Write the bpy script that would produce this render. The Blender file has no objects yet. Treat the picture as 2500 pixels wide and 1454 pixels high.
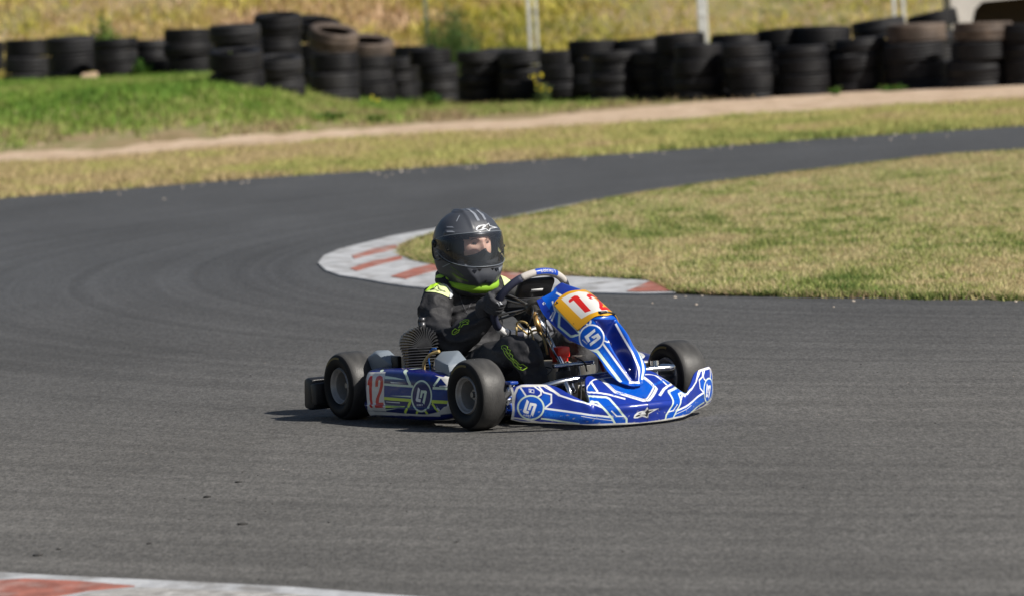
import bpy, bmesh, math, random
import numpy as np
from math import sin, cos, pi, radians, atan2, sqrt
from mathutils import Vector, Matrix, noise
from mathutils.bvhtree import BVHTree

# ------------------------------------------------------------------ camera, sky, sun, exposure
scene = bpy.context.scene
COL = scene.collection
CAM_C = (0, 0, 1.64)
CR = Vector((0.99859583, -0.00305299, -0.05288714)); CU = -Vector((0.05297519, 0.05754973, 0.99693614)) * -1
CF = Vector((0, 0.99833797, -0.05763065))
CU = CR.cross(CF)
cam_d = bpy.data.cameras.new('camera'); cam = bpy.data.objects.new('camera', cam_d); COL.objects.link(cam)
cam.matrix_world = Matrix(((CR.x, CU.x, -CF.x, 0), (CR.y, CU.y, -CF.y, 0), (CR.z, CU.z, -CF.z, 1.64), (0, 0, 0, 1)))
cam_d.sensor_width = 36; cam_d.lens = 13460 / 2500 * 36; cam_d.clip_start = .5; cam_d.clip_end = 800
cam_d.dof.use_dof = True; cam_d.dof.focus_distance = 20.6; cam_d.dof.aperture_fstop = 5.6
scene.camera = cam
scene.render.resolution_x = 1024; scene.render.resolution_y = 595
SUN_DIR = Vector((.80, -.50, .80)).normalized()
sun_d = bpy.data.lights.new('sun', 'SUN'); sun_d.energy = 4.4; sun_d.angle = radians(.5); sun_d.color = (1, .95, .87)
sun = bpy.data.objects.new('sun', sun_d); COL.objects.link(sun); sun.location = (5, -5, 20)
sun.rotation_euler = SUN_DIR.to_track_quat('Z', 'Y').to_euler()
world = bpy.data.worlds.new('World'); scene.world = world; world.use_nodes = True
wn = world.node_tree.nodes; wl = world.node_tree.links
sky = wn.new('ShaderNodeTexSky'); sky.sky_type = 'NISHITA'; sky.sun_disc = False
sky.sun_elevation = math.asin(SUN_DIR.z); sky.sun_rotation = atan2(SUN_DIR.x, SUN_DIR.y)
sky.air_density = 1.0; sky.dust_density = 1.5; sky.ozone_density = 1.0
wl.new(sky.outputs[0], wn['Background'].inputs[0]); wn['Background'].inputs[1].default_value = .045
scene.view_settings.view_transform = 'Standard'; scene.view_settings.look = 'None'
scene.view_settings.exposure = 0.42; scene.view_settings.gamma = 1
rng = np.random.default_rng(7); random.seed(7)

# ------------------------------------------------------------------ helpers
def tag(o, label=None, cat=None, group=None, kind=None):
    if label: o['label'] = label
    if cat: o['category'] = cat
    if group: o['group'] = group
    if kind: o['kind'] = kind
    return o
def empty(name, loc=(0, 0, 0), rz=0):
    o = bpy.data.objects.new(name, None); o.location = loc; o.rotation_euler = (0, 0, rz); o.empty_display_size = .1
    COL.objects.link(o); return o
def link(name, me, m=None, parent=None, smooth=True):
    if m is not None:
        for mm in (m if isinstance(m, (list, tuple)) else [m]): me.materials.append(mm)
    if smooth and len(me.polygons): me.polygons.foreach_set('use_smooth', [True] * len(me.polygons))
    o = bpy.data.objects.new(name, me); COL.objects.link(o)
    if parent: o.parent = parent
    return o
def from_bm(name, bm, m=None, parent=None, smooth=True, sharp=None):
    bmesh.ops.recalc_face_normals(bm, faces=bm.faces)
    if sharp:
        for e in bm.edges:
            if len(e.link_faces) == 2 and e.calc_face_angle(0) > radians(sharp): e.smooth = False
    me = bpy.data.meshes.new(name); bm.to_mesh(me); bm.free()
    return link(name, me, m, parent, smooth)
def grid_mesh(name, P, colors=None, closed_u=False, closed_v=False, flip=False):
    m, n = P.shape[:2]
    me = bpy.data.meshes.new(name)
    jj = np.arange(m if closed_v else m - 1); ii = np.arange(n if closed_u else n - 1)
    I, J = np.meshgrid(ii, jj); I1 = (I + 1) % n; J1 = (J + 1) % m
    F = np.stack([J * n + I, J * n + I1, J1 * n + I1, J1 * n + I], -1).reshape(-1, 4)
    if flip: F = F[:, ::-1]
    me.vertices.add(m * n); me.vertices.foreach_set('co', P.reshape(-1).astype('f'))
    me.loops.add(F.size); me.loops.foreach_set('vertex_index', F.reshape(-1).astype('i'))
    me.polygons.add(len(F)); me.polygons.foreach_set('loop_start', np.arange(0, F.size, 4, dtype='i'))
    me.polygons.foreach_set('loop_total', np.full(len(F), 4, 'i'))
    me.update(calc_edges=True)
    if colors is not None: set_col(me, colors.reshape(-1, 3))
    return me
def set_col(me, c):
    a = me.color_attributes.new('Col', 'FLOAT_COLOR', 'POINT')
    d = np.ones((len(c), 4), 'f'); d[:, :3] = c; a.data.foreach_set('color', d.ravel())
def tri_mesh(name, V, F, colors=None):
    me = bpy.data.meshes.new(name)
    me.vertices.add(len(V)); me.vertices.foreach_set('co', V.reshape(-1).astype('f'))
    me.loops.add(F.size); me.loops.foreach_set('vertex_index', F.reshape(-1).astype('i'))
    me.polygons.add(len(F)); me.polygons.foreach_set('loop_start', np.arange(0, F.size, F.shape[1], dtype='i'))
    me.polygons.foreach_set('loop_total', np.full(len(F), F.shape[1], 'i')); me.update(calc_edges=True)
    if colors is not None: set_col(me, colors)
    return me
def mat(name, col=(.5, .5, .5), rough=.5, metal=0, var=0, vscale=20, bump=0, bscale=60, coat=0, vcol=False, spec=.5, dirt=None, dirt_amt=.3, dirt_scale=8, stretch=None, detail=6):
    m = bpy.data.materials.new(name); m.use_nodes = True; nt = m.node_tree; N = nt.nodes; Lk = nt.links
    b = N['Principled BSDF']; b.inputs['Roughness'].default_value = rough; b.inputs['Metallic'].default_value = metal
    b.inputs['Specular IOR Level'].default_value = spec
    if coat: b.inputs['Coat Weight'].default_value = coat; b.inputs['Coat Roughness'].default_value = .06
    tc = N.new('ShaderNodeTexCoord'); mp = N.new('ShaderNodeMapping'); Lk.new(tc.outputs['Object'], mp.inputs[0])
    if stretch: mp.inputs['Scale'].default_value = stretch
    if vcol:
        a = N.new('ShaderNodeAttribute'); a.attribute_name = 'Col'; src = a.outputs['Color']
    else:
        r = N.new('ShaderNodeRGB'); r.outputs[0].default_value = (*col, 1); src = r.outputs[0]
    def noi(s, d=detail):
        n = N.new('ShaderNodeTexNoise'); n.inputs['Scale'].default_value = s; n.inputs['Detail'].default_value = d
        Lk.new(mp.outputs[0], n.inputs['Vector']); return n.outputs['Fac']
    if var:
        n = noi(vscale); mr = N.new('ShaderNodeMapRange'); mr.inputs['From Min'].default_value = .3; mr.inputs['From Max'].default_value = .7
        mr.inputs['To Min'].default_value = 1 - var; mr.inputs['To Max'].default_value = 1 + var; Lk.new(n, mr.inputs[0])
        mx = N.new('ShaderNodeVectorMath'); mx.operation = 'SCALE'; Lk.new(src, mx.inputs[0]); Lk.new(mr.outputs[0], mx.inputs['Scale']); src = mx.outputs[0]
    if dirt:
        n = noi(dirt_scale); cr = N.new('ShaderNodeMapRange'); cr.inputs['From Min'].default_value = .5; cr.inputs['From Max'].default_value = .75
        cr.inputs['To Max'].default_value = dirt_amt; Lk.new(n, cr.inputs[0])
        mx = N.new('ShaderNodeMix'); mx.data_type = 'RGBA'; Lk.new(cr.outputs[0], mx.inputs[0]); Lk.new(src, mx.inputs['A']); mx.inputs['B'].default_value = (*dirt, 1); src = mx.outputs['Result']
    Lk.new(src, b.inputs['Base Color'])
    if bump:
        n = noi(bscale); bp = N.new('ShaderNodeBump'); bp.inputs['Strength'].default_value = bump; bp.inputs['Distance'].default_value = .01
        Lk.new(n, bp.inputs['Height']); Lk.new(bp.outputs[0], b.inputs['Normal'])
    return m
def spline(pts, k=8, closed=False):
    P = [Vector(p) for p in pts]; n = len(P); out = []
    for i in range(n if closed else n - 1):
        g = (lambda j: P[j % n]) if closed else (lambda j: P[min(max(j, 0), n - 1)])
        a, b, c, d = g(i - 1), g(i), g(i + 1), g(i + 2)
        for s in range(k):
            t = s / k
            out.append(.5 * ((2 * b) + (c - a) * t + (2 * a - 5 * b + 4 * c - d) * t * t + (3 * b - a - 3 * c + d) * t ** 3))
    if not closed: out.append(P[-1].copy())
    return out
def tube(bm, pts, r, seg=10, k=6, closed=False, smoothp=True, cap=True, up=None, aspect=1.0):
    """swept tube through pts; r number or list per pt"""
    rs = [r] * len(pts) if not isinstance(r, (list, tuple)) else list(r)
    if smoothp and len(pts) > 2:
        Q = spline([tuple(p) for p in pts], k, closed)
        R = [v.x for v in spline([(x, 0, 0) for x in rs], k, closed)]
    else: Q = [Vector(p) for p in pts]; R = rs
    n = len(Q); rings = []; prev = None
    for i, p in enumerate(Q):
        t = (Q[(i + 1) % n] - Q[i - 1]) if closed else (Q[min(i + 1, n - 1)] - Q[max(i - 1, 0)])
        if t.length < 1e-9: t = Vector((0, 0, 1))
        t.normalize()
        if prev is None:
            a = Vector(up) if up else (Vector((0, 0, 1)) if abs(t.z) < .9 else Vector((1, 0, 0)))
        else: a = prev
        a = (a - t * a.dot(t)).normalized(); b = t.cross(a); prev = a
        rings.append([bm.verts.new(p + (a * cos(2 * pi * j / seg) * aspect + b * sin(2 * pi * j / seg)) * R[i]) for j in range(seg)])
    m = n if closed else n - 1
    for i in range(m):
        A = rings[i]; B = rings[(i + 1) % n]
        for j in range(seg): bm.faces.new((A[j], A[(j + 1) % seg], B[(j + 1) % seg], B[j]))
    if cap and not closed:
        bm.faces.new(rings[0][::-1]); bm.faces.new(rings[-1])
def lathe(bm, prof, seg=48, origin=(0, 0, 0), axis='Y', closed=True):
    """prof: list (r, h) revolved about axis"""
    rings = []
    O_ = Vector(origin)
    for r, h in prof:
        ring = []
        for j in range(seg):
            a = 2 * pi * j / seg
            v = {'Y': Vector((r * cos(a), h, r * sin(a))), 'Z': Vector((r * cos(a), r * sin(a), h)), 'X': Vector((h, r * cos(a), r * sin(a)))}[axis]
            ring.append(bm.verts.new(O_ + v))
        rings.append(ring)
    n = len(rings)
    for i in range(n if closed else n - 1):
        A = rings[i]; B = rings[(i + 1) % n]
        for j in range(seg): bm.faces.new((A[j], A[(j + 1) % seg], B[(j + 1) % seg], B[j]))
def cyl(bm, a, b, r, r2=None, seg=16): tube(bm, [a, b], [r, r if r2 is None else r2], seg, smoothp=False)
def box(bm, c, s, rot=None, bev=0):
    g = bmesh.ops.create_cube(bm, size=1); vs = g['verts']
    M = Matrix.Translation(Vector(c)) @ (rot.to_4x4() if rot else Matrix.Identity(4)) @ Matrix.Diagonal((*s, 1))
    bmesh.ops.transform(bm, matrix=M, verts=vs)
    if bev:
        es = list({e for v in vs for e in v.link_edges})
        bmesh.ops.bevel(bm, geom=es, offset=bev, segments=2, profile=.5, affect='EDGES', clamp_overlap=True)
def hull(bm, pts, bev=0):
    vs = [bm.verts.new(p) for p in pts]
    r = bmesh.ops.convex_hull(bm, input=vs)
    bmesh.ops.delete(bm, geom=[v for v in vs if not v.link_faces], context='VERTS')
    bmesh.ops.dissolve_limit(bm, angle_limit=radians(4), verts=bm.verts, edges=bm.edges)
    if bev: bmesh.ops.bevel(bm, geom=list(bm.edges), offset=bev, segments=2, profile=.5, affect='EDGES', clamp_overlap=True)
def prism(bm, poly, y0, y1, bev=0, ax='Y'):
    f = (lambda p, h: (p[0], h, p[1])) if ax == 'Y' else (lambda p, h: (p[0], p[1], h))
    A = [bm.verts.new(f(p, y0)) for p in poly]; B = [bm.verts.new(f(p, y1)) for p in poly]; n = len(poly)
    fs = [bm.faces.new(A), bm.faces.new(B[::-1])]
    for i in range(n): fs.append(bm.faces.new((A[i], B[i], B[(i + 1) % n], A[(i + 1) % n])))
    if bev:
        es = list({e for g in fs for e in g.edges}); bmesh.ops.bevel(bm, geom=es, offset=bev, segments=2, profile=.5, affect='EDGES', clamp_overlap=True)
def copy_tree(o, parent=None):
    c = o.copy(); COL.objects.link(c); c.parent = parent
    for ch in list(o.children): copy_tree(ch, c)
    return c
def seg_dist(X, Y, a, b):
    ax, ay = a; bx, by = b; dx, dy = bx - ax, by - ay; L = dx * dx + dy * dy + 1e-12
    t = np.clip(((X - ax) * dx + (Y - ay) * dy) / L, 0, 1)
    return np.hypot(X - ax - t * dx, Y - ay - t * dy)
def poly_cov(X, Y, poly, aa):
    d = np.full(X.shape, 9.); ins = np.zeros(X.shape, bool); n = len(poly)
    for i in range(n):
        (ax, ay), (bx, by) = poly[i], poly[(i + 1) % n]
        d = np.minimum(d, seg_dist(X, Y, (ax, ay), (bx, by)))
        if ay != by:
            c = ((ay > Y) != (by > Y)) & (X < (bx - ax) * (Y - ay) / (by - ay) + ax); ins ^= c
    return np.clip(.5 + np.where(ins, d, -d) / aa, 0, 1)
def paint(U, V, items, base, su, sv, pal, aa=.0011, img=None):
    X, Y = np.meshgrid(U * su, V * sv)
    if img is None: img = np.zeros(X.shape + (3,)); img[:] = base
    for col, poly in items:
        p = [(a * su, b * sv) for a, b in poly]
        x0 = min(a for a, b in p) - .003; x1 = max(a for a, b in p) + .003; y0 = min(b for a, b in p) - .003; y1 = max(b for a, b in p) + .003
        ci = np.where((U * su >= x0) & (U * su <= x1))[0]; ri = np.where((V * sv >= y0) & (V * sv <= y1))[0]
        if not len(ci) or not len(ri): continue
        s = np.s_[ri[0]:ri[-1] + 1, ci[0]:ci[-1] + 1]
        c = poly_cov(X[s], Y[s], p, aa)[..., None]
        img[s] = img[s] * (1 - c) + np.array(pal[col]) * c
    return img
def vnoise(X, Y, seed=0):
    r = np.random.default_rng(seed); T = r.random((128, 128))
    xi = np.floor(X).astype(int); yi = np.floor(Y).astype(int); fx = X - xi; fy = Y - yi; fx = fx * fx * (3 - 2 * fx); fy = fy * fy * (3 - 2 * fy)
    g = lambda a, b: T[a % 128, b % 128]
    return (g(xi, yi) * (1 - fx) + g(xi + 1, yi) * fx) * (1 - fy) + (g(xi, yi + 1) * (1 - fx) + g(xi + 1, yi + 1) * fx) * fy
def fbm(X, Y, s, seed=0, o=4):
    t = 0; a = .5; n = 0
    for i in range(o): t = t + a * vnoise(X * s * 2 ** i, Y * s * 2 ** i, seed + i); n += a; a *= .55
    return t / n
def inside(X, Y, poly):
    ins = np.zeros(X.shape, bool); n = len(poly)
    for i in range(n):
        (ax, ay), (bx, by) = poly[i], poly[(i + 1) % n]
        if ay != by: ins ^= ((ay > Y) != (by > Y)) & (X < (bx - ax) * (Y - ay) / (by - ay) + ax)
    return ins
# ---- traced surface tables
def interp_rows(xs, table, x):
    """smooth (Catmull-Rom) interpolation of table rows (n, k...) at positions xs for x"""
    xs=np.asarray(xs,float); T=np.asarray(table,float); x=np.atleast_1d(np.asarray(x,float))
    n=len(xs); m=np.zeros_like(T)
    d=(T[1:]-T[:-1])/(xs[1:]-xs[:-1]).reshape((-1,)+(1,)*(T.ndim-1))
    m[0]=d[0]; m[-1]=d[-1]
    h=(xs[1:]-xs[:-1]).reshape((-1,)+(1,)*(T.ndim-1))
    if n>2: m[1:-1]=(d[:-1]*h[1:]+d[1:]*h[:-1])/(h[1:]+h[:-1])
    i=np.clip(np.searchsorted(xs,x,side='right')-1,0,n-2)
    hh=(xs[i+1]-xs[i]); t=((x-xs[i])/hh).reshape((-1,)+(1,)*(T.ndim-1)); hh=hh.reshape(t.shape)
    return (2*t**3-3*t**2+1)*T[i]+(t**3-2*t**2+t)*hh*m[i]+(-2*t**3+3*t**2)*T[i+1]+(t**3-t**2)*hh*m[i+1]
# ---- front bumper: u=y, v=0..1 up the profile
BY=[0,.08,.15,.175,.20,.24,.30,.36,.41,.43]
#     Bx   Bz   Cx   Cz   Tx   Tz
BT=[[1.435,.010,1.443,.085,1.250,.178],
    [1.428,.010,1.436,.084,1.250,.178],
    [1.405,.012,1.413,.080,1.268,.172],
    [1.395,.013,1.403,.075,1.315,.140],
    [1.380,.015,1.390,.062,1.372,.101],
    [1.352,.020,1.362,.072,1.350,.118],
    [1.300,.026,1.312,.090,1.300,.162],
    [1.258,.032,1.276,.105,1.262,.173],
    [1.217,.040,1.236,.110,1.226,.172],
    [1.196,.048,1.210,.110,1.203,.163]]
def bumper_pts(u,v):
    u=np.atleast_1d(u); v=np.atleast_1d(v)
    q=interp_rows(BY,BT,np.abs(u))            # (n,6)
    P=np.stack([q[:,0:2],q[:,0:2]*.5+q[:,2:4]*.5+np.array([.006,0]),q[:,2:4],q[:,2:4]*.5+q[:,4:6]*.5+np.array([.004,.006]),q[:,4:6]],0) # (5,n,2)
    out=interp_rows([0,.25,.5,.75,1.],P,v)    # (m,n,2)
    m,n=out.shape[:2]
    r=np.zeros((m,n,3)); r[...,0]=out[...,0]; r[...,2]=out[...,1]; r[...,1]=u[None,:]
    return r
# ---- side pod
PX=[.220,.235,.30,.45,.58,.68,.75,.79,.815]
#  yout  zbot  ztop
PT=[[-.485,.038,.192],[-.498,.029,.199],[-.503,.027,.202],[-.507,.026,.206],[-.505,.025,.207],[-.494,.026,.204],[-.474,.030,.198],[-.452,.040,.192],[-.42,.055,.184]]
def pod_pts(u,v):
    u=np.atleast_1d(u); v=np.atleast_1d(v)
    q=interp_rows(PX,PT,u); yo,zb,zt=q[:,0],q[:,1],q[:,2]; H=zt-zb
    S=[(.10,-.004*0+0,0),(.03,0,0),(.012,.004,0),(.003,.018,0),(0,.30,1),(.0,.62,1),(.006,.86,1),(.020,.965,1),(.045,1.0,1),(.09,1.01,1),(.13,.99,1)]
    P=[]
    for a,b,c in S:
        P.append(np.stack([yo+a, zb+(b*H if c else b)],-1))
    P=np.stack(P,0)
    out=interp_rows([0,.07,.09,.11,.32,.52,.68,.76,.82,.90,1.],P,v)
    m,n=out.shape[:2]; r=np.zeros((m,n,3)); r[...,0]=u[None,:]; r[...,1]=out[...,0]; r[...,2]=out[...,1]
    return r
# ---- nose fairing, filled by trace (stations x 4 columns x 3)
NS=None
def nose_pts(u,v):
    """u 0..1 along, v -1..1 across"""
    u=np.atleast_1d(u); v=np.atleast_1d(v)
    n=len(NS); st=interp_rows(np.linspace(0,1,n),NS,u)   # (nu,4,3)
    near=st; far=st[:,::-1][:,1:].copy(); far[...,1]*=-1
    allc=np.concatenate([near,far],1).transpose(1,0,2)   # (7,nu,3)
    return interp_rows([-1,-.7,-.4,0,.4,.7,1.],allc,v)   # (nv,nu,3)
NS_TABLE=[[[0.894,-0.12,0.45],[0.902,-0.06,0.475],[0.88,-0.03,0.49],[0.881,0.0,0.505]],[[0.95,-0.12,0.391],[0.973,-0.085,0.437],[0.992,-0.045,0.466],[1.014,0.0,0.473]],[[1.082,-0.11,0.314],[1.126,-0.083,0.349],[1.163,-0.045,0.389],[1.182,0.0,0.398]],[[1.12,-0.105,0.302],[1.16,-0.082,0.333],[1.187,-0.045,0.369],[1.177,0.0,0.317]],[[1.212,-0.092,0.274],[1.229,-0.075,0.294],[1.251,-0.045,0.321],[1.226,0.0,0.258]],[[1.269,-0.088,0.244],[1.281,-0.065,0.256],[1.292,-0.038,0.267],[1.27,0.0,0.212]],[[1.315,-0.082,0.198],[1.325,-0.055,0.199],[1.339,-0.025,0.201],[1.327,0.0,0.173]],[[1.336,-0.055,0.163],[1.345,-0.035,0.161],[1.359,-0.012,0.159],[1.365,0.0,0.157]],[[1.37,-0.03,0.148],[1.374,-0.02,0.145],[1.377,-0.01,0.143],[1.381,0.0,0.143]]]
BUMP_M=[
(2,[(-0.43,1.0),(-0.4247,1.0),(-0.4166,1.0),(-0.408,1.0),(-0.398,1.0),(-0.3874,1.0),(-0.3769,1.0),(-0.3654,1.0),(-0.3539,1.0),(-0.3425,1.0),(-0.331,1.0),(-0.3205,1.0),(-0.3109,1.0),(-0.3013,1.0),(-0.2942,1.0),(-0.287,1.0),(-0.2803,1.0),(-0.2736,1.0),(-0.1511,1.0),(-0.1502,1.0),(-0.1492,1.0),(-0.1478,.999),(-0.1353,.955),(-0.1203,.941),(-0.1038,.949),(-0.0866,.961),(-0.0714,.957),(-0.0566,.952),(-0.0417,.95),(-0.0269,.947),(-0.012,.946),(.0029,.943),(.018,.939),(.0331,.935),(.0483,.931),(.0634,.928),(.0787,.928),(.093,.921),(.0759,.853),(.0583,.784),(.0426,.724),(.0275,.67),(.0131,.618),(-0.0001,.565),(-0.0106,.505),(-0.0164,.43),(-0.016,.336),(-0.0147,.239),(-0.0137,.148),(-0.0119,.055),(-0.0115,.0),(-0.0129,.0),(-0.0148,.0),(-0.0158,.0),(-0.0311,.0),(-0.0459,.0),(-0.0603,.0),(-0.0741,.0),(-0.0871,.0),(-0.1004,.0),(-0.1129,.0),(-0.1258,.0),(-0.1387,.0),(-0.1511,.0),(-0.1636,.0),(-0.1755,.0),(-0.1865,.0),(-0.198,.0),(-0.2085,.0),(-0.22,.0),(-0.2305,.0),(-0.2415,.0),(-0.2521,.0),(-0.2621,.0),(-0.2726,.0),(-0.2827,.0),(-0.2927,.0),(-0.3032,.0),(-0.3147,.0),(-0.3253,.0),(-0.3367,.0),(-0.3477,.0),(-0.3587,.0),(-0.3693,.0),(-0.3798,.0),(-0.3903,.0),(-0.3999,.0),(-0.4094,.0),(-0.418,.0),(-0.4267,.0),(-0.43,.0),(-0.43,.0),(-0.43,.046),(-0.43,.156),(-0.43,.29),(-0.43,.413),(-0.43,.515),(-0.43,.614),(-0.43,.728),(-0.43,.905),(-0.43,1.0)]),
(1,[(-0.426,.082),(-0.425,.201),(-0.4227,.318),(-0.4195,.431),(-0.4165,.536),(-0.4132,.631),(-0.4095,.728),(-0.4046,.847),(-0.3993,.718),(-0.3927,.622),(-0.4015,.57),(-0.4098,.516),(-0.4175,.457),(-0.4192,.316),(-0.4195,.173)]),
(1,[(-0.341,.133),(-0.3491,.239),(-0.342,.385),(-0.3303,.386),(-0.3185,.388),(-0.307,.392),(-0.296,.394),(-0.2854,.396),(-0.275,.4),(-0.2646,.404),(-0.2542,.408),(-0.2436,.411),(-0.2328,.417),(-0.2217,.433),(-0.2106,.44),(-0.1995,.415),(-0.1883,.353),(-0.1764,.294),(-0.1634,.259),(-0.1505,.234),(-0.1373,.211),(-0.1268,.12),(-0.1161,.034),(-0.131,.036),(-0.1459,.038),(-0.1609,.04),(-0.1755,.043),(-0.1891,.045),(-0.2023,.047),(-0.2151,.038),(-0.2277,.025),(-0.2401,.015),(-0.2521,.008),(-0.2628,.027),(-0.2734,.045),(-0.284,.061),(-0.2948,.077),(-0.3059,.092),(-0.3174,.106),(-0.3292,.12),(-0.341,.133)]),
(1,[(-0.3509,.615),(-0.3356,.746),(-0.3199,.676),(-0.3211,.555),(-0.3392,.429),(-0.3451,.526)]),
(1,[(-0.4185,.675),(-0.4139,.765),(-0.4085,.874),(-0.4026,.742),(-0.3955,.646),(-0.4061,.594),(-0.4158,.54)]),
(0,[(-0.3424,.368),(-0.3288,.367),(-0.3152,.369),(-0.3021,.37),(-0.2896,.371),(-0.2775,.372),(-0.2656,.373),(-0.2538,.372),(-0.2416,.371),(-0.2292,.376),(-0.2165,.386),(-0.2042,.38),(-0.1918,.329),(-0.1784,.266),(-0.1644,.231),(-0.1499,.205),(-0.1354,.182),(-0.1353,.231),(-0.1496,.254),(-0.164,.283),(-0.1779,.322),(-0.1908,.391),(-0.2029,.45),(-0.2151,.461),(-0.2279,.447),(-0.2404,.437),(-0.2526,.436),(-0.2645,.434),(-0.2762,.432),(-0.2884,.428),(-0.3009,.425),(-0.3142,.421),(-0.3277,.418),(-0.3414,.416)]),
(0,[(-0.2357,.3),(-0.2251,.302),(-0.2145,.303),(-0.2034,.286),(-0.192,.24),(-0.1783,.189),(-0.1639,.159),(-0.149,.135),(-0.1343,.113),(-0.1343,.13),(-0.149,.151),(-0.1638,.176),(-0.1782,.208),(-0.1918,.261),(-0.2032,.31),(-0.214,.328),(-0.2247,.327),(-0.2353,.323)]),
(3,[(-0.3487,.101),(-0.3372,.096),(-0.3256,.089),(-0.3141,.082),(-0.3026,.072),(-0.2913,.061),(-0.2806,.05),(-0.2699,.038),(-0.2591,.025),(-0.2482,.012),(-0.237,.003),(-0.2373,.056),(-0.2484,.067),(-0.2593,.079),(-0.2701,.089),(-0.2807,.099),(-0.2915,.108),(-0.3027,.117),(-0.3142,.126),(-0.3258,.132),(-0.3373,.137),(-0.3489,.142)]),
(0,[(-0.2926,.734),(-0.2826,.734),(-0.2726,.738),(-0.2626,.744),(-0.2527,.75),(-0.2423,.766),(-0.2319,.789),(-0.2216,.844),(-0.2045,.84),(-0.1852,.623),(-0.1756,.535),(-0.1652,.473),(-0.1614,.504),(-0.1717,.559),(-0.1813,.637),(-0.1929,.77),(-0.2061,.996),(-0.2187,.994),(-0.2339,.884),(-0.2501,.83),(-0.2604,.813),(-0.2704,.798),(-0.2804,.787),(-0.2904,.783)]),
(3,[(-0.2197,.958),(-0.2048,.992),(-0.1889,.73),(-0.1757,.622),(-0.1708,.525),(-0.1628,.416),(-0.1526,.304),(-0.1419,.199),(-0.1343,.111),(-0.1264,.024),(-0.1209,.048),(-0.1288,.135),(-0.1364,.225),(-0.1478,.334),(-0.1574,.444),(-0.1628,.514),(-0.1664,.576),(-0.1695,.637),(-0.183,.725),(-0.1965,.993),(-0.22,1.0)]),
(1,[(-0.188,1.0),(-0.1859,.91),(-0.1741,.746),(-0.1608,.68),(-0.1476,.646),(-0.1345,.628),(-0.1248,.575),(-0.1214,.511),(-0.1143,.427),(-0.1079,.332),(-0.1007,.239),(-0.0933,.151),(-0.0856,.063),(-0.0868,.023),(-0.1037,.03),(-0.1199,.035),(-0.1303,.158),(-0.1395,.284),(-0.1511,.391),(-0.1592,.483),(-0.1641,.558),(-0.1677,.629),(-0.1808,.699),(-0.1948,.929),(-0.2172,1.0)]),
(3,[(-0.2253,1.0),(-0.189,.991),(-0.1778,.774),(-0.164,.688),(-0.1501,.646),(-0.1364,.624),(-0.1305,.598),(-0.129,.555),(-0.1267,.506),(-0.1221,.444),(-0.1133,.346),(-0.1023,.244),(-0.0884,.136),(-0.0865,.023),(-0.079,.02),(-0.0815,.151),(-0.0971,.274),(-0.1083,.376),(-0.1159,.466),(-0.1195,.525),(-0.1214,.573),(-0.1225,.616),(-0.1298,.645),(-0.1417,.66),(-0.1534,.687),(-0.1653,.734),(-0.1765,.823),(-0.1855,.993),(-0.1837,1.0)]),
(0,[(-0.1421,.384),(-0.1315,.294),(-0.1212,.214),(-0.1057,.204),(-0.0895,.193),(-0.0896,.221),(-0.1048,.232),(-0.1198,.243),(-0.1296,.32),(-0.1392,.403)]),
(0,[(-0.1808,1.0),(-0.1765,.9),(-0.1646,.781),(-0.1508,.718),(-0.1352,.676),(-0.1191,.654),(-0.1083,.636),(-0.0974,.618),(-0.0865,.599),(-0.0755,.577),(-0.0695,.597),(-0.0808,.618),(-0.0916,.639),(-0.1027,.656),(-0.1136,.674),(-0.1302,.694),(-0.1463,.73),(-0.1601,.789),(-0.1723,.897),(-0.1779,1.0)]),
(0,[(-0.1428,.917),(-0.1466,.86),(-0.1496,.802),(-0.1516,.743),(-0.1433,.738),(-0.1411,.795),(-0.1377,.853),(-0.1333,.912)]),
(1,[(-0.1768,.999),(-0.1633,.934),(-0.1473,.902),(-0.1519,.84),(-0.1557,.775),(-0.1677,.867)]),
(1,[(-0.076,.957),(-0.0605,.955),(-0.0447,.955),(-0.0292,.956),(-0.0135,.958),(.0022,.959),(.0179,.958),(.0339,.957),(.0498,.956),(.0655,.957),(.0814,.96),(.0961,.953),(.1099,.94),(.1243,.931),(.141,.952),(.1545,1.0),(.1403,.864),(.1237,.772),(.1088,.708),(.0823,.681),(.0557,.645),(.0306,.613),(.0058,.579),(-0.008,.569),(-0.0186,.591),(-0.0291,.611),(-0.0392,.632),(-0.0493,.652),(-0.0593,.673),(-0.0688,.695),(-0.0783,.717),(-0.0792,.771),(-0.079,.83),(-0.0778,.893)]),
(0,[(-0.0916,.941),(-0.0933,.884),(-0.0942,.828),(-0.0943,.776),(-0.0936,.728),(-0.0924,.685),(-0.0834,.666),(-0.0744,.645),(-0.0652,.625),(-0.0558,.605),(-0.0462,.584),(-0.0361,.564),(-0.0259,.542),(-0.0152,.519),(.0057,.517),(.013,.56),(-0.0064,.561),(-0.0175,.583),(-0.0282,.606),(-0.0388,.628),(-0.0492,.649),(-0.0592,.672),(-0.0693,.694),(-0.079,.718),(-0.0798,.764),(-0.0795,.814),(-0.0783,.868),(-0.0767,.922),(-0.075,.976)]),
(7,[(-0.0844,.846),(-0.085,.794),(-0.0847,.745),(-0.0839,.7),(-0.0741,.677),(-0.0641,.655),(-0.054,.633),(-0.0436,.611),(-0.0329,.589),(-0.0218,.567),(-0.0106,.543),(.0013,.54),(.0024,.546),(-0.0092,.549),(-0.0204,.572),(-0.0311,.595),(-0.0416,.617),(-0.0521,.638),(-0.0621,.66),(-0.0721,.682),(-0.0817,.706),(-0.0827,.75),(-0.0828,.799),(-0.082,.852)]),
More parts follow.
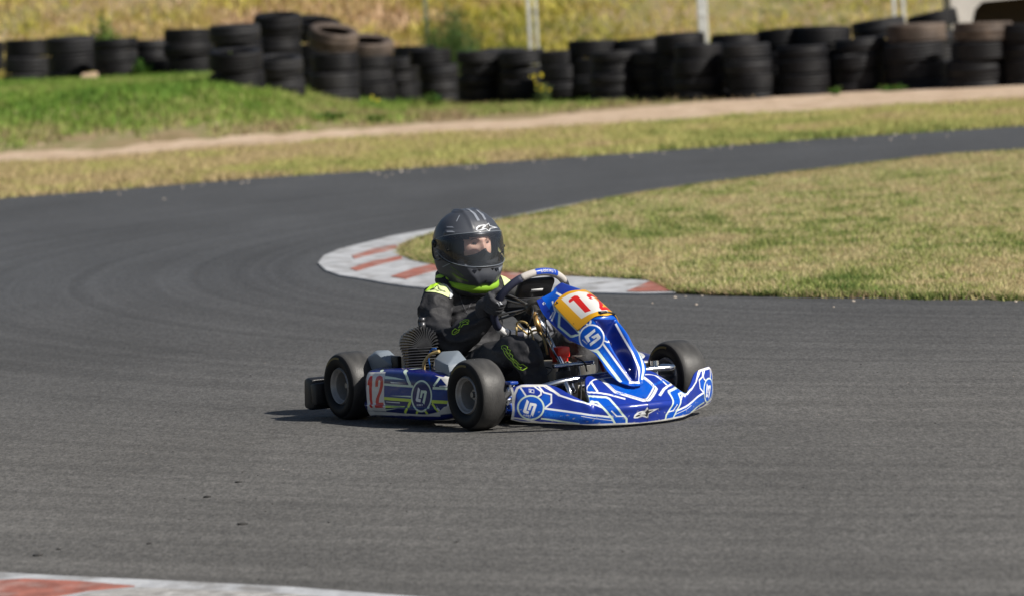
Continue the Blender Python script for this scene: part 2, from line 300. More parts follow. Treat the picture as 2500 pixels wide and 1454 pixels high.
(8,[(-0.4209,.0),(-0.4252,.009),(-0.4289,.108),(-0.4282,.234),(-0.4262,.36),(-0.4235,.481),(-0.4219,.591),(-0.4201,.699),(-0.4118,.872),(-0.401,.914),(-0.3898,.906),(-0.3779,.908),(-0.3657,.916),(-0.3536,.923),(-0.3413,.929),(-0.3288,.94),(-0.321,.877),(-0.3129,.821),(-0.3035,.769),(-0.294,.726),(-0.289,.792),(-0.298,.837),(-0.307,.891),(-0.3158,.952),(-0.3252,1.0),(-0.338,.998),(-0.3507,.998),(-0.3633,.995),(-0.3763,.99),(-0.3889,.988),(-0.401,.996),(-0.415,.954),(-0.4206,.835),(-0.4254,.726),(-0.4273,.609),(-0.429,.493),(-0.43,.367),(-0.43,.232),(-0.43,.093),(-0.43,.0),(-0.4267,.0)]),
(8,[(-0.43,.042),(-0.4239,.052),(-0.414,.061),(-0.4037,.064),(-0.3926,.057),(-0.3809,.044),(-0.3689,.029),(-0.3572,.015),(-0.3449,.002),(-0.332,.001),(-0.3186,.0),(-0.3061,.0),(-0.2937,.0),(-0.2813,.0),(-0.2698,.0),(-0.2583,.0),(-0.2459,.0),(-0.2334,.0),(-0.2208,.001),(-0.2094,.004),(-0.1979,.008),(-0.1861,.013),(-0.174,.016),(-0.161,.016),(-0.1477,.015),(-0.1344,.015),(-0.121,.013),(-0.1075,.012),(-0.0936,.011),(-0.0793,.007),(-0.0645,.004),(-0.0491,.002),(-0.0331,.0),(-0.0338,.026),(-0.0496,.032),(-0.0653,.038),(-0.08,.043),(-0.0943,.046),(-0.1082,.048),(-0.1218,.05),(-0.1352,.051),(-0.1484,.053),(-0.1618,.055),(-0.1747,.058),(-0.187,.061),(-0.1989,.062),(-0.2104,.053),(-0.2216,.038),(-0.234,.026),(-0.2463,.017),(-0.2581,.01),(-0.2699,.006),(-0.2817,.002),(-0.2936,.008),(-0.306,.015),(-0.319,.023),(-0.3321,.03),(-0.3451,.037),(-0.3573,.05),(-0.369,.064),(-0.3811,.079),(-0.3927,.092),(-0.4039,.101),(-0.4142,.098),(-0.4241,.091),(-0.43,.085)]),
(0,[(-0.1851,1.0),(-0.1794,1.0),(-0.1678,.958),(-0.1524,.903),(-0.1347,.899),(-0.1039,.931),(-0.0829,.949),(-0.0638,.95),(-0.0449,.953),(-0.0291,.956),(-0.0131,.958),(.0028,.96),(.0188,.96),(.0349,.96),(.0509,.96),(.067,.962),(.0829,.966),(.0975,.958),(.1116,.946),(.1289,.939),(.1497,.992),(.1574,1.0),(.1631,1.0),(.1621,1.0),(.1564,1.0),(.1497,1.0),(.1332,.963),(.1154,.962),(.1013,.973),(.0872,.984),(.0715,.982),(.0555,.979),(.0394,.979),(.0233,.979),(.0072,.979),(-0.0089,.978),(-0.0247,.975),(-0.0407,.973),(-0.0598,.969),(-0.0791,.968),(-0.1001,.953),(-0.134,.914),(-0.1528,.92),(-0.1691,.988),(-0.1784,1.0),(-0.1841,1.0)]),
(0,[(-0.3673,.927),(-0.3584,.843),(-0.349,.77),(-0.3503,.706),(-0.3615,.644),(-0.3593,.62),(-0.346,.692),(-0.3442,.793),(-0.3543,.875),(-0.3638,.967)]),
(0,[(-0.3531,.934),(-0.3473,.826),(-0.3405,.739),(-0.3295,.723),(-0.3184,.712),(-0.3201,.563),(-0.3391,.432),(-0.3362,.403),(-0.3257,.482),(-0.3153,.554),(-0.3144,.647),(-0.3131,.747),(-0.3249,.76),(-0.337,.777),(-0.343,.867),(-0.3485,.968)]),
(0,[(-0.4072,.876),(-0.4015,.729),(-0.3945,.624),(-0.3907,.643),(-0.3978,.75),(-0.4034,.899)]),
(0,[(-0.3382,.944),(-0.3275,.874),(-0.3163,.817),(-0.3024,.784),(-0.3009,.807),(-0.3146,.84),(-0.3257,.898),(-0.3363,.967)]),
(3,[(-0.3399,.413),(-0.3408,.355),(-0.3427,.298),(-0.3455,.244),(-0.349,.196),(-0.3534,.154),(-0.3583,.118),(-0.3641,.092),(-0.3706,.075),(-0.3773,.067),(-0.3841,.07),(-0.391,.08),(-0.3975,.099),(-0.4034,.125),(-0.4086,.16),(-0.4128,.201),(-0.4158,.251),(-0.4176,.307),(-0.4181,.367),(-0.4174,.427),(-0.4157,.483),(-0.413,.533),(-0.4094,.575),(-0.4049,.609),(-0.3994,.636),(-0.393,.656),(-0.3862,.669),(-0.3791,.675),(-0.3718,.673),(-0.365,.663),(-0.3589,.645),(-0.3533,.622),(-0.3485,.592),(-0.3445,.557),(-0.3417,.517),(-0.3401,.468)]),
(1,[(-0.3449,.408),(-0.3457,.358),(-0.3474,.308),(-0.3498,.261),(-0.3531,.219),(-0.357,.182),(-0.3613,.151),(-0.3666,.128),(-0.3722,.113),(-0.3782,.106),(-0.3842,.108),(-0.3903,.118),(-0.396,.134),(-0.4013,.158),(-0.4058,.189),(-0.4095,.226),(-0.4121,.27),(-0.4137,.318),(-0.4141,.369),(-0.4136,.42),(-0.4119,.469),(-0.4097,.513),(-0.4063,.551),(-0.4023,.581),(-0.3974,.605),(-0.3918,.623),(-0.3859,.634),(-0.3794,.64),(-0.3732,.638),(-0.367,.63),(-0.3615,.615),(-0.3566,.594),(-0.3525,.568),(-0.3489,.537),(-0.3467,.499),(-0.3451,.456)]),
(0,[(-0.392,.575),(-0.3861,.523),(-0.3905,.416),(-0.3941,.304),(-0.3861,.287),(-0.3873,.22),(-0.4004,.24),(-0.4031,.282),(-0.401,.341),(-0.3966,.462)]),
(0,[(-0.3831,.502),(-0.3656,.489),(-0.3631,.459),(-0.3675,.358),(-0.3709,.258),(-0.3735,.159),(-0.3806,.214),(-0.3772,.319),(-0.3726,.425),(-0.3786,.43),(-0.3832,.315),(-0.3898,.321),(-0.3867,.412)])]
BUMP_1=[
(0,[(-0.4006,.2),(-0.4,.16),(-0.3987,.16),(-0.3994,.201)]),
(0,[(-0.3975,.204),(-0.4003,.181),(-0.3966,.154),(-0.396,.162),(-0.3984,.18),(-0.3966,.195)]),
(0,[(-0.393,.157),(-0.3936,.189),(-0.3934,.191),(-0.3918,.19),(-0.3912,.153),(-0.3899,.154),(-0.3908,.2),(-0.3939,.203),(-0.395,.194),(-0.3944,.156)]),
(0,[(-0.3939,.167),(-0.3909,.165),(-0.3909,.176),(-0.3939,.178)]),
(0,[(-0.3871,.152),(-0.3879,.186),(-0.386,.185),(-0.3859,.176),(-0.3882,.178),(-0.3882,.166),(-0.3842,.163),(-0.385,.195),(-0.3894,.199),(-0.3885,.152)]),
(0,[(-0.3873,.168),(-0.3851,.146),(-0.3842,.152),(-0.3864,.174)]),
(0,[(-0.3828,.182),(-0.3792,.178),(-0.3792,.19),(-0.3828,.193)]),
(0,[(-0.3815,.185),(-0.3808,.145),(-0.3794,.145),(-0.3803,.186)]),
(0,[(-0.3793,.805),(-0.3816,.745),(-0.3801,.743),(-0.3776,.802)]),
(0,[(-0.3749,.802),(-0.3804,.774),(-0.3778,.732),(-0.3763,.741),(-0.378,.769),(-0.3745,.787)]),
(0,[(-0.3815,.826),(-0.3684,.807),(-0.3699,.734),(-0.3826,.749),(-0.3815,.826),(-0.3825,.844),(-0.384,.738),(-0.3688,.721),(-0.3668,.82),(-0.3825,.844)]),
(9,[(-0.3384,.299),(-0.3391,.201),(-0.334,.198),(-0.3339,.216),(-0.3371,.218),(-0.3362,.298)]),
(9,[(-0.3258,.235),(-0.3256,.275),(-0.3227,.274),(-0.323,.191),(-0.321,.19),(-0.3202,.292),(-0.3274,.295),(-0.3279,.236)]),
(9,[(-0.32,.282),(-0.3207,.198),(-0.3185,.196),(-0.318,.281)]),
(9,[(-0.313,.287),(-0.3202,.239),(-0.3136,.185),(-0.3123,.2),(-0.317,.238),(-0.3119,.27)]),
(9,[(-0.3087,.19),(-0.3084,.259),(-0.3074,.266),(-0.3038,.264),(-0.3043,.186),(-0.3023,.184),(-0.3017,.283),(-0.3077,.286),(-0.3103,.268),(-0.3108,.191)]),
(9,[(-0.3096,.215),(-0.3033,.211),(-0.3031,.23),(-0.3095,.234)]),
(9,[(-0.2991,.182),(-0.2988,.261),(-0.2945,.259),(-0.2947,.234),(-0.2999,.237),(-0.3,.217),(-0.2929,.212),(-0.2923,.278),(-0.3005,.283),(-0.3011,.183)]),
(9,[(-0.298,.219),(-0.2947,.172),(-0.2932,.184),(-0.2964,.231)]),
(9,[(-0.2905,.256),(-0.2837,.253),(-0.2835,.274),(-0.2903,.277)]),
(9,[(-0.288,.265),(-0.2884,.173),(-0.2865,.172),(-0.286,.265)]),
(9,[(-0.2823,.272),(-0.2827,.159),(-0.278,.154),(-0.278,.176),(-0.2808,.178),(-0.2804,.272)]),
(9,[(-0.271,.198),(-0.2708,.245),(-0.2683,.244),(-0.2683,.146),(-0.2664,.145),(-0.2662,.266),(-0.2724,.269),(-0.2729,.199)]),
(9,[(-0.2659,.253),(-0.2662,.154),(-0.2643,.153),(-0.2641,.253)]),
(9,[(-0.2596,.259),(-0.266,.203),(-0.2598,.139),(-0.2587,.156),(-0.263,.202),(-0.2586,.24)]),
(9,[(-0.2552,.145),(-0.2552,.227),(-0.2543,.235),(-0.2511,.233),(-0.2511,.139),(-0.2492,.139),(-0.2491,.255),(-0.2549,.259),(-0.2571,.239),(-0.2571,.146)]),
(9,[(-0.2563,.175),(-0.2502,.17),(-0.2502,.193),(-0.2562,.198)]),
(9,[(-0.2461,.135),(-0.2462,.23),(-0.2419,.226),(-0.242,.197),(-0.2472,.201),(-0.2472,.177),(-0.24,.171),(-0.2398,.25),(-0.248,.255),(-0.2481,.136)]),
(9,[(-0.2453,.18),(-0.2416,.123),(-0.2401,.137),(-0.2437,.194)]),
(9,[(-0.2378,.224),(-0.2309,.221),(-0.2307,.247),(-0.2377,.248)]),
(9,[(-0.2353,.234),(-0.2351,.124),(-0.2331,.123),(-0.2332,.235)]),
(9,[(-0.0999,.679),(-0.1052,.642),(-0.0993,.645),(-0.098,.652),(-0.102,.651),(-0.0977,.68)]),
(9,[(-0.0875,.664),(-0.0854,.678),(-0.0815,.679),(-0.0863,.649),(-0.0837,.651),(-0.078,.687),(-0.0863,.685),(-0.0898,.663)]),
(9,[(-0.0779,.682),(-0.0828,.653),(-0.0804,.654),(-0.0756,.683)]),
(9,[(-0.0684,.687),(-0.0803,.668),(-0.0747,.651),(-0.0724,.657),(-0.0761,.668),(-0.0687,.68)]),
(9,[(-0.0682,.656),(-0.0644,.678),(-0.0629,.68),(-0.0579,.681),(-0.0624,.655),(-0.06,.656),(-0.0542,.689),(-0.0619,.688),(-0.0661,.681),(-0.0706,.654)]),
(9,[(-0.0683,.663),(-0.0599,.664),(-0.0583,.672),(-0.0666,.67)]),
(9,[(-0.056,.657),(-0.0513,.683),(-0.0452,.683),(-0.0465,.676),(-0.0536,.675),(-0.0552,.668),(-0.0456,.669),(-0.0416,.691),(-0.0523,.689),(-0.0582,.656)]),
(9,[(-0.0522,.668),(-0.0501,.655),(-0.0474,.66),(-0.0494,.675)]),
(9,[(-0.0401,.684),(-0.0302,.686),(-0.0285,.694),(-0.0383,.692)]),
(9,[(-0.0356,.688),(-0.0408,.659),(-0.0384,.66),(-0.033,.69)]),
(9,[(.0696,.75),(.0622,.71),(.0705,.716),(.072,.725),(.0664,.72),(.0723,.753)]),
(9,[(.0865,.744),(.0894,.76),(.0945,.762),(.089,.731),(.0918,.732),(.0989,.772),(.0881,.767),(.0837,.742)]),
(9,[(.0994,.768),(.0937,.736),(.0965,.737),(.102,.768)]),
(9,[(.1113,.774),(.0965,.752),(.1047,.737),(.1071,.743),(.1019,.753),(.1115,.768)]),
(9,[(.1125,.742),(.1171,.768),(.1193,.772),(.1257,.777),(.121,.747),(.1238,.749),(.1302,.79),(.1198,.78),(.115,.77),(.1099,.741)]),
(9,[(.1128,.75),(.1239,.757),(.1251,.766),(.114,.758)]),
(9,[(.1294,.755),(.1344,.79),(.1437,.813),(.142,.8),(.1315,.777),(.1302,.768),(.1436,.797),(.1488,.842),(.133,.795),(.1267,.753)]),
(9,[(.1344,.776),(.1382,.768),(.1412,.78),(.1373,.787)]),
(9,[(.1524,.852),(.1686,.989),(.1688,.998),(.1542,.872)]),
(9,[(.1603,.912),(.1518,.817),(.1555,.836),(.1645,.952)]),
(9,[(-0.0683,.794),(-0.0751,.753),(-0.0712,.745),(-0.0687,.754),(-0.0719,.759),(-0.0657,.796)]),
(9,[(-0.0606,.753),(-0.0582,.768),(-0.0557,.763),(-0.0614,.728),(-0.0589,.73),(-0.0522,.77),(-0.0583,.78),(-0.0629,.752)]),
(9,[(-0.053,.762),(-0.0587,.728),(-0.0561,.73),(-0.0504,.764)]),
(9,[(-0.0454,.757),(-0.0558,.746),(-0.053,.717),(-0.0502,.723),(-0.0521,.743),(-0.0464,.749)]),
(9,[(-0.0474,.716),(-0.0432,.741),(-0.0425,.741),(-0.0388,.736),(-0.0439,.706),(-0.0416,.707),(-0.0355,.742),(-0.0406,.751),(-0.0445,.746),(-0.05,.715)]),
(9,[(-0.0476,.725),(-0.0417,.716),(-0.0394,.723),(-0.0452,.732)]),
(9,[(-0.0386,.703),(-0.034,.729),(-0.03,.722),(-0.0312,.716),(-0.0358,.722),(-0.0382,.714),(-0.031,.704),(-0.0264,.729),(-0.0341,.741),(-0.041,.702)]),
(9,[(-0.0359,.712),(-0.0354,.691),(-0.0324,.697),(-0.033,.718)]),
(9,[(-0.0264,.718),(-0.0198,.708),(-0.0175,.715),(-0.024,.726)]),
(9,[(-0.0233,.715),(-0.0289,.684),(-0.0263,.687),(-0.0206,.718)]),
(0,[(-0.0581,.159),(-0.0552,.225),(-0.0426,.286),(-0.0281,.306),(-0.0139,.309),(-0.0051,.393),(.0018,.323),(.0245,.328),(.0473,.332),(.033,.29),(.0185,.251),(.0034,.212),(.0019,.112),(-0.0226,.166),(-0.0412,.138),(-0.0542,.14)]),
(6,[(-0.0072,.213),(-0.0121,.267),(-0.0013,.331),(.0049,.285),(.0269,.296),(.0023,.236),(-0.0034,.143),(-0.0118,.188),(-0.0252,.207)]),
(6,[(-0.0521,.173),(-0.0443,.224),(-0.0291,.226),(-0.0326,.194),(-0.0435,.167)]),
(6,[(-0.0424,.239),(-0.0349,.269),(-0.0254,.269),(-0.0272,.247),(-0.0367,.242)]),
(0,[(.43,.261),(.43,.209),(.43,.158),(.43,.104),(.43,.058),(.43,.012),(.427,.001),(.4201,.001),(.4134,.009),(.3979,.051),(.3862,.081),(.3761,.113),(.3667,.152),(.3584,.197),(.3523,.246),(.3485,.297),(.3467,.348),(.3468,.398),(.3483,.445),(.3514,.486),(.3557,.522),(.3613,.551),(.3679,.575),(.3751,.593),(.3829,.605),(.3916,.611),(.4019,.611),(.4174,.604),(.4293,.593),(.43,.577),(.43,.55),(.43,.515),(.43,.471),(.43,.417),(.43,.365),(.43,.313)]),
(1,[(.43,.263),(.43,.216),(.43,.166),(.43,.12),(.43,.077),(.4297,.04),(.4294,.01),(.4242,.01),(.4075,.061),(.3964,.086),(.3872,.11),(.3791,.136),(.3718,.169),(.3654,.207),(.3605,.248),(.3572,.293),(.3557,.337),(.3558,.381),(.3571,.423),(.3599,.46),(.3638,.494),(.3684,.523),(.3736,.546),(.3795,.564),(.3861,.576),(.3934,.583),(.4017,.583),(.4132,.576),(.429,.563),(.4296,.547),(.43,.523),(.43,.49),(.43,.452),(.43,.405),(.43,.359),(.43,.309)]),
(0,[(.388,.514),(.3949,.472),(.3818,.31),(.3923,.291),(.3904,.239),(.3733,.265),(.3703,.299),(.3737,.341),(.3804,.429)]),
(0,[(.3992,.454),(.4297,.421),(.4298,.398),(.4271,.259),(.4178,.147),(.4003,.226),(.4202,.373),(.4053,.394),(.3965,.31),(.3877,.32)])]
POD=[
(7,[(.2439,.745),(.2458,.765),(.2483,.794),(.2595,.817),(.2771,.827),(.2915,.839),(.3193,.842),(.35,.843),(.3767,.847),(.4025,.85),(.4276,.854),(.4527,.858),(.4822,.858),(.5093,.859),(.5361,.86),(.5632,.86),(.5884,.86),(.6136,.86),(.6374,.86),(.66,.86),(.6812,.86),(.701,.86),(.7196,.86),(.7375,.86),(.7435,.848),(.7811,.754),(.7869,.685),(.788,.615),(.7882,.545),(.7885,.478),(.7883,.415),(.7794,.364),(.7773,.213),(.7634,.14),(.7428,.138),(.7189,.131),(.6909,.122),(.6697,.124),(.6467,.125),(.6212,.125),(.5943,.124),(.5665,.123),(.5376,.122),(.5089,.121),(.4784,.119),(.4479,.118),(.4181,.118),(.3874,.117),(.3555,.115),(.3222,.114),(.2906,.114),(.2687,.118),(.2459,.121),(.2561,.155),(.2345,.258),(.2402,.364),(.2399,.415),(.2403,.465),(.2397,.514),(.2399,.569),(.2398,.623),(.2415,.672),(.2423,.719)]),
(2,[(.2439,.745),(.2413,.687),(.2765,.705),(.3023,.726),(.3324,.745),(.3548,.77),(.3867,.769),(.4172,.769),(.4468,.769),(.4764,.77),(.5053,.771),(.5329,.772),(.5644,.769),(.5929,.768),(.621,.766),(.6473,.766),(.6711,.767),(.6928,.768),(.7202,.753),(.7431,.74),(.7582,.743),(.7731,.746),(.7851,.75),(.7413,.854),(.7348,.86),(.7176,.86),(.6984,.86),(.6785,.86),(.6573,.86),(.6348,.86),(.6109,.86),(.5858,.86),(.5606,.86),(.5341,.86),(.5062,.86),(.4777,.86),(.4486,.86),(.4195,.86),(.3903,.86),(.3607,.859),(.3311,.859),(.2986,.859),(.2743,.858),(.2563,.849),(.2504,.826),(.2493,.795),(.2468,.767),(.2445,.749)]),
(1,[(.3925,.562),(.4242,.561),(.4556,.56),(.4866,.56),(.5173,.561),(.5472,.561),(.5753,.561),(.6027,.562),(.6004,.511),(.5979,.463),(.5948,.417),(.5683,.417),(.5405,.417),(.5113,.417),(.4813,.416),(.4509,.416),(.4205,.416),(.3896,.416),(.3912,.463),(.3921,.511)]),
(1,[(.7168,.556),(.7377,.559),(.7565,.56),(.7749,.561),(.7889,.559),(.7884,.475),(.7869,.399),(.7726,.408),(.7552,.413),(.737,.418),(.7171,.419),(.7174,.485)]),
(3,[(.392,.697),(.4357,.689),(.4786,.681),(.5159,.668),(.5513,.655),(.5218,.654),(.4912,.654),(.4597,.654),(.4282,.654),(.3963,.654)]),
(0,[(.4426,.617),(.4728,.614),(.5025,.612),(.5316,.61),(.5596,.608),(.5241,.605),(.4869,.602),(.4491,.598)]),
(0,[(.3995,.356),(.437,.357),(.4741,.359),(.5105,.36),(.51,.348),(.4733,.347),(.4365,.347),(.3991,.348)]),
(3,[(.392,.562),(.4244,.561),(.4566,.559),(.4887,.559),(.5201,.558),(.5505,.558),(.5792,.558),(.6071,.558),(.6089,.588),(.5809,.588),(.5523,.589),(.522,.589),(.4905,.59),(.4585,.59),(.4264,.591),(.3937,.593)]),
(3,[(.4373,.436),(.4701,.439),(.5025,.443),(.5342,.447),(.5645,.45),(.5933,.452),(.5926,.434),(.5641,.435),(.5339,.435),(.5023,.435),(.4699,.435)]),
(4,[(.3869,.377),(.4185,.377),(.4492,.376),(.4799,.376),(.5103,.377),(.5399,.377),(.5682,.377),(.5951,.376),(.598,.415),(.5712,.415),(.5432,.415),(.5139,.415),(.4835,.415),(.4529,.415),(.4219,.415),(.3907,.415)]),
(4,[(.4096,.175),(.4388,.18),(.4678,.186),(.4962,.195),(.5256,.225),(.5489,.27),(.544,.31),(.5125,.298),(.4815,.281),(.4425,.26),(.406,.228)]),
(4,[(.3934,.291),(.4246,.291),(.4554,.291),(.4859,.292),(.5158,.295),(.545,.295),(.52,.268),(.5009,.21),(.4719,.183),(.4401,.168),(.4069,.157)]),
(3,[(.4013,.141),(.4338,.148),(.4655,.158),(.497,.17),(.5263,.188),(.4877,.16),(.4453,.142),(.402,.13)]),
(3,[(.4631,.85),(.5044,.776),(.5406,.717),(.5603,.667),(.5743,.618),(.5842,.569),(.6,.583),(.5869,.641),(.5666,.7),(.534,.764),(.5243,.797)]),
(4,[(.5792,.383),(.5651,.328),(.5687,.175),(.542,.126),(.5543,.12),(.582,.16),(.5802,.314),(.5938,.372)]),
(4,[(.6458,.166),(.6225,.124),(.6314,.119),(.6552,.155)]),
(4,[(.6835,.153),(.6866,.118),(.6994,.127),(.6947,.17)]),
(3,[(.7414,.739),(.7361,.674),(.7249,.61),(.7326,.595),(.7446,.66),(.7507,.725)]),
(3,[(.7224,.556),(.7413,.558),(.7589,.558),(.7756,.557),(.7887,.554),(.7893,.594),(.7764,.595),(.7594,.595),(.7421,.594),(.7233,.592)]),
(4,[(.7136,.378),(.7341,.376),(.752,.371),(.7699,.364),(.7846,.352),(.7859,.399),(.7714,.408),(.7538,.414),(.7356,.417),(.7156,.419)]),
(4,[(.7135,.364),(.7236,.32),(.7438,.163),(.7466,.129),(.7554,.136),(.7516,.183),(.7316,.34),(.722,.381)]),
(3,[(.2984,.827),(.321,.77),(.3462,.739),(.3504,.778)]),
(0,[(.753,.611),(.7711,.618),(.7855,.624),(.7862,.609),(.7714,.605),(.7531,.6)]),
(0,[(.7381,.344),(.758,.191),(.7632,.138),(.7528,.142)]),
(3,[(.7188,.466),(.7172,.431),(.714,.396),(.7088,.361),(.7022,.327),(.7016,.25),(.699,.169),(.687,.15),(.6753,.142),(.6642,.14),(.654,.142),(.6454,.15),(.6382,.166),(.628,.215),(.6056,.313),(.5997,.348),(.5958,.381),(.5938,.415),(.5939,.448),(.5959,.483),(.5992,.517),(.6045,.551),(.6123,.582),(.6208,.61),(.6297,.634),(.639,.653),(.6487,.665),(.659,.67),(.6696,.669),(.6803,.661),(.6906,.647),(.6998,.626),(.7072,.602),(.7123,.571),(.7159,.537),(.7183,.501)]),
(7,[(.7116,.464),(.7104,.434),(.7074,.403),(.7028,.372),(.6971,.344),(.6903,.315),(.6913,.239),(.6879,.179),(.6786,.166),(.6693,.162),(.6606,.166),(.6523,.178),(.6411,.222),(.6204,.304),(.6133,.333),(.6083,.361),(.6051,.391),(.6032,.419),(.6033,.45),(.6048,.479),(.6081,.51),(.6125,.54),(.6191,.568),(.6267,.594),(.6349,.614),(.6436,.63),(.6524,.641),(.6614,.645),(.6708,.644),(.6797,.637),(.688,.625),(.6955,.606),(.7015,.584),(.706,.558),(.7091,.527),(.7114,.495)]),
(0,[(.6412,.57),(.653,.543),(.648,.482),(.6417,.424),(.6566,.419),(.6533,.383),(.6284,.388),(.6239,.408),(.6284,.439),(.635,.502)]),
(3,[(.6589,.532),(.6872,.533),(.6919,.517),(.6871,.463),(.6814,.411),(.6753,.355),(.6649,.383),(.6719,.439),(.6781,.495),(.6681,.495),(.6616,.435),(.6503,.435),(.6551,.482)]),
(0,[(.6305,.352),(.6297,.33),(.6323,.331),(.6332,.352)]),
(0,[(.6367,.354),(.6301,.341),(.6357,.328),(.6376,.332),(.634,.341),(.6382,.35)]),
(0,[(.6426,.331),(.643,.348),(.6438,.349),(.6461,.35),(.6455,.331),(.648,.332),(.6491,.356),(.6429,.356),(.6407,.35),(.6399,.331)]),
(0,[(.6414,.336),(.6469,.336),(.6473,.343),(.6417,.343)]),
(0,[(.6525,.332),(.6531,.35),(.656,.35),(.6558,.345),(.6517,.345),(.6515,.339),(.6581,.34),(.6587,.356),(.6508,.356),(.65,.331)]),
(0,[(.6529,.34),(.6555,.33),(.6577,.333),(.655,.344)]),
(0,[(.6615,.35),(.6673,.35),(.6677,.356),(.6617,.356)]),
(0,[(.6633,.353),(.6626,.332),(.6651,.332),(.6657,.353)]),
(8,[(.2424,.73),(.2681,.738),(.2896,.746),(.319,.749),(.349,.752),(.3783,.755),(.3932,.682),(.3945,.613),(.3935,.552),(.3927,.493),(.391,.438),(.3881,.381),(.3913,.325),(.4142,.169),(.4028,.123),(.3648,.122),(.3246,.119),(.2863,.118),(.2573,.122),(.2705,.159),(.2525,.316),(.2526,.372),(.2521,.419),(.2551,.468),(.2565,.519),(.2579,.57),(.2583,.624),(.2494,.68)]),
(5,[(.2756,.687),(.2894,.69),(.2956,.634),(.2954,.578),(.2933,.523),(.293,.471),(.2915,.421),(.2895,.369),(.2914,.3),(.3047,.143),(.2864,.142),(.275,.304),(.2731,.371),(.2744,.431),(.2749,.491),(.2743,.554),(.2639,.561),(.2658,.606)]),
(5,[(.3202,.539),(.3222,.625),(.3265,.682),(.3456,.702),(.3721,.684),(.3874,.629),(.3844,.553),(.3725,.479),(.3502,.398),(.3422,.333),(.3782,.339),(.3951,.161),(.3621,.154),(.3278,.147),(.3156,.338),(.3232,.389),(.3464,.467),(.3603,.55),(.3641,.616),(.3564,.638),(.3472,.626),(.342,.541)]),
(8,[(.7554,.715),(.7614,.775),(.779,.792),(.7927,.723),(.7965,.663),(.7978,.6),(.7978,.538),(.7978,.479),(.7975,.424),(.7966,.367),(.8004,.155),(.7967,.124),(.7923,.106),(.7813,.11),(.7667,.114),(.7489,.114),(.7309,.116),(.709,.114),(.6845,.11),(.7125,.12),(.7364,.128),(.7566,.134),(.7779,.177),(.7826,.36),(.7896,.431),(.7896,.507),(.7891,.59),(.7815,.634),(.77,.676)]),
(8,[(.7183,.756),(.7385,.752),(.7566,.747),(.773,.748),(.786,.75),(.7938,.708),(.781,.707),(.7634,.706),(.7399,.738)]),
(8,[(.2459,.121),(.2733,.118),(.3024,.114),(.3442,.117),(.3821,.118),(.4138,.119),(.4449,.119),(.4759,.12),(.5069,.12),(.5369,.121),(.5659,.122),(.593,.122),(.6203,.123),(.6457,.123),(.6689,.122),(.6906,.122),(.7177,.129),(.7409,.135),(.7608,.137),(.749,.106),(.7336,.108),(.716,.11),(.6961,.11),(.6756,.11),(.6541,.11),(.63,.11),(.6053,.11),(.5798,.11),(.5517,.107),(.5231,.106),(.4939,.105),(.4622,.102),(.4333,.102),(.4012,.099),(.3701,.098),(.337,.096),(.3014,.092),(.2767,.094),(.2475,.094),(.2452,.102)])]
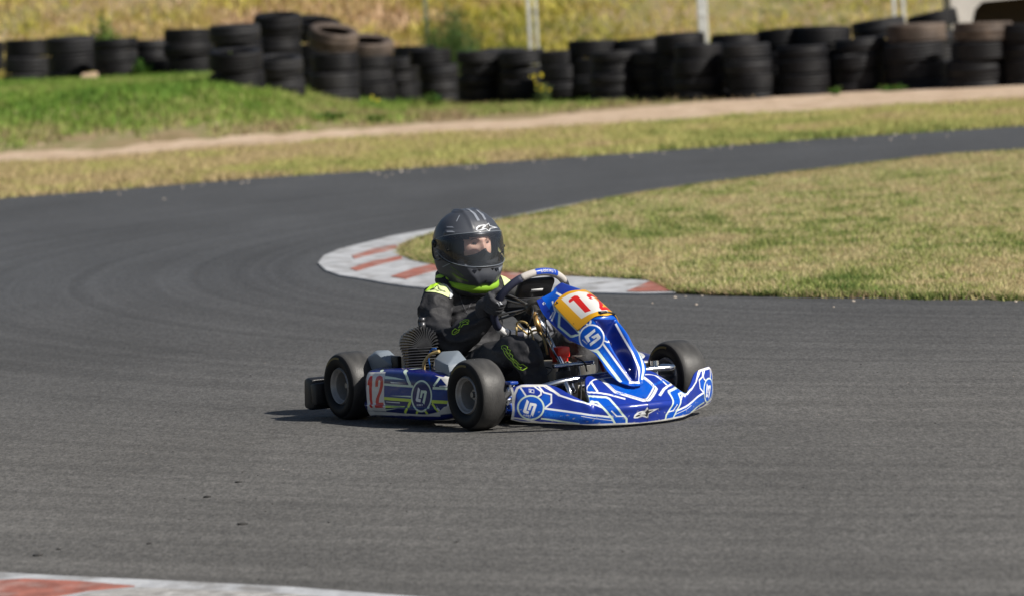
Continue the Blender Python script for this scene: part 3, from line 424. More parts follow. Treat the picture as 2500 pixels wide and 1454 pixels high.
NOSE=[
(1,[(.0,-0.936),(.0,-0.885),(.0,-0.828),(.0,-0.446),(.0,-0.419),(.0,-0.355),(.0,-0.253),(.0,-0.159),(.0,-0.054),(.0,.051),(.01,.111),(.0311,.134),(.0501,.172),(.0672,.222),(.0816,.271),(.0942,.315),(.1053,.345),(.1153,.372),(.1241,.395),(.1316,.416),(.1404,.422),(.1497,.416),(.1587,.41),(.1679,.395),(.1779,.382),(.1867,.368),(.1955,.361),(.2055,.348),(.213,.351),(.2231,.348),(.2306,.355),(.2419,.365),(.2531,.375),(.2619,.389),(.2707,.399),(.2794,.412),(.2891,.43),(.2982,.446),(.307,.466),(.4185,.486),(.4348,.486),(.4511,.486),(.4637,.493),(.4762,.5),(.4887,.507),(.4996,.523),(.5138,.541),(.5301,.568),(.5501,.75),(.5727,.75),(.5952,.75),(.6203,.75),(.6441,.75),(.6667,.75),(.688,.75),(.7093,.75),(.7306,.75),(.7506,.75),(.7682,.75),(.7882,.75),(.8145,.75),(.9937,.75),(1.0,.75),(1.0,.75),(1.0,.75),(1.0,.75),(1.0,.747),(1.0,.483),(1.0,-0.024),(1.0,-0.429),(1.0,-0.76),(.9944,-0.998),(.9524,-1.0),(.9185,-1.0),(.8935,-1.0),(.8709,-1.0),(.8509,-1.0),(.8308,-1.0),(.8133,-1.0),(.7957,-1.0),(.7782,-1.0),(.7632,-1.0),(.7481,-1.0),(.7393,-1.0),(.7306,-1.0),(.7218,-1.0),(.7118,-1.0),(.7018,-1.0),(.6892,-1.0),(.4298,-1.0),(.4073,-1.0),(.3008,-1.0),(.297,-1.0),(.2932,-1.0),(.2882,-1.0),(.2832,-1.0),(.2769,-1.0),(.2707,-1.0),(.2632,-1.0),(.2556,-1.0),(.2444,-1.0),(.2331,-1.0),(.2231,-1.0),(.213,-1.0),(.2055,-1.0),(.1955,-1.0),(.188,-1.0),(.1805,-1.0),(.1704,-1.0),(.1629,-1.0),(.1541,-1.0),(.1454,-1.0),(.1353,-1.0),(.1253,-1.0),(.114,-1.0),(.1015,-1.0),(.0865,-1.0),(.0677,-1.0),(.0451,-1.0),(.0163,-1.0),(.0,-1.0),(.0,-1.0),(.0,-1.0),(.0,-1.0),(.0,-0.99),(.0,-0.963)]),
(2,[(.0,-1.0),(.0,-0.902),(.0356,-0.887),(.077,-0.869),(.1097,-0.861),(.1327,-0.867),(.15,-0.878),(.1645,-0.893),(.1754,-0.922),(.1868,-0.955),(.198,-0.986),(.2126,-0.973),(.227,-0.958),(.2445,-0.946),(.2733,-0.933),(.3725,-0.948),(.4084,-0.957),(.396,-1.0),(.3283,-1.0),(.2569,-1.0),(.2306,-1.0),(.213,-1.0),(.198,-1.0),(.183,-1.0),(.1668,-1.0),(.1504,-0.995),(.1328,-0.986),(.1096,-0.983),(.0806,-0.99),(.0478,-1.0)]),
(2,[(.1579,-0.756),(.1704,-0.75),(.183,-0.743),(.1955,-0.737),(.208,-0.733),(.2206,-0.729),(.2356,-0.723),(.2559,-0.717),(.3363,-0.776),(.2908,-0.851),(.2733,-0.933),(.2415,-0.936),(.2229,-0.939),(.2066,-0.943),(.1921,-0.949),(.183,-0.899),(.1754,-0.851),(.1663,-0.802)]),
(2,[(.0,-0.361),(.0,-0.188),(.0005,.028),(.02,.061),(.0445,.053),(.0679,.053),(.088,.072),(.1053,.109),(.1203,.163),(.1316,.249),(.1328,.021),(.1339,-0.125),(.1337,-0.242),(.1303,-0.336),(.123,-0.415),(.1126,-0.487),(.0526,-0.513)]),  # hump in indigo: its shade and reflection put into the colour
(1,[(.5092,-0.561),(.5431,-0.541),(.5757,-0.515),(.604,-0.473),(.6266,-0.412),(.6514,-0.413),(.6742,-0.416),(.6967,-0.419),(.7196,-0.419),(.7465,-0.425),(.7769,-0.424),(.8117,-0.422),(.8538,-0.422),(.9175,-0.44),(.9144,-0.619),(.9126,-0.816),(.9028,-0.991),(.8446,-0.871),(.8016,-0.831),(.7645,-0.813),(.7326,-0.809),(.7054,-0.818),(.6791,-0.83),(.6517,-0.838),(.6216,-0.832),(.5868,-0.812),(.5509,-0.778),(.5239,-0.947),(.5187,-0.777),(.5129,-0.649)]),
(7,[(.2609,-0.43),(.2866,-0.353),(.2869,-0.223),(.2791,-0.069),(.2829,.098),(.3099,.287),(.379,.332),(.4088,.324),(.4341,.313),(.4585,.304),(.4831,.3),(.5114,.302),(.5536,.317),(.5967,.346),(.6363,.385),(.6609,.395),(.6842,.407),(.708,.426),(.7332,.451),(.7623,.495),(.8005,.497),(.8473,.527),(.9136,.493),(.8948,-0.341),(.8408,-0.342),(.8008,-0.348),(.7671,-0.353),(.7381,-0.355),(.7147,-0.369),(.6929,-0.38),(.6715,-0.389),(.65,-0.4),(.6266,-0.412),(.5965,-0.406),(.5646,-0.406),(.5315,-0.405),(.4979,-0.394),(.4687,-0.408),(.4396,-0.414),(.4084,-0.418),(.3668,-0.42)]),
(2,[(.53,-0.554),(.5682,-0.537),(.6033,-0.51),(.6329,-0.47),(.6541,-0.455),(.6742,-0.439),(.6942,-0.423),(.7143,-0.406),(.7352,-0.386),(.7576,-0.353),(.778,-0.29),(.8231,-0.256),(.8949,-0.262),(.9062,-0.468),(.8539,-0.465),(.8165,-0.475),(.7845,-0.486),(.7565,-0.495),(.7314,-0.505),(.7092,-0.514),(.6876,-0.522),(.6664,-0.532),(.644,-0.539),(.619,-0.541),(.5912,-0.542),(.5613,-0.541)]),
(2,[(.3272,.294),(.3869,.327),(.4167,.323),(.4435,.318),(.4686,.318),(.4961,.324),(.5269,.339),(.5609,.369),(.5915,.418),(.5277,.304),(.494,.285),(.466,.277),(.4388,.272),(.4137,.29),(.3857,.309)]),
(3,[(.1554,-0.764),(.1579,-0.764),(.1679,-0.827),(.1779,-0.892),(.188,-0.959),(.203,-0.953),(.218,-0.947),(.2354,-0.944),(.2605,-0.939),(.2944,-0.856),(.3702,-0.783),(.3156,-0.747),(.2679,-0.818),(.2502,-0.897),(.2262,-0.902),(.208,-0.91),(.1915,-0.916),(.1812,-0.85),(.172,-0.787),(.1621,-0.721),(.1554,-0.724)]),
(3,[(.1378,-0.783),(.1529,-0.777),(.1679,-0.773),(.1805,-0.77),(.193,-0.768),(.2055,-0.765),(.2191,-0.766),(.2353,-0.764),(.2567,-0.763),(.3342,-0.771),(.3227,-0.726),(.2554,-0.722),(.2339,-0.724),(.218,-0.724),(.2055,-0.726),(.193,-0.729),(.1805,-0.73),(.1679,-0.733),(.1535,-0.738),(.1383,-0.743)]),
(0,[(.0926,-0.742),(.1251,-0.772),(.1454,-0.815),(.1504,-0.892),(.1554,-0.967),(.1604,-0.958),(.1554,-0.876),(.1504,-0.796),(.1378,-0.764),(.122,-0.736),(.0993,-0.712)]),
(0,[(.1479,-0.952),(.1439,-0.828),(.1404,-0.831),(.1444,-0.956)]),
(0,[(.0574,-0.582),(.1201,-0.526),(.1144,-0.48),(.049,-0.524)]),
(3,[(.5238,-0.979),(.5629,-0.921),(.6013,-0.939),(.6349,-0.945),(.6644,-0.934),(.6918,-0.917),(.719,-0.899),(.7472,-0.887),(.7808,-0.892),(.818,-0.909),(.8635,-0.965),(.9048,-1.0),(.8829,-0.797),(.8334,-0.75),(.7946,-0.743),(.7612,-0.747),(.7317,-0.757),(.7057,-0.777),(.6807,-0.799),(.6543,-0.817),(.6256,-0.825),(.5914,-0.816),(.5549,-0.792),(.512,-0.858)]),
(0,[(.529,-0.589),(.5611,-0.595),(.5917,-0.6),(.6212,-0.599),(.6467,-0.593),(.6697,-0.581),(.6918,-0.567),(.7141,-0.553),(.737,-0.539),(.7643,-0.528),(.7941,-0.515),(.8279,-0.503),(.8688,-0.494),(.9375,-0.519),(.9021,-0.364),(.8509,-0.388),(.8144,-0.415),(.7845,-0.439),(.7554,-0.456),(.7318,-0.473),(.7093,-0.486),(.6892,-0.5),(.6671,-0.515),(.645,-0.529),(.6203,-0.538),(.5921,-0.544),(.5618,-0.547),(.5312,-0.547)]),
(0,[(.5263,-0.526),(.5514,-0.466),(.5516,-0.326),(.4358,.074),(.5439,-0.433),(.5213,-0.5)]),
(0,[(.3822,.296),(.4135,.291),(.4409,.283),(.4671,.277),(.4961,.276),(.5324,.284),(.5734,.304),(.6133,.332),(.6481,.364),(.6738,.384),(.6979,.411),(.7224,.447),(.7494,.5),(.7922,.508),(.847,.568),(.9337,.544),(.9537,.742),(.8698,.745),(.8177,.669),(.778,.623),(.7442,.622),(.7179,.567),(.6948,.52),(.6723,.48),(.649,.446),(.619,.392),(.5817,.353),(.5417,.325),(.5038,.311),(.4738,.311),(.4471,.319),(.4205,.33),(.3898,.341)]),
(0,[(.7276,.452),(.7615,.478),(.8017,.553),(.8555,.685),(.9482,.747),(.9486,.75),(.854,.745),(.7997,.62),(.7594,.542),(.7264,.514)]),
(0,[(.6916,.747),(.7236,.743),(.7608,.746),(.802,.75),(.8471,.75),(.8346,.75),(.7932,.75),(.7581,.75),(.7231,.75),(.693,.75)]),
(0,[(.931,-0.602),(.9245,-0.352),(.9369,.35),(.9812,.747),(.9147,.75),(.887,.467),(.8691,-0.201),(.8751,-0.492)]),
(0,[(.2584,-0.572),(.3707,-0.546),(.2632,-0.457),(.2533,-0.473),(.283,-0.533),(.2542,-0.547)]),
(0,[(.5063,-0.453),(.5212,-0.491),(.532,-0.533),(.5394,-0.58),(.5438,-0.63),(.5451,-0.692),(.5442,-0.768),(.5391,-0.849),(.5296,-0.926),(.5168,-0.987),(.5001,-1.0),(.4849,-1.0),(.4687,-1.0),(.4548,-1.0),(.4411,-1.0),(.4263,-0.975),(.4108,-0.935),(.3936,-0.891),(.3754,-0.845),(.3474,-0.798),(.2916,-0.749),(.2745,-0.706),(.2676,-0.667),(.2658,-0.629),(.2685,-0.594),(.2765,-0.56),(.2994,-0.529),(.3613,-0.498),(.3812,-0.466),(.3963,-0.434),(.4101,-0.403),(.4203,-0.369),(.4236,-0.32),(.4425,-0.33),(.47,-0.381),(.4892,-0.416)]),
(1,[(.5014,-0.481),(.5137,-0.513),(.5227,-0.548),(.5289,-0.589),(.5322,-0.635),(.5335,-0.687),(.532,-0.752),(.5276,-0.822),(.5191,-0.889),(.5086,-0.945),(.4959,-0.983),(.4822,-0.997),(.4686,-0.999),(.4559,-0.993),(.4421,-0.972),(.4285,-0.943),(.4138,-0.906),(.399,-0.868),(.384,-0.828),(.3674,-0.787),(.3397,-0.744),(.2977,-0.702),(.2852,-0.664),(.2829,-0.631),(.2878,-0.6),(.309,-0.568),(.3564,-0.541),(.3758,-0.513),(.3904,-0.487),(.4037,-0.462),(.4173,-0.441),(.4308,-0.425),(.4438,-0.417),(.4584,-0.42),(.4733,-0.433),(.4879,-0.455)]),
(0,[(.3995,-0.742),(.4033,-0.654),(.4088,-0.581),(.4137,-0.505),(.431,-0.53),(.4282,-0.609),(.4258,-0.696),(.4535,-0.732),(.4522,-0.813)]),
(0,[(.4413,-0.627),(.4576,-0.512),(.4917,-0.534),(.4879,-0.621),(.484,-0.724),(.4814,-0.866),(.4655,-0.802),(.4691,-0.675),(.476,-0.581),(.4641,-0.588),(.4591,-0.649)]),
(0,[(.4534,-0.513),(.4845,-0.515),(.4918,-0.559),(.4866,-0.635),(.4831,-0.731),(.4789,-0.853),(.4634,-0.803),(.4664,-0.676),(.4725,-0.585),(.4566,-0.581),(.4482,-0.656),(.4365,-0.65),(.4458,-0.582)]),
(0,[(.4108,-0.821),(.4098,-0.85),(.4128,-0.854),(.4135,-0.824)]),
(0,[(.4179,-0.822),(.4103,-0.836),(.4167,-0.859),(.4186,-0.853),(.4146,-0.839),(.4191,-0.83)]),
(0,[(.4247,-0.863),(.4257,-0.839),(.4262,-0.837),(.4288,-0.838),(.4285,-0.865),(.431,-0.869),(.4316,-0.83),(.4256,-0.826),(.4232,-0.832),(.4219,-0.859)]),
(0,[(.4236,-0.853),(.4302,-0.859),(.4299,-0.848),(.4236,-0.844)]),
(0,[(.4361,-0.873),(.437,-0.844),(.4408,-0.847),(.4406,-0.854),(.4356,-0.85),(.4358,-0.86),(.4428,-0.867),(.4435,-0.839),(.4347,-0.832),(.4336,-0.869)]),
(0,[(.437,-0.859),(.4401,-0.879),(.442,-0.875),(.4389,-0.855)]),
(0,[(.4473,-0.854),(.4539,-0.859),(.4538,-0.847),(.4472,-0.842)]),
(0,[(.4493,-0.848),(.4485,-0.885),(.4511,-0.889),(.4517,-0.852)]),
(9,[(.5753,-0.671),(.574,-0.764),(.5864,-0.774),(.5864,-0.749),(.5804,-0.745),(.5812,-0.675)]),
(9,[(.6042,-0.742),(.604,-0.706),(.6089,-0.709),(.6092,-0.784),(.6147,-0.789),(.6139,-0.688),(.5988,-0.681),(.599,-0.737)]),
(9,[(.6141,-0.698),(.6152,-0.78),(.6209,-0.783),(.6192,-0.702)]),
(9,[(.6273,-0.694),(.6144,-0.738),(.6294,-0.796),(.632,-0.777),(.6236,-0.743),(.6313,-0.715)]),
(9,[(.64,-0.788),(.6389,-0.723),(.6397,-0.717),(.6451,-0.717),(.6469,-0.787),(.6517,-0.788),(.6491,-0.692),(.6374,-0.693),(.6338,-0.71),(.6352,-0.786)]),
(9,[(.637,-0.766),(.6491,-0.767),(.6481,-0.742),(.6366,-0.742)]),
(9,[(.6581,-0.786),(.6558,-0.716),(.6618,-0.713),(.6625,-0.73),(.6541,-0.732),(.6547,-0.757),(.6678,-0.754),(.6653,-0.688),(.6507,-0.692),(.6536,-0.787)]),
(9,[(.6578,-0.752),(.6653,-0.792),(.6681,-0.775),(.6607,-0.736)]),
(9,[(.6699,-0.711),(.6816,-0.706),(.6802,-0.682),(.6691,-0.687)]),
(9,[(.6731,-0.697),(.6767,-0.78),(.6811,-0.779),(.677,-0.696)]),
(9,[(.6827,-0.684),(.6877,-0.789),(.6967,-0.784),(.6949,-0.759),(.6908,-0.761),(.6868,-0.683)]),
(9,[(.7071,-0.732),(.7048,-0.696),(.7088,-0.695),(.7138,-0.774),(.7181,-0.772),(.7115,-0.669),(.6995,-0.674),(.703,-0.734)]),
(9,[(.712,-0.68),(.7176,-0.762),(.722,-0.762),(.7167,-0.679)]),
(9,[(.723,-0.667),(.7146,-0.72),(.7309,-0.771),(.7319,-0.749),(.7218,-0.717),(.7269,-0.684)]),
(9,[(.7402,-0.758),(.7345,-0.69),(.7359,-0.686),(.7414,-0.685),(.7474,-0.757),(.7533,-0.759),(.7442,-0.661),(.732,-0.662),(.7294,-0.681),(.7352,-0.758)]),
(9,[(.7365,-0.737),(.7488,-0.736),(.7461,-0.709),(.7341,-0.71)]),
(0,[(.0452,-0.927),(.0624,-0.916),(.0634,-0.88),(.0523,-0.877),(.0419,-0.896),(.0425,-0.925),(.0477,-0.921),(.0475,-0.898),(.0526,-0.887),(.0575,-0.891),(.0571,-0.91),(.045,-0.919)])]
PLATE=[(8,[(0.1313,-0.562),(0.1331,-0.473),(0.133,-0.372),(0.1337,-0.254),(0.129,-0.097),(0.134,0.012),(0.1397,0.152),(0.1547,0.139),(0.1683,0.133),(0.1814,0.132),(0.2006,0.096),(0.2198,0.085),(0.2359,0.106),(0.2539,0.153),(0.2456,-0.037),(0.2374,-0.182),(0.2381,-0.302),(0.2348,-0.395),(0.2322,-0.48),(0.2285,-0.554),(0.2137,-0.554),(0.2004,-0.556),(0.1877,-0.556),(0.1751,-0.557),(0.1621,-0.557),(0.148,-0.559)]),(5,[(0.1561,-0.496),(0.1529,-0.469),(0.148,-0.305),(0.1528,-0.249),(0.1682,-0.268),(0.1824,-0.285),(0.1961,-0.298),(0.2101,-0.308),(0.2254,-0.317),(0.2191,-0.435),(0.2043,-0.43),(0.1905,-0.425),(0.1769,-0.419),(0.1629,-0.412),(0.1632,-0.5)]),(5,[(0.178,-0.06),(0.16,-0.05),(0.15,0.05),(0.15,0.2),(0.16,0.32),(0.178,0.35),(0.195,0.28),(0.215,0.1),(0.2195,0.05),(0.2195,0.35),(0.236,0.35),(0.236,-0.08),(0.222,-0.08),(0.2,0.06),(0.185,0.18),(0.176,0.22),(0.168,0.18),(0.165,0.1),(0.167,0.03),(0.178,0.03)])]
FAR_EDGE=[[-9.349,44.3],[-7.198,45.3],[-5.631,46.3],[-4.329,47.15],[-3.324,47.85],[-2.298,48.8],[-1.217,49.15],[-0.12,49.6],[1.38,50.4],[2.939,51.4],[4.914,52.05],[6.923,52.6],[9.396,53.3]]
NEAR_EDGE=[[-3.798,18.35],[-2.058,16.4],[-1.523,15.9],[-1.378,15.75],[-1.098,15.5],[-0.662,15.1],[-0.317,14.7],[0.116,14.25],[0.718,13.6],[1.768,12.45]]
ISLAND=[[11.176,50.6],[7.643,47.4],[5.734,46.25],[4.252,45.15],[3.563,44.95],[2.815,43.75],[2.105,42.6],[1.595,41.75],[1.101,40.8],[0.785,40.25],[0.444,39.35],[-0.028,37.8],[-0.251,37.3],[-0.52,36.6],[-0.753,35.95],[-0.898,35.25],[-1.061,34.5],[-1.139,33.7],[-1.144,32.85],[-1.074,32.0],[-0.972,31.35],[-0.819,30.8],[-0.67,30.2],[-0.528,29.75],[-0.325,29.3],[0.001,28.8],[0.318,28.45],[0.646,28.0],[0.828,27.85],[1.316,27.25],[2.415,26.0],[3.58,24.7],[5.055,23.05]]
ISL_GRASS=[[11.176,50.6],[7.643,47.4],[5.734,46.25],[4.252,45.15],[3.563,44.95],[2.815,43.75],[2.105,42.6],[1.595,41.75],[1.097,40.65],[0.776,39.8],[0.434,38.65],[-0.029,37.15],[-0.248,36.65],[-0.406,36.0],[-0.555,35.15],[-0.657,34.2],[-0.642,33.3],[-0.544,32.5],[-0.443,32.05],[-0.319,31.45],[-0.108,30.9],[0.119,30.4],[0.339,29.95],[0.554,29.55],[0.741,29.15],[0.792,28.7],[0.833,28.0],[1.046,27.6],[1.316,27.25],[2.415,26.0],[3.58,24.7],[5.055,23.05]]
GRAVEL_NEAR=[[-8.42,55.75],[-6.91,57.0],[-5.2,56.85],[-4.347,56.75],[-3.541,57.4],[-2.73,58.35],[-1.874,58.75],[-1.003,58.95],[0.313,58.95],[1.195,59.2],[2.545,59.85],[3.924,60.5],[5.738,60.65],[9.037,61.6]]
GRAVEL_FAR=[[-9.031,59.85],[-7.32,60.45],[-5.499,60.2],[-4.589,60.0],[-3.725,60.5],[-2.85,61.05],[-1.977,62.2],[-1.088,64.45],[0.35,64.45],[1.356,66.65],[2.907,68.1],[4.486,69.0],[6.491,68.5],[10.183,69.35]]
RED=[[[-0.963,33.5],[-0.848,34.2],[-0.712,34.55],[-0.685,34.15],[-0.816,33.65],[-0.933,33.1]],[[-0.931,32.0],[-0.815,32.7],[-0.657,33.15],[-0.637,32.8],[-0.775,32.2],[-0.886,31.65]],[[-0.673,30.85],[-0.555,31.6],[-0.419,32.1],[-0.368,31.75],[-0.366,31.5],[-0.5,30.95],[-0.584,30.5]],[[-0.108,30.9],[-0.016,30.65],[0.119,30.3],[0.093,29.75],[-0.019,29.25],[-0.15,29.35],[-0.217,29.65]],[[0.738,29.05],[0.855,28.65],[0.833,28.0],[0.648,28.1],[0.588,28.2]]]
RED_NEAR=[[-2.369,16.0],[-1.501,15.65],[-1.431,15.65],[-1.256,15.5],[-1.092,15.3],[-1.214,15.25],[-1.297,15.15],[-1.375,15.0],[-2.263,15.25]]
GREY_NEAR=[[-1.072,15.25],[-0.887,15.1],[-0.654,14.9],[-0.369,14.55],[-0.096,14.05],[-1.185,14.55],[-1.278,15.05],[-1.205,15.2]]
WHITE_IN=[[-0.998,33.15],[-0.995,32.7],[-0.962,32.2],[-0.913,31.6],[-0.776,30.95],[-0.655,30.4]]
STACKS=[[-7.67,81.65,0.52,0.636,0.6,4],[-6.82,79.55,0.52,0.62,0.608,3],[-6.04,77.95,0.52,0.654,0.613,3],[-5.36,77.25,0.52,0.585,0.573,4],[-4.84,77.65,0.52,0.53,0.525,4],[-4.27,76.9,0.52,0.651,0.656,4],[-3.26,68.7,0.462,0.643,0.439,2],[-2.78,69.8,0.343,0.58,0.43,2],[-2.19,72.55,0.168,0.603,0.851,4],[-1.8,75.35,0.07,0.683,0.789,5],[-1.4,76.6,0.009,0.557,0.62,4],[-0.83,75.4,0.0,0.515,0.728,4],[-0.29,73.15,0.0,0.576,0.706,5],[0.3,72.7,0.0,0.572,0.686,4],[0.85,71.9,0.0,0.555,0.667,4],[1.44,70.7,0.0,0.588,0.641,5],[1.99,70.6,0.0,0.545,0.613,4],[2.52,69.3,0.0,0.576,0.69,4],[3.14,68.95,0.0,0.584,0.671,4],[3.77,68.85,0.0,0.603,0.609,4],[4.46,69.3,0.0,0.607,0.649,4],[5.19,68.95,0.0,0.727,0.804,4],[5.85,68.2,0.0,0.699,0.79,4],[6.54,68.1,0.0,0.678,0.744,4]]
BACK=[[-3.24,69.35,0.457,0.592,0.784,4],[-2.85,70.45,0.362,0.585,0.943,4],[-2.4,73.2,0.23,0.608,0.935,4],[-1.19,77.58,0.0,0.576,0.76,4],[0.09,73.68,0.0,0.569,0.706,4],[1.21,71.68,0.0,0.596,0.773,4],[1.77,71.68,0.0,0.617,0.77,4],[2.34,70.28,0.0,0.584,0.823,4],[2.95,69.93,0.0,0.581,0.779,4],[3.55,69.93,0.0,0.592,0.82,4],[4.08,69.83,0.0,0.684,0.823,4],[4.87,70.28,0.0,0.626,0.845,4],[5.55,69.93,0.0,0.571,0.895,5]]
# ------------------------------------------------------------------ the ground and the track
def sstep(t): t = np.clip(t, 0, 1); return t * t * (3 - 2 * t)
def terr(X, Y):
    X = np.asarray(X, float); Y = np.asarray(Y, float)
    bank = .52 * sstep((-X - 1.2) / 2.6) * sstep((Y - 59) / 9)
    hill = np.where(Y > 82, (Y - 82), 0.) 
    hill = .20 * hill * sstep((Y - 82) / 8) + .012 * hill ** 1.5
    return bank + np.minimum(hill, 14)
mats = {}
def ground_mat(name, stops, scale, rough=.95, bump=.6, bscale=25, stretch=(1, .25, 1), fine=120):
    m = bpy.data.materials.new(name); m.use_nodes = True; N = m.node_tree.nodes; Lk = m.node_tree.links; b = N['Principled BSDF']
    b.inputs['Roughness'].default_value = rough; b.inputs['Specular IOR Level'].default_value = .15
    g = N.new('ShaderNodeNewGeometry'); mp = N.new('ShaderNodeMapping'); mp.inputs['Scale'].default_value = stretch; Lk.new(g.outputs['Position'], mp.inputs[0])
    n = N.new('ShaderNodeTexNoise'); n.inputs['Scale'].default_value = scale; n.inputs['Detail'].default_value = 9; n.inputs['Roughness'].default_value = .65; Lk.new(mp.outputs[0], n.inputs[0])
    cr = N.new('ShaderNodeValToRGB'); el = cr.color_ramp.elements
    while len(el) < len(stops): el.new(.5)
    for e, (p, c) in zip(el, stops): e.position = p; e.color = (*c, 1)
    Lk.new(n.outputs['Fac'], cr.inputs[0])
    n2 = N.new('ShaderNodeTexNoise'); n2.inputs['Scale'].default_value = fine; n2.inputs['Detail'].default_value = 3; Lk.new(g.outputs['Position'], n2.inputs[0])
    mr = N.new('ShaderNodeMapRange'); mr.inputs['From Min'].default_value = .3; mr.inputs['From Max'].default_value = .7; mr.inputs['To Min'].default_value = .75; mr.inputs['To Max'].default_value = 1.25; Lk.new(n2.outputs['Fac'], mr.inputs[0])
    mx = N.new('ShaderNodeVectorMath'); mx.operation = 'SCALE'; Lk.new(cr.outputs[0], mx.inputs[0]); Lk.new(mr.outputs[0], mx.inputs['Scale'])
    Lk.new(mx.outputs[0], b.inputs['Base Color'])
    bp = N.new('ShaderNodeBump'); bp.inputs['Strength'].default_value = bump; bp.inputs['Distance'].default_value = .03
    n3 = N.new('ShaderNodeTexNoise'); n3.inputs['Scale'].default_value = bscale; n3.inputs['Detail'].default_value = 6; Lk.new(g.outputs['Position'], n3.inputs[0])
    Lk.new(n3.outputs['Fac'], bp.inputs['Height']); Lk.new(bp.outputs[0], b.inputs['Normal'])
    return m
m_soil = ground_mat('soil_and_thatch', [(.3, (.17, .14, .06)), (.45, (.30, .22, .13)), (.55, (.22, .20, .09)), (.7, (.46, .34, .23))], 1.1, stretch=(1, .5, 1))
m_gravel = ground_mat('pale_gravel', [(.3, (.44, .32, .22)), (.5, (.56, .42, .30)), (.7, (.66, .52, .39))], 3.0, bump=1.0, bscale=40, fine=30)
xs = np.concatenate([np.linspace(-220, -16, 14), np.linspace(-14, 16, 90), np.linspace(20, 220, 14)])
ys = np.concatenate([[-60, -20, 0, 8], np.linspace(12, 58, 24), np.linspace(59, 110, 120), [115, 125, 140, 170, 220, 300, 420]])
GX, GY = np.meshgrid(xs, ys); P = np.stack([GX, GY, terr(GX, GY) + np.where(GY > 84, (fbm(GX, GY, .35, 3) - .5) * .5, 0)], -1)
tag(link('ground', grid_mesh('ground', P), m_soil), 'grass verge soil running up to the weedy bank', kind='structure')

def sheet(name, poly, z, m, label, zfn=None, sub=1):
    bm = bmesh.new(); vs = [bm.verts.new((x, y, z)) for x, y in poly]
    f = bm.faces.new(vs); bmesh.ops.triangulate(bm, faces=[f])
    me = bpy.data.meshes.new(name); 
    bmesh.ops.recalc_face_normals(bm, faces=bm.faces)
    if bm.faces[:] and bm.faces[0].normal.z < 0: bmesh.ops.reverse_faces(bm, faces=bm.faces)
    bm.to_mesh(me); bm.free()
    return tag(link(name, me, m, smooth=False), label, kind='structure')

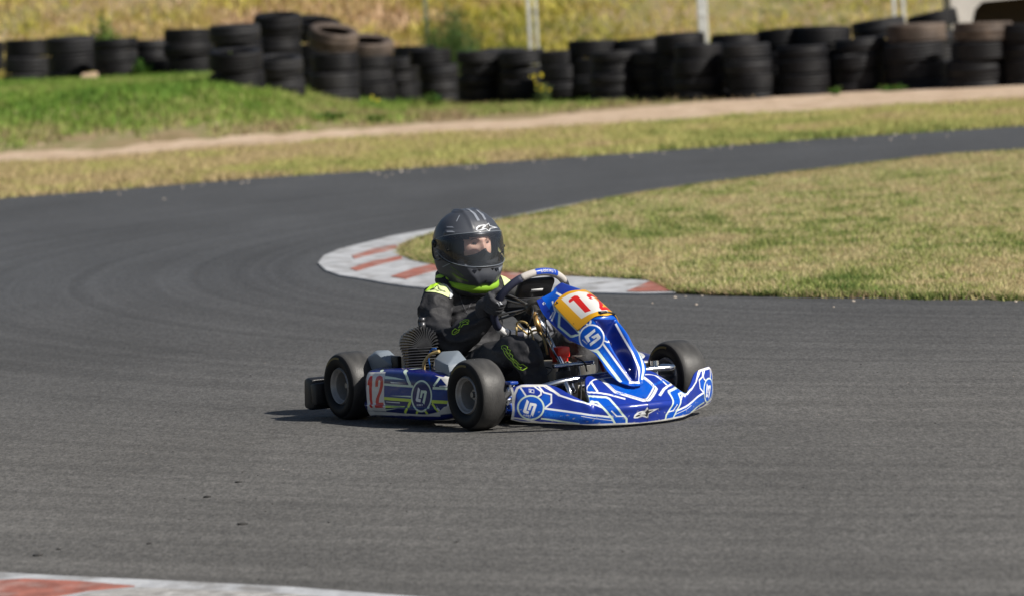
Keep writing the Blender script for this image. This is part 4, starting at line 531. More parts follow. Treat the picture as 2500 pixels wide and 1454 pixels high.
def asphalt():
    m = bpy.data.materials.new('asphalt'); m.use_nodes = True; N = m.node_tree.nodes; Lk = m.node_tree.links; b = N['Principled BSDF']
    g = N.new('ShaderNodeNewGeometry')
    def noi(scale, det=4, st=(1, 1, 1), rz=0, rough=.5):
        mp = N.new('ShaderNodeMapping'); mp.inputs['Scale'].default_value = st; mp.inputs['Rotation'].default_value = (0, 0, rz); Lk.new(g.outputs['Position'], mp.inputs[0])
        n = N.new('ShaderNodeTexNoise'); n.inputs['Scale'].default_value = scale; n.inputs['Detail'].default_value = det; n.inputs['Roughness'].default_value = rough; Lk.new(mp.outputs[0], n.inputs[0]); return n.outputs['Fac']
    def mr(src, a, b_, c, d):
        k = N.new('ShaderNodeMapRange'); k.inputs['From Min'].default_value = a; k.inputs['From Max'].default_value = b_; k.inputs['To Min'].default_value = c; k.inputs['To Max'].default_value = d; Lk.new(src, k.inputs[0]); return k.outputs[0]
    def mul(a, c):
        k = N.new('ShaderNodeMath'); k.operation = 'MULTIPLY'; Lk.new(a, k.inputs[0]); Lk.new(c, k.inputs[1]); return k.outputs[0]
    # aggregate speckle, broad patches, rubbered racing line following the bend (distance from the bend centre)
    agg = mr(noi(105, 3, (1, .22, 1), 0, .8), .32, .68, .52, 1.5); agg2 = mr(noi(32, 5, (1, .3, 1), 0, .7), .3, .7, .82, 1.18); patch = mr(noi(.7, 5, (1.3, .30, 1)), .3, .7, .82, 1.12); streak = mr(noi(1.6, 6, (.5, 1.6, 1), .25, .7), .3, .7, .93, 1.06)
    # rings of rubber round the bend
    ctr = N.new('ShaderNodeVectorMath'); ctr.operation = 'SUBTRACT'; Lk.new(g.outputs['Position'], ctr.inputs[0]); ctr.inputs[1].default_value = (6.5, 33, 0)
    sc = N.new('ShaderNodeVectorMath'); sc.operation = 'MULTIPLY'; Lk.new(ctr.outputs[0], sc.inputs[0]); sc.inputs[1].default_value = (1, .72, 0)
    ln = N.new('ShaderNodeVectorMath'); ln.operation = 'LENGTH'; Lk.new(sc.outputs[0], ln.inputs[0])
    nz = N.new('ShaderNodeTexNoise'); nz.noise_dimensions = '1D'; nz.inputs['Scale'].default_value = 5; nz.inputs['Detail'].default_value = 8; nz.inputs['Roughness'].default_value = .75; Lk.new(ln.outputs['Value'], nz.inputs['W'])
    ring = mr(nz.outputs['Fac'], .3, .7, .74, 1.10)
    f = mul(mul(mul(agg, agg2), mul(patch, streak)), ring)
    # fresher, darker tarmac further round the bend
    sx = N.new('ShaderNodeSeparateXYZ'); Lk.new(g.outputs['Position'], sx.inputs[0])
    far = mr(sx.outputs['Y'], 22.3, 25.5, 1.0, .72); f = mul(f, far)
    cr = N.new('ShaderNodeMix'); cr.data_type = 'RGBA'; Lk.new(mr(sx.outputs['Y'], 20, 32, 0, 1), cr.inputs[0]); cr.inputs['A'].default_value = (.112, .108, .102, 1); cr.inputs['B'].default_value = (.094, .098, .105, 1)
    v = N.new('ShaderNodeVectorMath'); v.operation = 'SCALE'; Lk.new(cr.outputs['Result'], v.inputs[0]); Lk.new(f, v.inputs['Scale']); Lk.new(v.outputs[0], b.inputs['Base Color'])
    b.inputs['Roughness'].default_value = .8; b.inputs['Specular IOR Level'].default_value = .35
    bp = N.new('ShaderNodeBump'); bp.inputs['Strength'].default_value = .5; bp.inputs['Distance'].default_value = .004; Lk.new(noi(130, 4), bp.inputs['Height']); Lk.new(bp.outputs[0], b.inputs['Normal'])
    return m
m_asph = asphalt()
track_poly = [(x, y) for x, y in NEAR_EDGE] + [(9, 19), (30, 24), (34, 62)] + [(x, y) for x, y in FAR_EDGE[::-1]] + [(-24, 40), (-22, 26)]
sheet('track', track_poly, .004, m_asph, 'grey tarmac kart track curving round the bend')
isl = [(x, y) for x, y in ISLAND]
m_verge = ground_mat('dry_turf', [(.3, (.13, .10, .045)), (.45, (.22, .19, .08)), (.6, (.16, .19, .05)), (.75, (.30, .24, .12))], 1.2)
def clean(poly):
    out = []
    for p in poly:
        if not out or (abs(p[0] - out[-1][0]) + abs(p[1] - out[-1][1])) > .01: out.append(p)
    return out
m_kwhite = mat('worn_white_paint', (.43, .44, .46), .7, var=.25, vscale=9, dirt=(.17, .16, .15), dirt_amt=1.0, dirt_scale=6, bump=.4, bscale=40, stretch=(1, .5, 1))
m_kred = mat('worn_red_paint', (.31, .11, .08), .75, var=.3, vscale=12, dirt=(.36, .30, .28), dirt_amt=1.0, dirt_scale=7, bump=.4, bscale=40, stretch=(1, .5, 1))
def slab(name, poly, z0, z1, m, label, kind='structure', cat=None, bev=.008, parent=None):
    bm = bmesh.new(); p = clean(poly)
    A = [bm.verts.new((x, y, z0)) for x, y in p]; B = [bm.verts.new((x, y, z1)) for x, y in p]; n = len(p)
    top = bm.faces.new(B)
    for i in range(n): bm.faces.new((A[i], A[(i + 1) % n], B[(i + 1) % n], B[i]))
    bmesh.ops.triangulate(bm, faces=[top])
    o = from_bm(name, bm, m, parent, smooth=False)
    if parent is None: tag(o, label, cat, kind=kind)
    return o
kerb_poly = [tuple(p) for p in ISLAND[7:29]] + [tuple(p) for p in ISL_GRASS[26:6:-1]]
slab('kerb', kerb_poly, .0, .013, m_kwhite, 'low white painted kerb round the inside of the bend')
grass_isl = [(x, y) for x, y in ISL_GRASS]
slab('infield', grass_isl, .001, .016, m_verge, 'dry mown infield turf inside the bend')
for i, r in enumerate(RED): slab('kerb_marking', r, .0135, .016, m_kred, 'faded red painted block on the white kerb')
near_kerb = [(x, y) for x, y in NEAR_EDGE] + [(8, 9), (-8, 9)]
slab('kerb', near_kerb, .0, .009, m_kwhite, 'white painted kerb edge nearest the camera')
slab('kerb_marking', RED_NEAR, .0095, .012, m_kred, 'flaking red paint patch on the nearest kerb')
slab('kerb_marking', GREY_NEAR, .0095, .0115, mat('broken_concrete', (.30, .29, .28), .9, var=.4, vscale=25, bump=.8, bscale=30, dirt=(.55, .55, .55), dirt_amt=.9, dirt_scale=14), 'broken grey concrete patch on the nearest kerb')
gp = [(x, y) for x, y in GRAVEL_NEAR] + [(x, y) for x, y in GRAVEL_FAR[::-1]]
def densify(poly, n=10, jit=.12):
    out = []
    for i in range(len(poly)):
        a = poly[i]; b = poly[(i + 1) % len(poly)]
        for k in range(n):
            t = k / n; out.append((a[0] + (b[0] - a[0]) * t, a[1] + (b[1] - a[1]) * t + random.uniform(-jit, jit) * 3))
    return out
gd = densify(gp)
bm = bmesh.new(); vs = [bm.verts.new((x, y, float(terr(x, y)) + .006)) for x, y in gd]; f = bm.faces.new(vs); bmesh.ops.triangulate(bm, faces=[f])
tag(from_bm('gravel_path', bm, m_gravel, smooth=False), 'pale gravel strip between grass and tyre wall', kind='structure')

# grass: blades as small real triangles, coloured clump by clump
def blades(name, X, Y, Zb, H, Wd, C, label, m, lean=.5):
    n = len(X); a = rng.random(n) * 2 * pi; l = rng.normal(0, lean, n) * H; la = rng.random(n) * 2 * pi
    V = np.zeros((n, 3, 3)); dx = np.cos(a) * Wd / 2; dy = np.sin(a) * Wd / 2
    V[:, 0] = np.stack([X - dx, Y - dy, Zb], -1); V[:, 1] = np.stack([X + dx, Y + dy, Zb], -1)
    V[:, 2] = np.stack([X + np.cos(la) * l, Y + np.sin(la) * l, Zb + H], -1)
    F = np.arange(n * 3).reshape(n, 3); c = np.repeat(C[:, None], 3, 1).reshape(-1, 3)
    return tag(link(name, tri_mesh(name, V.reshape(-1, 3), F, c), m, smooth=False), label, kind='stuff')
def blade_mat():
    m = bpy.data.materials.new('grass_blades'); m.use_nodes = True; N = m.node_tree.nodes; Lk = m.node_tree.links; b = N['Principled BSDF']
    a = N.new('ShaderNodeAttribute'); a.attribute_name = 'Col'; Lk.new(a.outputs['Color'], b.inputs['Base Color']); b.inputs['Roughness'].default_value = .7; b.inputs['Specular IOR Level'].default_value = .2
    t = N.new('ShaderNodeBsdfTranslucent'); Lk.new(a.outputs['Color'], t.inputs[0]); mx = N.new('ShaderNodeMixShader'); mx.inputs[0].default_value = .35
    Lk.new(b.outputs[0], mx.inputs[1]); Lk.new(t.outputs[0], mx.inputs[2]); Lk.new(mx.outputs[0], N['Material Output'].inputs[0]); return m
m_blade = blade_mat()
def pick(t, stops):
    ps = np.array([s[0] for s in stops]); cs = np.array([s[1] for s in stops])
    return np.stack([np.interp(t, ps, cs[:, k]) for k in range(3)], -1)
STRAW = (.48, .38, .21); PALE = (.55, .48, .28); YG = (.37, .38, .13); GR = (.17, .23, .06); DG = (.06, .13, .02); BR = (.22, .15, .08)
# infield
n = 430000; Y = 24.5 + (rng.random(n) ** 1.35) * 26; X = -1.6 + rng.random(n) * (Y * .105 + 2.9)
k = inside(X, Y, [(x, y) for x, y in ISL_GRASS]); X = X[k]; Y = Y[k]
t = .38 * fbm(X * 1.0, Y * .42, 1.3, 11) + .42 * fbm(X, Y * .45, 6, 21) + .20 * rng.random(len(X)); t = (t - .5) * 2.3 + .50
t += .10 * (fbm(X * .8, Y * .25, .8, 77) - .5) + .30 * sstep((Y - 37) / 8) * (rng.random(len(X)) * .6 + .7) * (X > 0)
C = pick(t, [(.05, (.09, .15, .04)), (.25, GR), (.42, YG), (.60, PALE), (.8, STRAW), (1., STRAW)]) * (rng.random((len(X), 1)) * .8 + .68)
H = (.010 + .028 * rng.random(len(X))) * (1.25 - .5 * t)
blades('grass', X, Y, np.full(len(X), .013), H, .006 + .004 * rng.random(len(X)), C, 'short patchy straw and green grass on the infield', m_blade, 1.0)
# ragged fringe spilling over the turf edge
ex_, ey_ = [], []
EL = [ISL_GRASS[i] for i in range(len(ISL_GRASS))]
for (ax, ay), (bx, by) in zip(EL[:-1], EL[1:]):
    if max(ay, by) > 48 or min(ay, by) < 23.5: continue
    m_ = int(math.hypot(bx - ax, by - ay) * 1500); tt = rng.random(m_); cl = vnoise((ax + (bx - ax) * tt) * 9, (ay + (by - ay) * tt) * 3, 5)
    kerbed = 26 < ay < 44 and ax < 1.2 and not (ay > 38 and ax > .3)
    off = rng.normal(0, .018 if kerbed else .05, m_) + (cl - .45) * (.04 if kerbed else .16); ex_.append(ax + (bx - ax) * tt); ey_.append(ay + (by - ay) * tt - off * (1 if ay < 29 and not kerbed else .6))
X = np.concatenate(ex_); Y = np.concatenate(ey_); n = len(X)
C = pick(rng.random(n) * .8 + .1 + (fbm(X, Y, 3, 88) - .5), [(.1, (.08, .13, .03)), (.3, GR), (.5, YG), (.7, STRAW), (1, (.42, .30, .2))]) * (rng.random((n, 1)) * .7 + .6)
blades('grass_fringe', X, Y, np.full(n, .003), .012 + .030 * rng.random(n), .009 + .004 * rng.random(n), C, 'ragged grass fringe along the edge of the infield', m_blade, 1.0)
# verge beyond the track
fe = np.array(FAR_EDGE); gn = np.array(GRAVEL_NEAR); gf = np.array(GRAVEL_FAR)
n = 150000; X = -8 + rng.random(n) * 16; Y0 = np.interp(X, fe[:, 0], fe[:, 1]); Y1 = np.interp(X, gn[:, 0], gn[:, 1]) + .1
Y = Y0 - .15 + rng.random(n) * (Y1 - Y0 + .15 + rng.normal(0, .18, n) + (fbm(X, X * 0, 1.5, 2) - .5) * 1.6)
t = .5 * fbm(X, Y * .5, 1.0, 31) + .35 * fbm(X, Y * .5, 4, 41) + .15 * rng.random(n); t = (t - .5) * 1.9 + .5 + .10 * (X < -2) + .04 + .3 * np.clip((Y - Y0) / (Y1 - Y0) - .45, 0, 1) - .12 * (X > 1)
C = pick(t, [(.1, GR), (.33, YG), (.55, (.46, .43, .16)), (.75, STRAW), (1, STRAW)]) * (rng.random((n, 1)) * .7 + .75)
blades('grass', X, Y, terr(X, Y) + .003, .03 + .05 * rng.random(n), .013 + .006 * rng.random(n), C, 'yellowish grass strip between the track and the gravel', m_blade, .8)
# green bank behind the gravel on the left, thinning to the right
n = 210000; X = -11 + rng.random(n) * 20; Y1 = np.interp(X, gf[:, 0], gf[:, 1]); Y = Y1 + (rng.random(n) ** 1.1) * (86 - Y1) * np.where(X > 2, .6, 1)
dens = np.where(X < -1.2, 1., np.where(X < 1.6, .55, .14)); keep = (rng.random(n) < dens * np.clip(-.15 + (Y - Y1) / 2.6 + (fbm(X, Y * .4, 1.1, 5) - .5) * 2.4, 0, 1)); X = X[keep]; Y = Y[keep]; n = len(X)
t = .5 * fbm(X, Y * .5, .9, 51) + .35 * fbm(X, Y * .5, 3.5, 61) + .15 * rng.random(n); t = (t - .5) * 1.5 + .5 + .16 * (X > -1.2) - .04
t = t + .30 * np.clip(1 - (Y - np.interp(X, gf[:, 0], gf[:, 1])) / 5.5, 0, 1) * (.4 + 1.2 * fbm(X, Y * .4, 1.6, 15)) + .10
C = pick(t, [(.1, (.06, .14, .02)), (.4, (.14, .27, .04)), (.6, (.25, .37, .07)), (.8, (.38, .38, .14)), (1, (.38, .28, .17))]) * (rng.random((n, 1)) * .7 + .55)
blades('grass', X, Y, terr(X, Y), .03 + .08 * rng.random(n) * np.where(X < -1, 1, .6), .02 + .014 * rng.random(n), C, 'lush green grass on the bank below the tyre wall', m_blade, .7)
# long weedy growth up the hill
n = 230000; X = -14 + rng.random(n) * 28; Y = 81 + rng.random(n) ** 1.3 * 17
t = .45 * fbm(X, Y * 1.1, .8, 71) + .40 * fbm(X, Y * 1.6, 2.6, 81) + .15 * rng.random(n); t = (t - .5) * 1.9 + .52
left = sstep((-X - 1.0) / 1.5) * sstep((X + 7.6) / 2.0)
t = t + left * .33
C = pick(t, [(.05, (.10, .15, .03)), (.3, (.22, .24, .05)), (.5, (.47, .42, .08)), (.62, (.54, .47, .14)), (.8, (.46, .34, .18)), (1, (.60, .44, .30))]) * (rng.random((n, 1)) * .6 + .85)
blades('weeds', X, Y, terr(X, Y) - .03, .07 + .22 * rng.random(n) ** 2, .035 + .035 * rng.random(n), C, 'tall yellow flowering weeds covering the hillside', m_blade, 1.1)
# loose rubber crumbs and stones on the tarmac
bm = bmesh.new()
for i in range(150):
    if i < 8: x, y = [(-1.03, 17.97), (-.95, 18.46), (-.87, 16.98), (-1.13, 16.53), (-1.45, 16.35), (-1.40, 16.5), (-.6, 16.9), (-.2, 16.1)][i]; s = [.013, .010, .014, .009, .012, .010, .006, .007][i]
    else: x = random.uniform(-1.6, 1.8); y = random.uniform(15.2, 25); s = random.uniform(.0015, .004)
    g = bmesh.ops.create_icosphere(bm, subdivisions=1, radius=1)
    bmesh.ops.transform(bm, matrix=Matrix.Translation((x, y, .004 + s * .2)) @ Matrix.Rotation(random.random() * 3, 4, 'Z') @ Matrix.Diagonal((s, s * random.uniform(.5, 1.6), s * .35, 1)), verts=g['verts'])
for v in bm.verts: v.co += Vector((random.uniform(-1, 1), random.uniform(-1, 1), 0)) * .0015
tag(from_bm('rubber_crumbs', bm, mat('crumb_rubber', (.025, .024, .023), .8)), 'small black rubber crumbs scattered on the tarmac', kind='stuff')
bm = bmesh.new()
fe_ = [p for p in FAR_EDGE]
for i in range(120):
    if i < 60: x = random.uniform(-4, 4.5); y = float(np.interp(x, fe[:, 0], fe[:, 1])) - abs(random.gauss(0, .8)) - .1; s = random.uniform(.007, .017)
    elif i < 70: x = random.uniform(.6, 3); ig = [q for q in ISLAND if 22 < q[1] < 30]; y = float(np.interp(x, [q[0] for q in ig], [q[1] for q in ig])) - abs(random.gauss(0, .5)) - .05; s = random.uniform(.006, .013)
    else: x = random.uniform(-1.5, 3); y = random.uniform(15, 26); s = random.uniform(.001, .0022)
    g = bmesh.ops.create_icosphere(bm, subdivisions=1, radius=1)
    bmesh.ops.transform(bm, matrix=Matrix.Translation((x, y, .006 * (y < 16) + .005)) @ Matrix.Diagonal((s, s, s * .6, 1)), verts=g['verts'])
tag(from_bm('loose_stones', bm, mat('pale_stone', (.42, .36, .30), .8, var=.4, vscale=3)), 'small pale stones lying along the track edges', kind='stuff')
# ------------------------------------------------------------------ tyre wall, fence posts, plants, culvert
m_rub = [mat('tyre_rubber_%s' % k, c, .6, var=.4, vscale=6, dirt=d, dirt_amt=.45, dirt_scale=5, bump=.3, bscale=50, spec=.22) for k, c, d in (('black', (.0065, .0065, .008), (.028, .026, .026)), ('grey', (.014, .014, .016), (.045, .043, .042)), ('brown', (.075, .058, .048), (.20, .15, .115)))]
def tyre_mesh(grooves=3, seg=44, D=.6, w=.17, name='tyre'):
    R = D / 2; ri = R * .60; bm = bmesh.new(); p = []
    # outer tread with grooves, rounded shoulders, side walls, beads, hollow inside
    p += [(ri, -w * .36), (ri + .02, -w * .44), (R * .80, -w * .50), (R * .94, -w * .495), (R * .985, -w * .42)]
    for g in range(grooves):
        h = -w * .27 + w * .54 * g / (grooves - 1); p += [(R, h - .009), (R - .004, h - .006), (R - .004, h + .006), (R, h + .009)]
    p += [(R * .985, w * .42), (R * .94, w * .495), (R * .80, w * .50), (ri + .02, w * .44), (ri, w * .36), (R * .80, w * .38), (R * .94, w * .2), (R * .94, -w * .2), (R * .80, -w * .38)]
    lathe(bm, p, seg, axis='Z')
    bmesh.ops.recalc_face_normals(bm, faces=bm.faces)
    me = bpy.data.meshes.new(name); bm.to_mesh(me); bm.free(); me.polygons.foreach_set('use_smooth', [True] * len(me.polygons)); return me
tmeshes = []
for g in (2, 3, 4):
    for k in range(3):
        me = tyre_mesh(g); me.materials.append(m_rub[k]); tmeshes.append(me)
NUM = ['lowest', 'second', 'third', 'fourth', 'fifth', 'sixth']
ORD = ['first', 'second', 'third', 'fourth', 'fifth', 'sixth', 'seventh', 'eighth', 'ninth', 'tenth', 'eleventh', 'twelfth', 'thirteenth', 'fourteenth', 'fifteenth', 'sixteenth', 'seventeenth', 'eighteenth', 'nineteenth', 'twentieth', 'twenty-first', 'twenty-second', 'twenty-third', 'twenty-fourth']
def tyre_stack(row, idx, X, Y, z0, D, H, n, toptilt=None, look=0, toplook=None):
    w = H / (n - (.55 if n > 2 else .2)); z = z0 - (.5 if n > 2 else .15) * w
    lx, ly = random.gauss(0, .014), random.gauss(0, .014)
    for k in range(n):
        top = k == n - 1; lk = toplook if (top and toplook is not None) else (1 if random.random() < .35 else look)
        o = bpy.data.objects.new('tyre', tmeshes[random.randrange(3) * 3 + lk]); COL.objects.link(o)
        j = .022 if k else .01
        o.location = (X + lx * k + random.gauss(0, j), Y + ly * k + random.gauss(0, j), z + w / 2); s = D / .6 * random.uniform(1.0, 1.07) * (1.03 if row == 'front' else 1.05)
        o.scale = (s, s, w / .17 * 1.0); o.rotation_euler = (random.gauss(0, .022), random.gauss(0, .022), random.random() * 6)
        if top and toptilt: o.rotation_euler = (toptilt[0], toptilt[1], random.random() * 0); o.location.z += abs(toptilt[1]) * D * .35 + abs(toptilt[0]) * D * .25
        pos = 'topmost' if top else NUM[k]
        tint = {0: 'black', 1: 'greyish', 2: 'brown dusty'}[lk]
        tag(o, f'{tint} tyre, {pos} in the {ORD[idx]} stack from the left, {row} row', 'tyre', 'used tyres stacked as a barrier')
        z += w
for i, (X, Y, z0, D, H, n) in enumerate(STACKS):
    tyre_stack('front', i, X, Y, z0, D, H, n, toplook={21: 2, 22: 2, 9: 2, 12: 1, 15: 1, 8: 2, 3: 0}.get(i, None), toptilt={9: (.22, .10), 8: (.26, .20), 6: (.12, .02), 7: (.14, .05), 2: (.05, 0), 20: (0, -.05)}.get(i), look=0)
for i, (X, Y, z0, D, H, n) in enumerate(BACK):
    dy = 1.0 if i < 3 else .15
    tyre_stack('back', i, X * (1 + dy / Y), Y + dy, z0, D, H * (1.0 if i else .98), n, toptilt={0: (.05, 0), 1: (.14, .02), 2: (.20, .14), 11: (0, -.10), 12: (0, -.16), 5: (0, .03)}.get(i))
m_post = mat('galvanised_post', (.62, .63, .62), .5, metal=.3, var=.15, vscale=10)
m_moss = mat('mossy_post', (.13, .15, .10), .8, var=.3, vscale=10)
def post(x, y, w, d, m, label, ang=False):
    z = float(terr(x, y)); bm = bmesh.new()
    if ang:
        cyl(bm, (x, y, z - .4), (x, y, z + 2.6), w / 2, seg=14); box(bm, (x, y, z + 2.6), (w * 1.3, w * 1.3, .02))
    else:
        box(bm, (x - w * .22, y, z + 1.1), (w * .56, d, 3.0), bev=.004); box(bm, (x + w * .3, y - d * .3, z + 1.1), (w * .4, d * .35, 3.0), bev=.004)
    for k in range(4): box(bm, (x, y - d * .55, z + .4 + k * .6), (w * .5, .012, .03))
    tag(from_bm('fence_post', bm, m, sharp=30), label, 'fence post', 'fence posts behind the tyre wall')
post(-1.03, 80, .055, .055, m_moss, 'thin mossy green fence post beside the leafy shrub')
post(.455, 79, .055, .05, m_post, 'left leg of the pale double fence post above the yellow flowers')
post(.56, 79.1, .04, .05, m_post, 'right leg of the pale double fence post above the yellow flowers')
post(2.87, 77.2, .14, .10, m_post, 'thick pale fence post standing alone in the middle of the hillside')
post(5.49, 76.4, .05, .05, m_post, 'left leg of the pale double fence post nearest the culvert')
post(5.62, 76.4, .05, .05, m_post, 'right leg of the pale double fence post nearest the culvert')
# culvert / pale concrete block at top right
cul = empty('culvert', (7.0, 79, 0)); tag(cul, 'pale concrete culvert head with a dark opening at the top right', 'culvert')
m_con = mat('pale_concrete', (.52, .49, .46), .85, var=.15, vscale=4, bump=.3, bscale=20)
bm = bmesh.new()
prism(bm, [(-.52, -.3), (-.50, 1.02), (-.56, 1.06), (-.56, 1.9), (2.6, 1.9), (2.6, 1.06), (-.08, .98), (-.2, .86), (-.22, .7), (-.22, -.3)], -.15, 1.2, bev=.02)
from_bm('head_wall', bm, m_con, cul, sharp=30)
bm = bmesh.new(); box(bm, (1.2, 1.0, .5), (3.0, .08, 1.4)); from_bm('opening', bm, mat('opening_shade', (.03, .022, .016), .9), cul, smooth=False)  # dark slab fills the opening, its inner shade put into the colour
# plants
m_leaf = m_blade
def plant(name, x, y, h, n, r, cols, label, cat, flowers=0, leaf=.03, fy=(.75, .62, .03)):
    z0 = float(terr(x, y)); V = []; F = []; C = []
    def tri(p, d, L, W, c):
        d = Vector(d).normalized(); s = d.cross(Vector((random.gauss(0, 1), random.gauss(0, 1), random.gauss(0, 1)))).normalized() * W / 2
        i = len(V); V.extend([p - s, p + s, p + d * L]); F.append((i, i + 1, i + 2)); C.extend([c] * 3)
    for k in range(n):
        a = random.random() * 6.283; rr = r * random.random() ** .5; ht = h * random.uniform(.5, 1) * (1 - .4 * rr / r)
        base = Vector((x + cos(a) * rr * .35, y + sin(a) * rr * .35, z0)); tip = Vector((x + cos(a) * rr, y + sin(a) * rr, z0 + ht))
        c = random.choice(cols)
        i = len(V); w = Vector((.006, 0, 0)); V.extend([base - w, base + w, tip]); F.append((i, i + 1, i + 2)); C.extend([c] * 3)
        for q in range(7):
            t = random.uniform(.15, 1); p = base.lerp(tip, t)
            tri(p, (random.gauss(0, 1), random.gauss(0, 1), random.uniform(-.1, .9)), leaf * random.uniform(.6, 1.5), leaf * .6, tuple(v * random.uniform(.7, 1.3) for v in c))
    root = empty(name, (x, y, z0)); tag(root, label, cat)
    V = np.array([tuple(v) for v in V]) - np.array([x, y, z0]); link('foliage', tri_mesh('foliage', V, np.array(F), np.array(C)), m_leaf, root, smooth=False)
    if flowers:
        fm = mat('yellow_petals', fy, .7)
        for k in range(flowers):
            bm = bmesh.new()
            a = random.random() * 6.28; rr = r * random.random() ** .6 * 1.2
            g = bmesh.ops.create_icosphere(bm, subdivisions=1, radius=random.uniform(.014, .024))
            bmesh.ops.transform(bm, matrix=Matrix.Translation((cos(a) * rr, sin(a) * rr, h * random.uniform(.45, 1.08))) @ Matrix.Diagonal((1, 1, .6, 1)), verts=g['verts'])
            from_bm('flower_head', bm, fm, root)
GRN = [(.05, .12, .02), (.09, .19, .03), (.14, .25, .05)]; OLV = [(.16, .22, .08), (.10, .17, .06), (.22, .27, .10)]
plant('flowering_weed', .55, 71.6, .36, 40, .14, OLV, 'tall weed with yellow flower heads against the middle tyre stacks', 'weed', 14, .035)
plant('flowering_weed', -1.70, 72.5, .14, 14, .08, GRN, 'small weed with yellow flowers before the pile of tyres', 'weed', 4, .03)
plant('leafy_shrub', -.68, 79.6, 1.7, 620, .5, [(.06, .12, .03), (.10, .17, .05), (.14, .21, .07)], 'feathery green shrub behind the tyre wall beside the mossy post', 'shrub', 0, .05)
plant('leafy_shrub', -5.9, 82.5, 1.1, 200, .35, GRN, 'dark green bush on the hillside at the far left', 'shrub', 0, .06)
plant('green_weed', -.92, 74.2, .2, 60, .15, GRN, 'bright green weed at the foot of the tyre stack near the flowers', 'weed', 0, .04)
plant('green_weed', 4.12, 68.0, .14, 40, .10, GRN, 'small green weed between two stacks on the right', 'weed', 0, .03)
plant('green_weed', 4.85, 68.3, .10, 50, .22, GRN, 'low green weed patch by the brown tyre stack', 'weed', 0, .03)
plant('green_weed', -2.05, 64.8, .12, 90, .22, GRN, 'dark green tuft at the edge of the gravel', 'weed', 0, .045)
plant('green_weed', -1.52, 65.5, .12, 60, .12, GRN, 'smaller green tuft right of the dark tuft on the gravel', 'weed', 0, .04)
plant('green_weed', -3.27, 68.72, .48, 40, .20, [(.16, .32, .04), (.22, .40, .06)], 'bright green weeds growing inside the left low tyre stack', 'weed', 0, .06)
plant('green_weed', -2.80, 69.82, .48, 40, .18, [(.16, .32, .04), (.22, .40, .06)], 'bright green weeds growing inside the right low tyre stack', 'weed', 0, .06)
plant('green_weed', -4.98, 76.9, .35, 50, .14, GRN, 'green weed between the fourth and fifth stacks on the left', 'weed', 0, .05)
bm = bmesh.new(); hull(bm, [(-5.72 + a * .13, 77.0 + b * .1, .52 + c * .13) for a, b, c in [(-1, -1, 0), (1, -1, 0), (1, 1, 0), (-1, 1, 0), (-.9, -.8, .8), (.9, -.7, 1), (.8, .8, 1), (-.8, .8, .9)]], .01)
tag(from_bm('rock', bm, mat('tan_stone', (.50, .36, .25), .9, var=.2, vscale=8), smooth=False), 'tan stone lying at the foot of the left tyre stacks', 'stone')
# ------------------------------------------------------------------ the kart (x forward, y to its left, z up)
KO = (-0.25303334, 21.15404585, .004)
kart = empty('go_kart', KO, radians(-60))
tag(kart, 'blue and white racing go-kart number 12 cornering on the tarmac', 'go-kart')
# screen-like axes in kart space, used only to lay flat artwork onto curved surfaces before it is raycast down
EX = Vector((.5019, .8633, -.0529)); EY = Vector((.0234, -.0747, -.9969)); EN = Vector((.8646, -.4992, .0576))
W_, B_, I_, G_, Y_, R_, K_, D_, N_, P_ = range(10)
PAL = {W_: (.80, .82, .84), B_: (.002, .085, .50), I_: (.010, .034, .30), G_: (.66, .80, .66), Y_: (.62, .78, .10), R_: (.62, .02, .015), K_: (.012, .012, .02), D_: (.003, .015, .16), N_: (.72, .71, .68), P_: (.004, .13, .62)}
m_plast = mat('printed_gloss_plastic', vcol=True, rough=.28, coat=.25, spec=.35, var=.06, vscale=5, dirt=(.18, .16, .15), dirt_amt=.10, dirt_scale=22)
m_white_pl = mat('white_plastic', (.68, .67, .64), .4, dirt=(.30, .24, .16), dirt_amt=.5, dirt_scale=12)
m_blackpl = mat('black_plastic', (.014, .014, .016), .45, var=.2, vscale=20, bump=.1, bscale=200)
m_rubber = mat('slick_rubber', (.020, .020, .021), .55, var=.18, vscale=14, bump=.12, bscale=120, dirt=(.07, .065, .06), dirt_amt=.35, dirt_scale=9, spec=.45)
m_wall = mat('tyre_side_wall', (.009, .009, .010), .55, var=.15, vscale=14, spec=.18)
m_tread = mat('worn_slick_tread', (.048, .047, .046), .45, var=.25, vscale=9, bump=.15, bscale=90, dirt=(.11, .105, .10), dirt_amt=.5, dirt_scale=6, spec=.3, stretch=(1, 3, 1))
m_rim = mat('magnesium_rim', (.33, .32, .31), .42, metal=.35, var=.15, vscale=30)
m_chrome = mat('chrome', (.80, .82, .86), .18, metal=1)
m_dark = mat('dark_metal', (.03, .03, .032), .4, metal=.6)
m_alu = mat('cast_aluminium', (.30, .30, .30), .35, metal=.9)
m_fin = mat('cooling_fin', (.10, .10, .105), .38, metal=.7, var=.25, vscale=25)
m_blueframe = mat('blue_frame_paint', (.01, .05, .30), .25, coat=.4)
m_silver = mat('silver_grey_plastic', (.21, .245, .285), .42, spec=.5, var=.08, vscale=12)
m_yel = mat('fuel_hose', (.50, .36, .14), .3, spec=.6)
m_red = mat('red_plastic', (.75, .03, .02), .35)
def surf_obj(name, P, img, m, parent, thick=.004, label=None):
    me = grid_mesh(name, P, img); o = link(name, me, m, parent)
    s = o.modifiers.new('thickness', 'SOLIDIFY'); s.thickness = thick; s.offset = -1
    if label: o['label'] = label
    return o
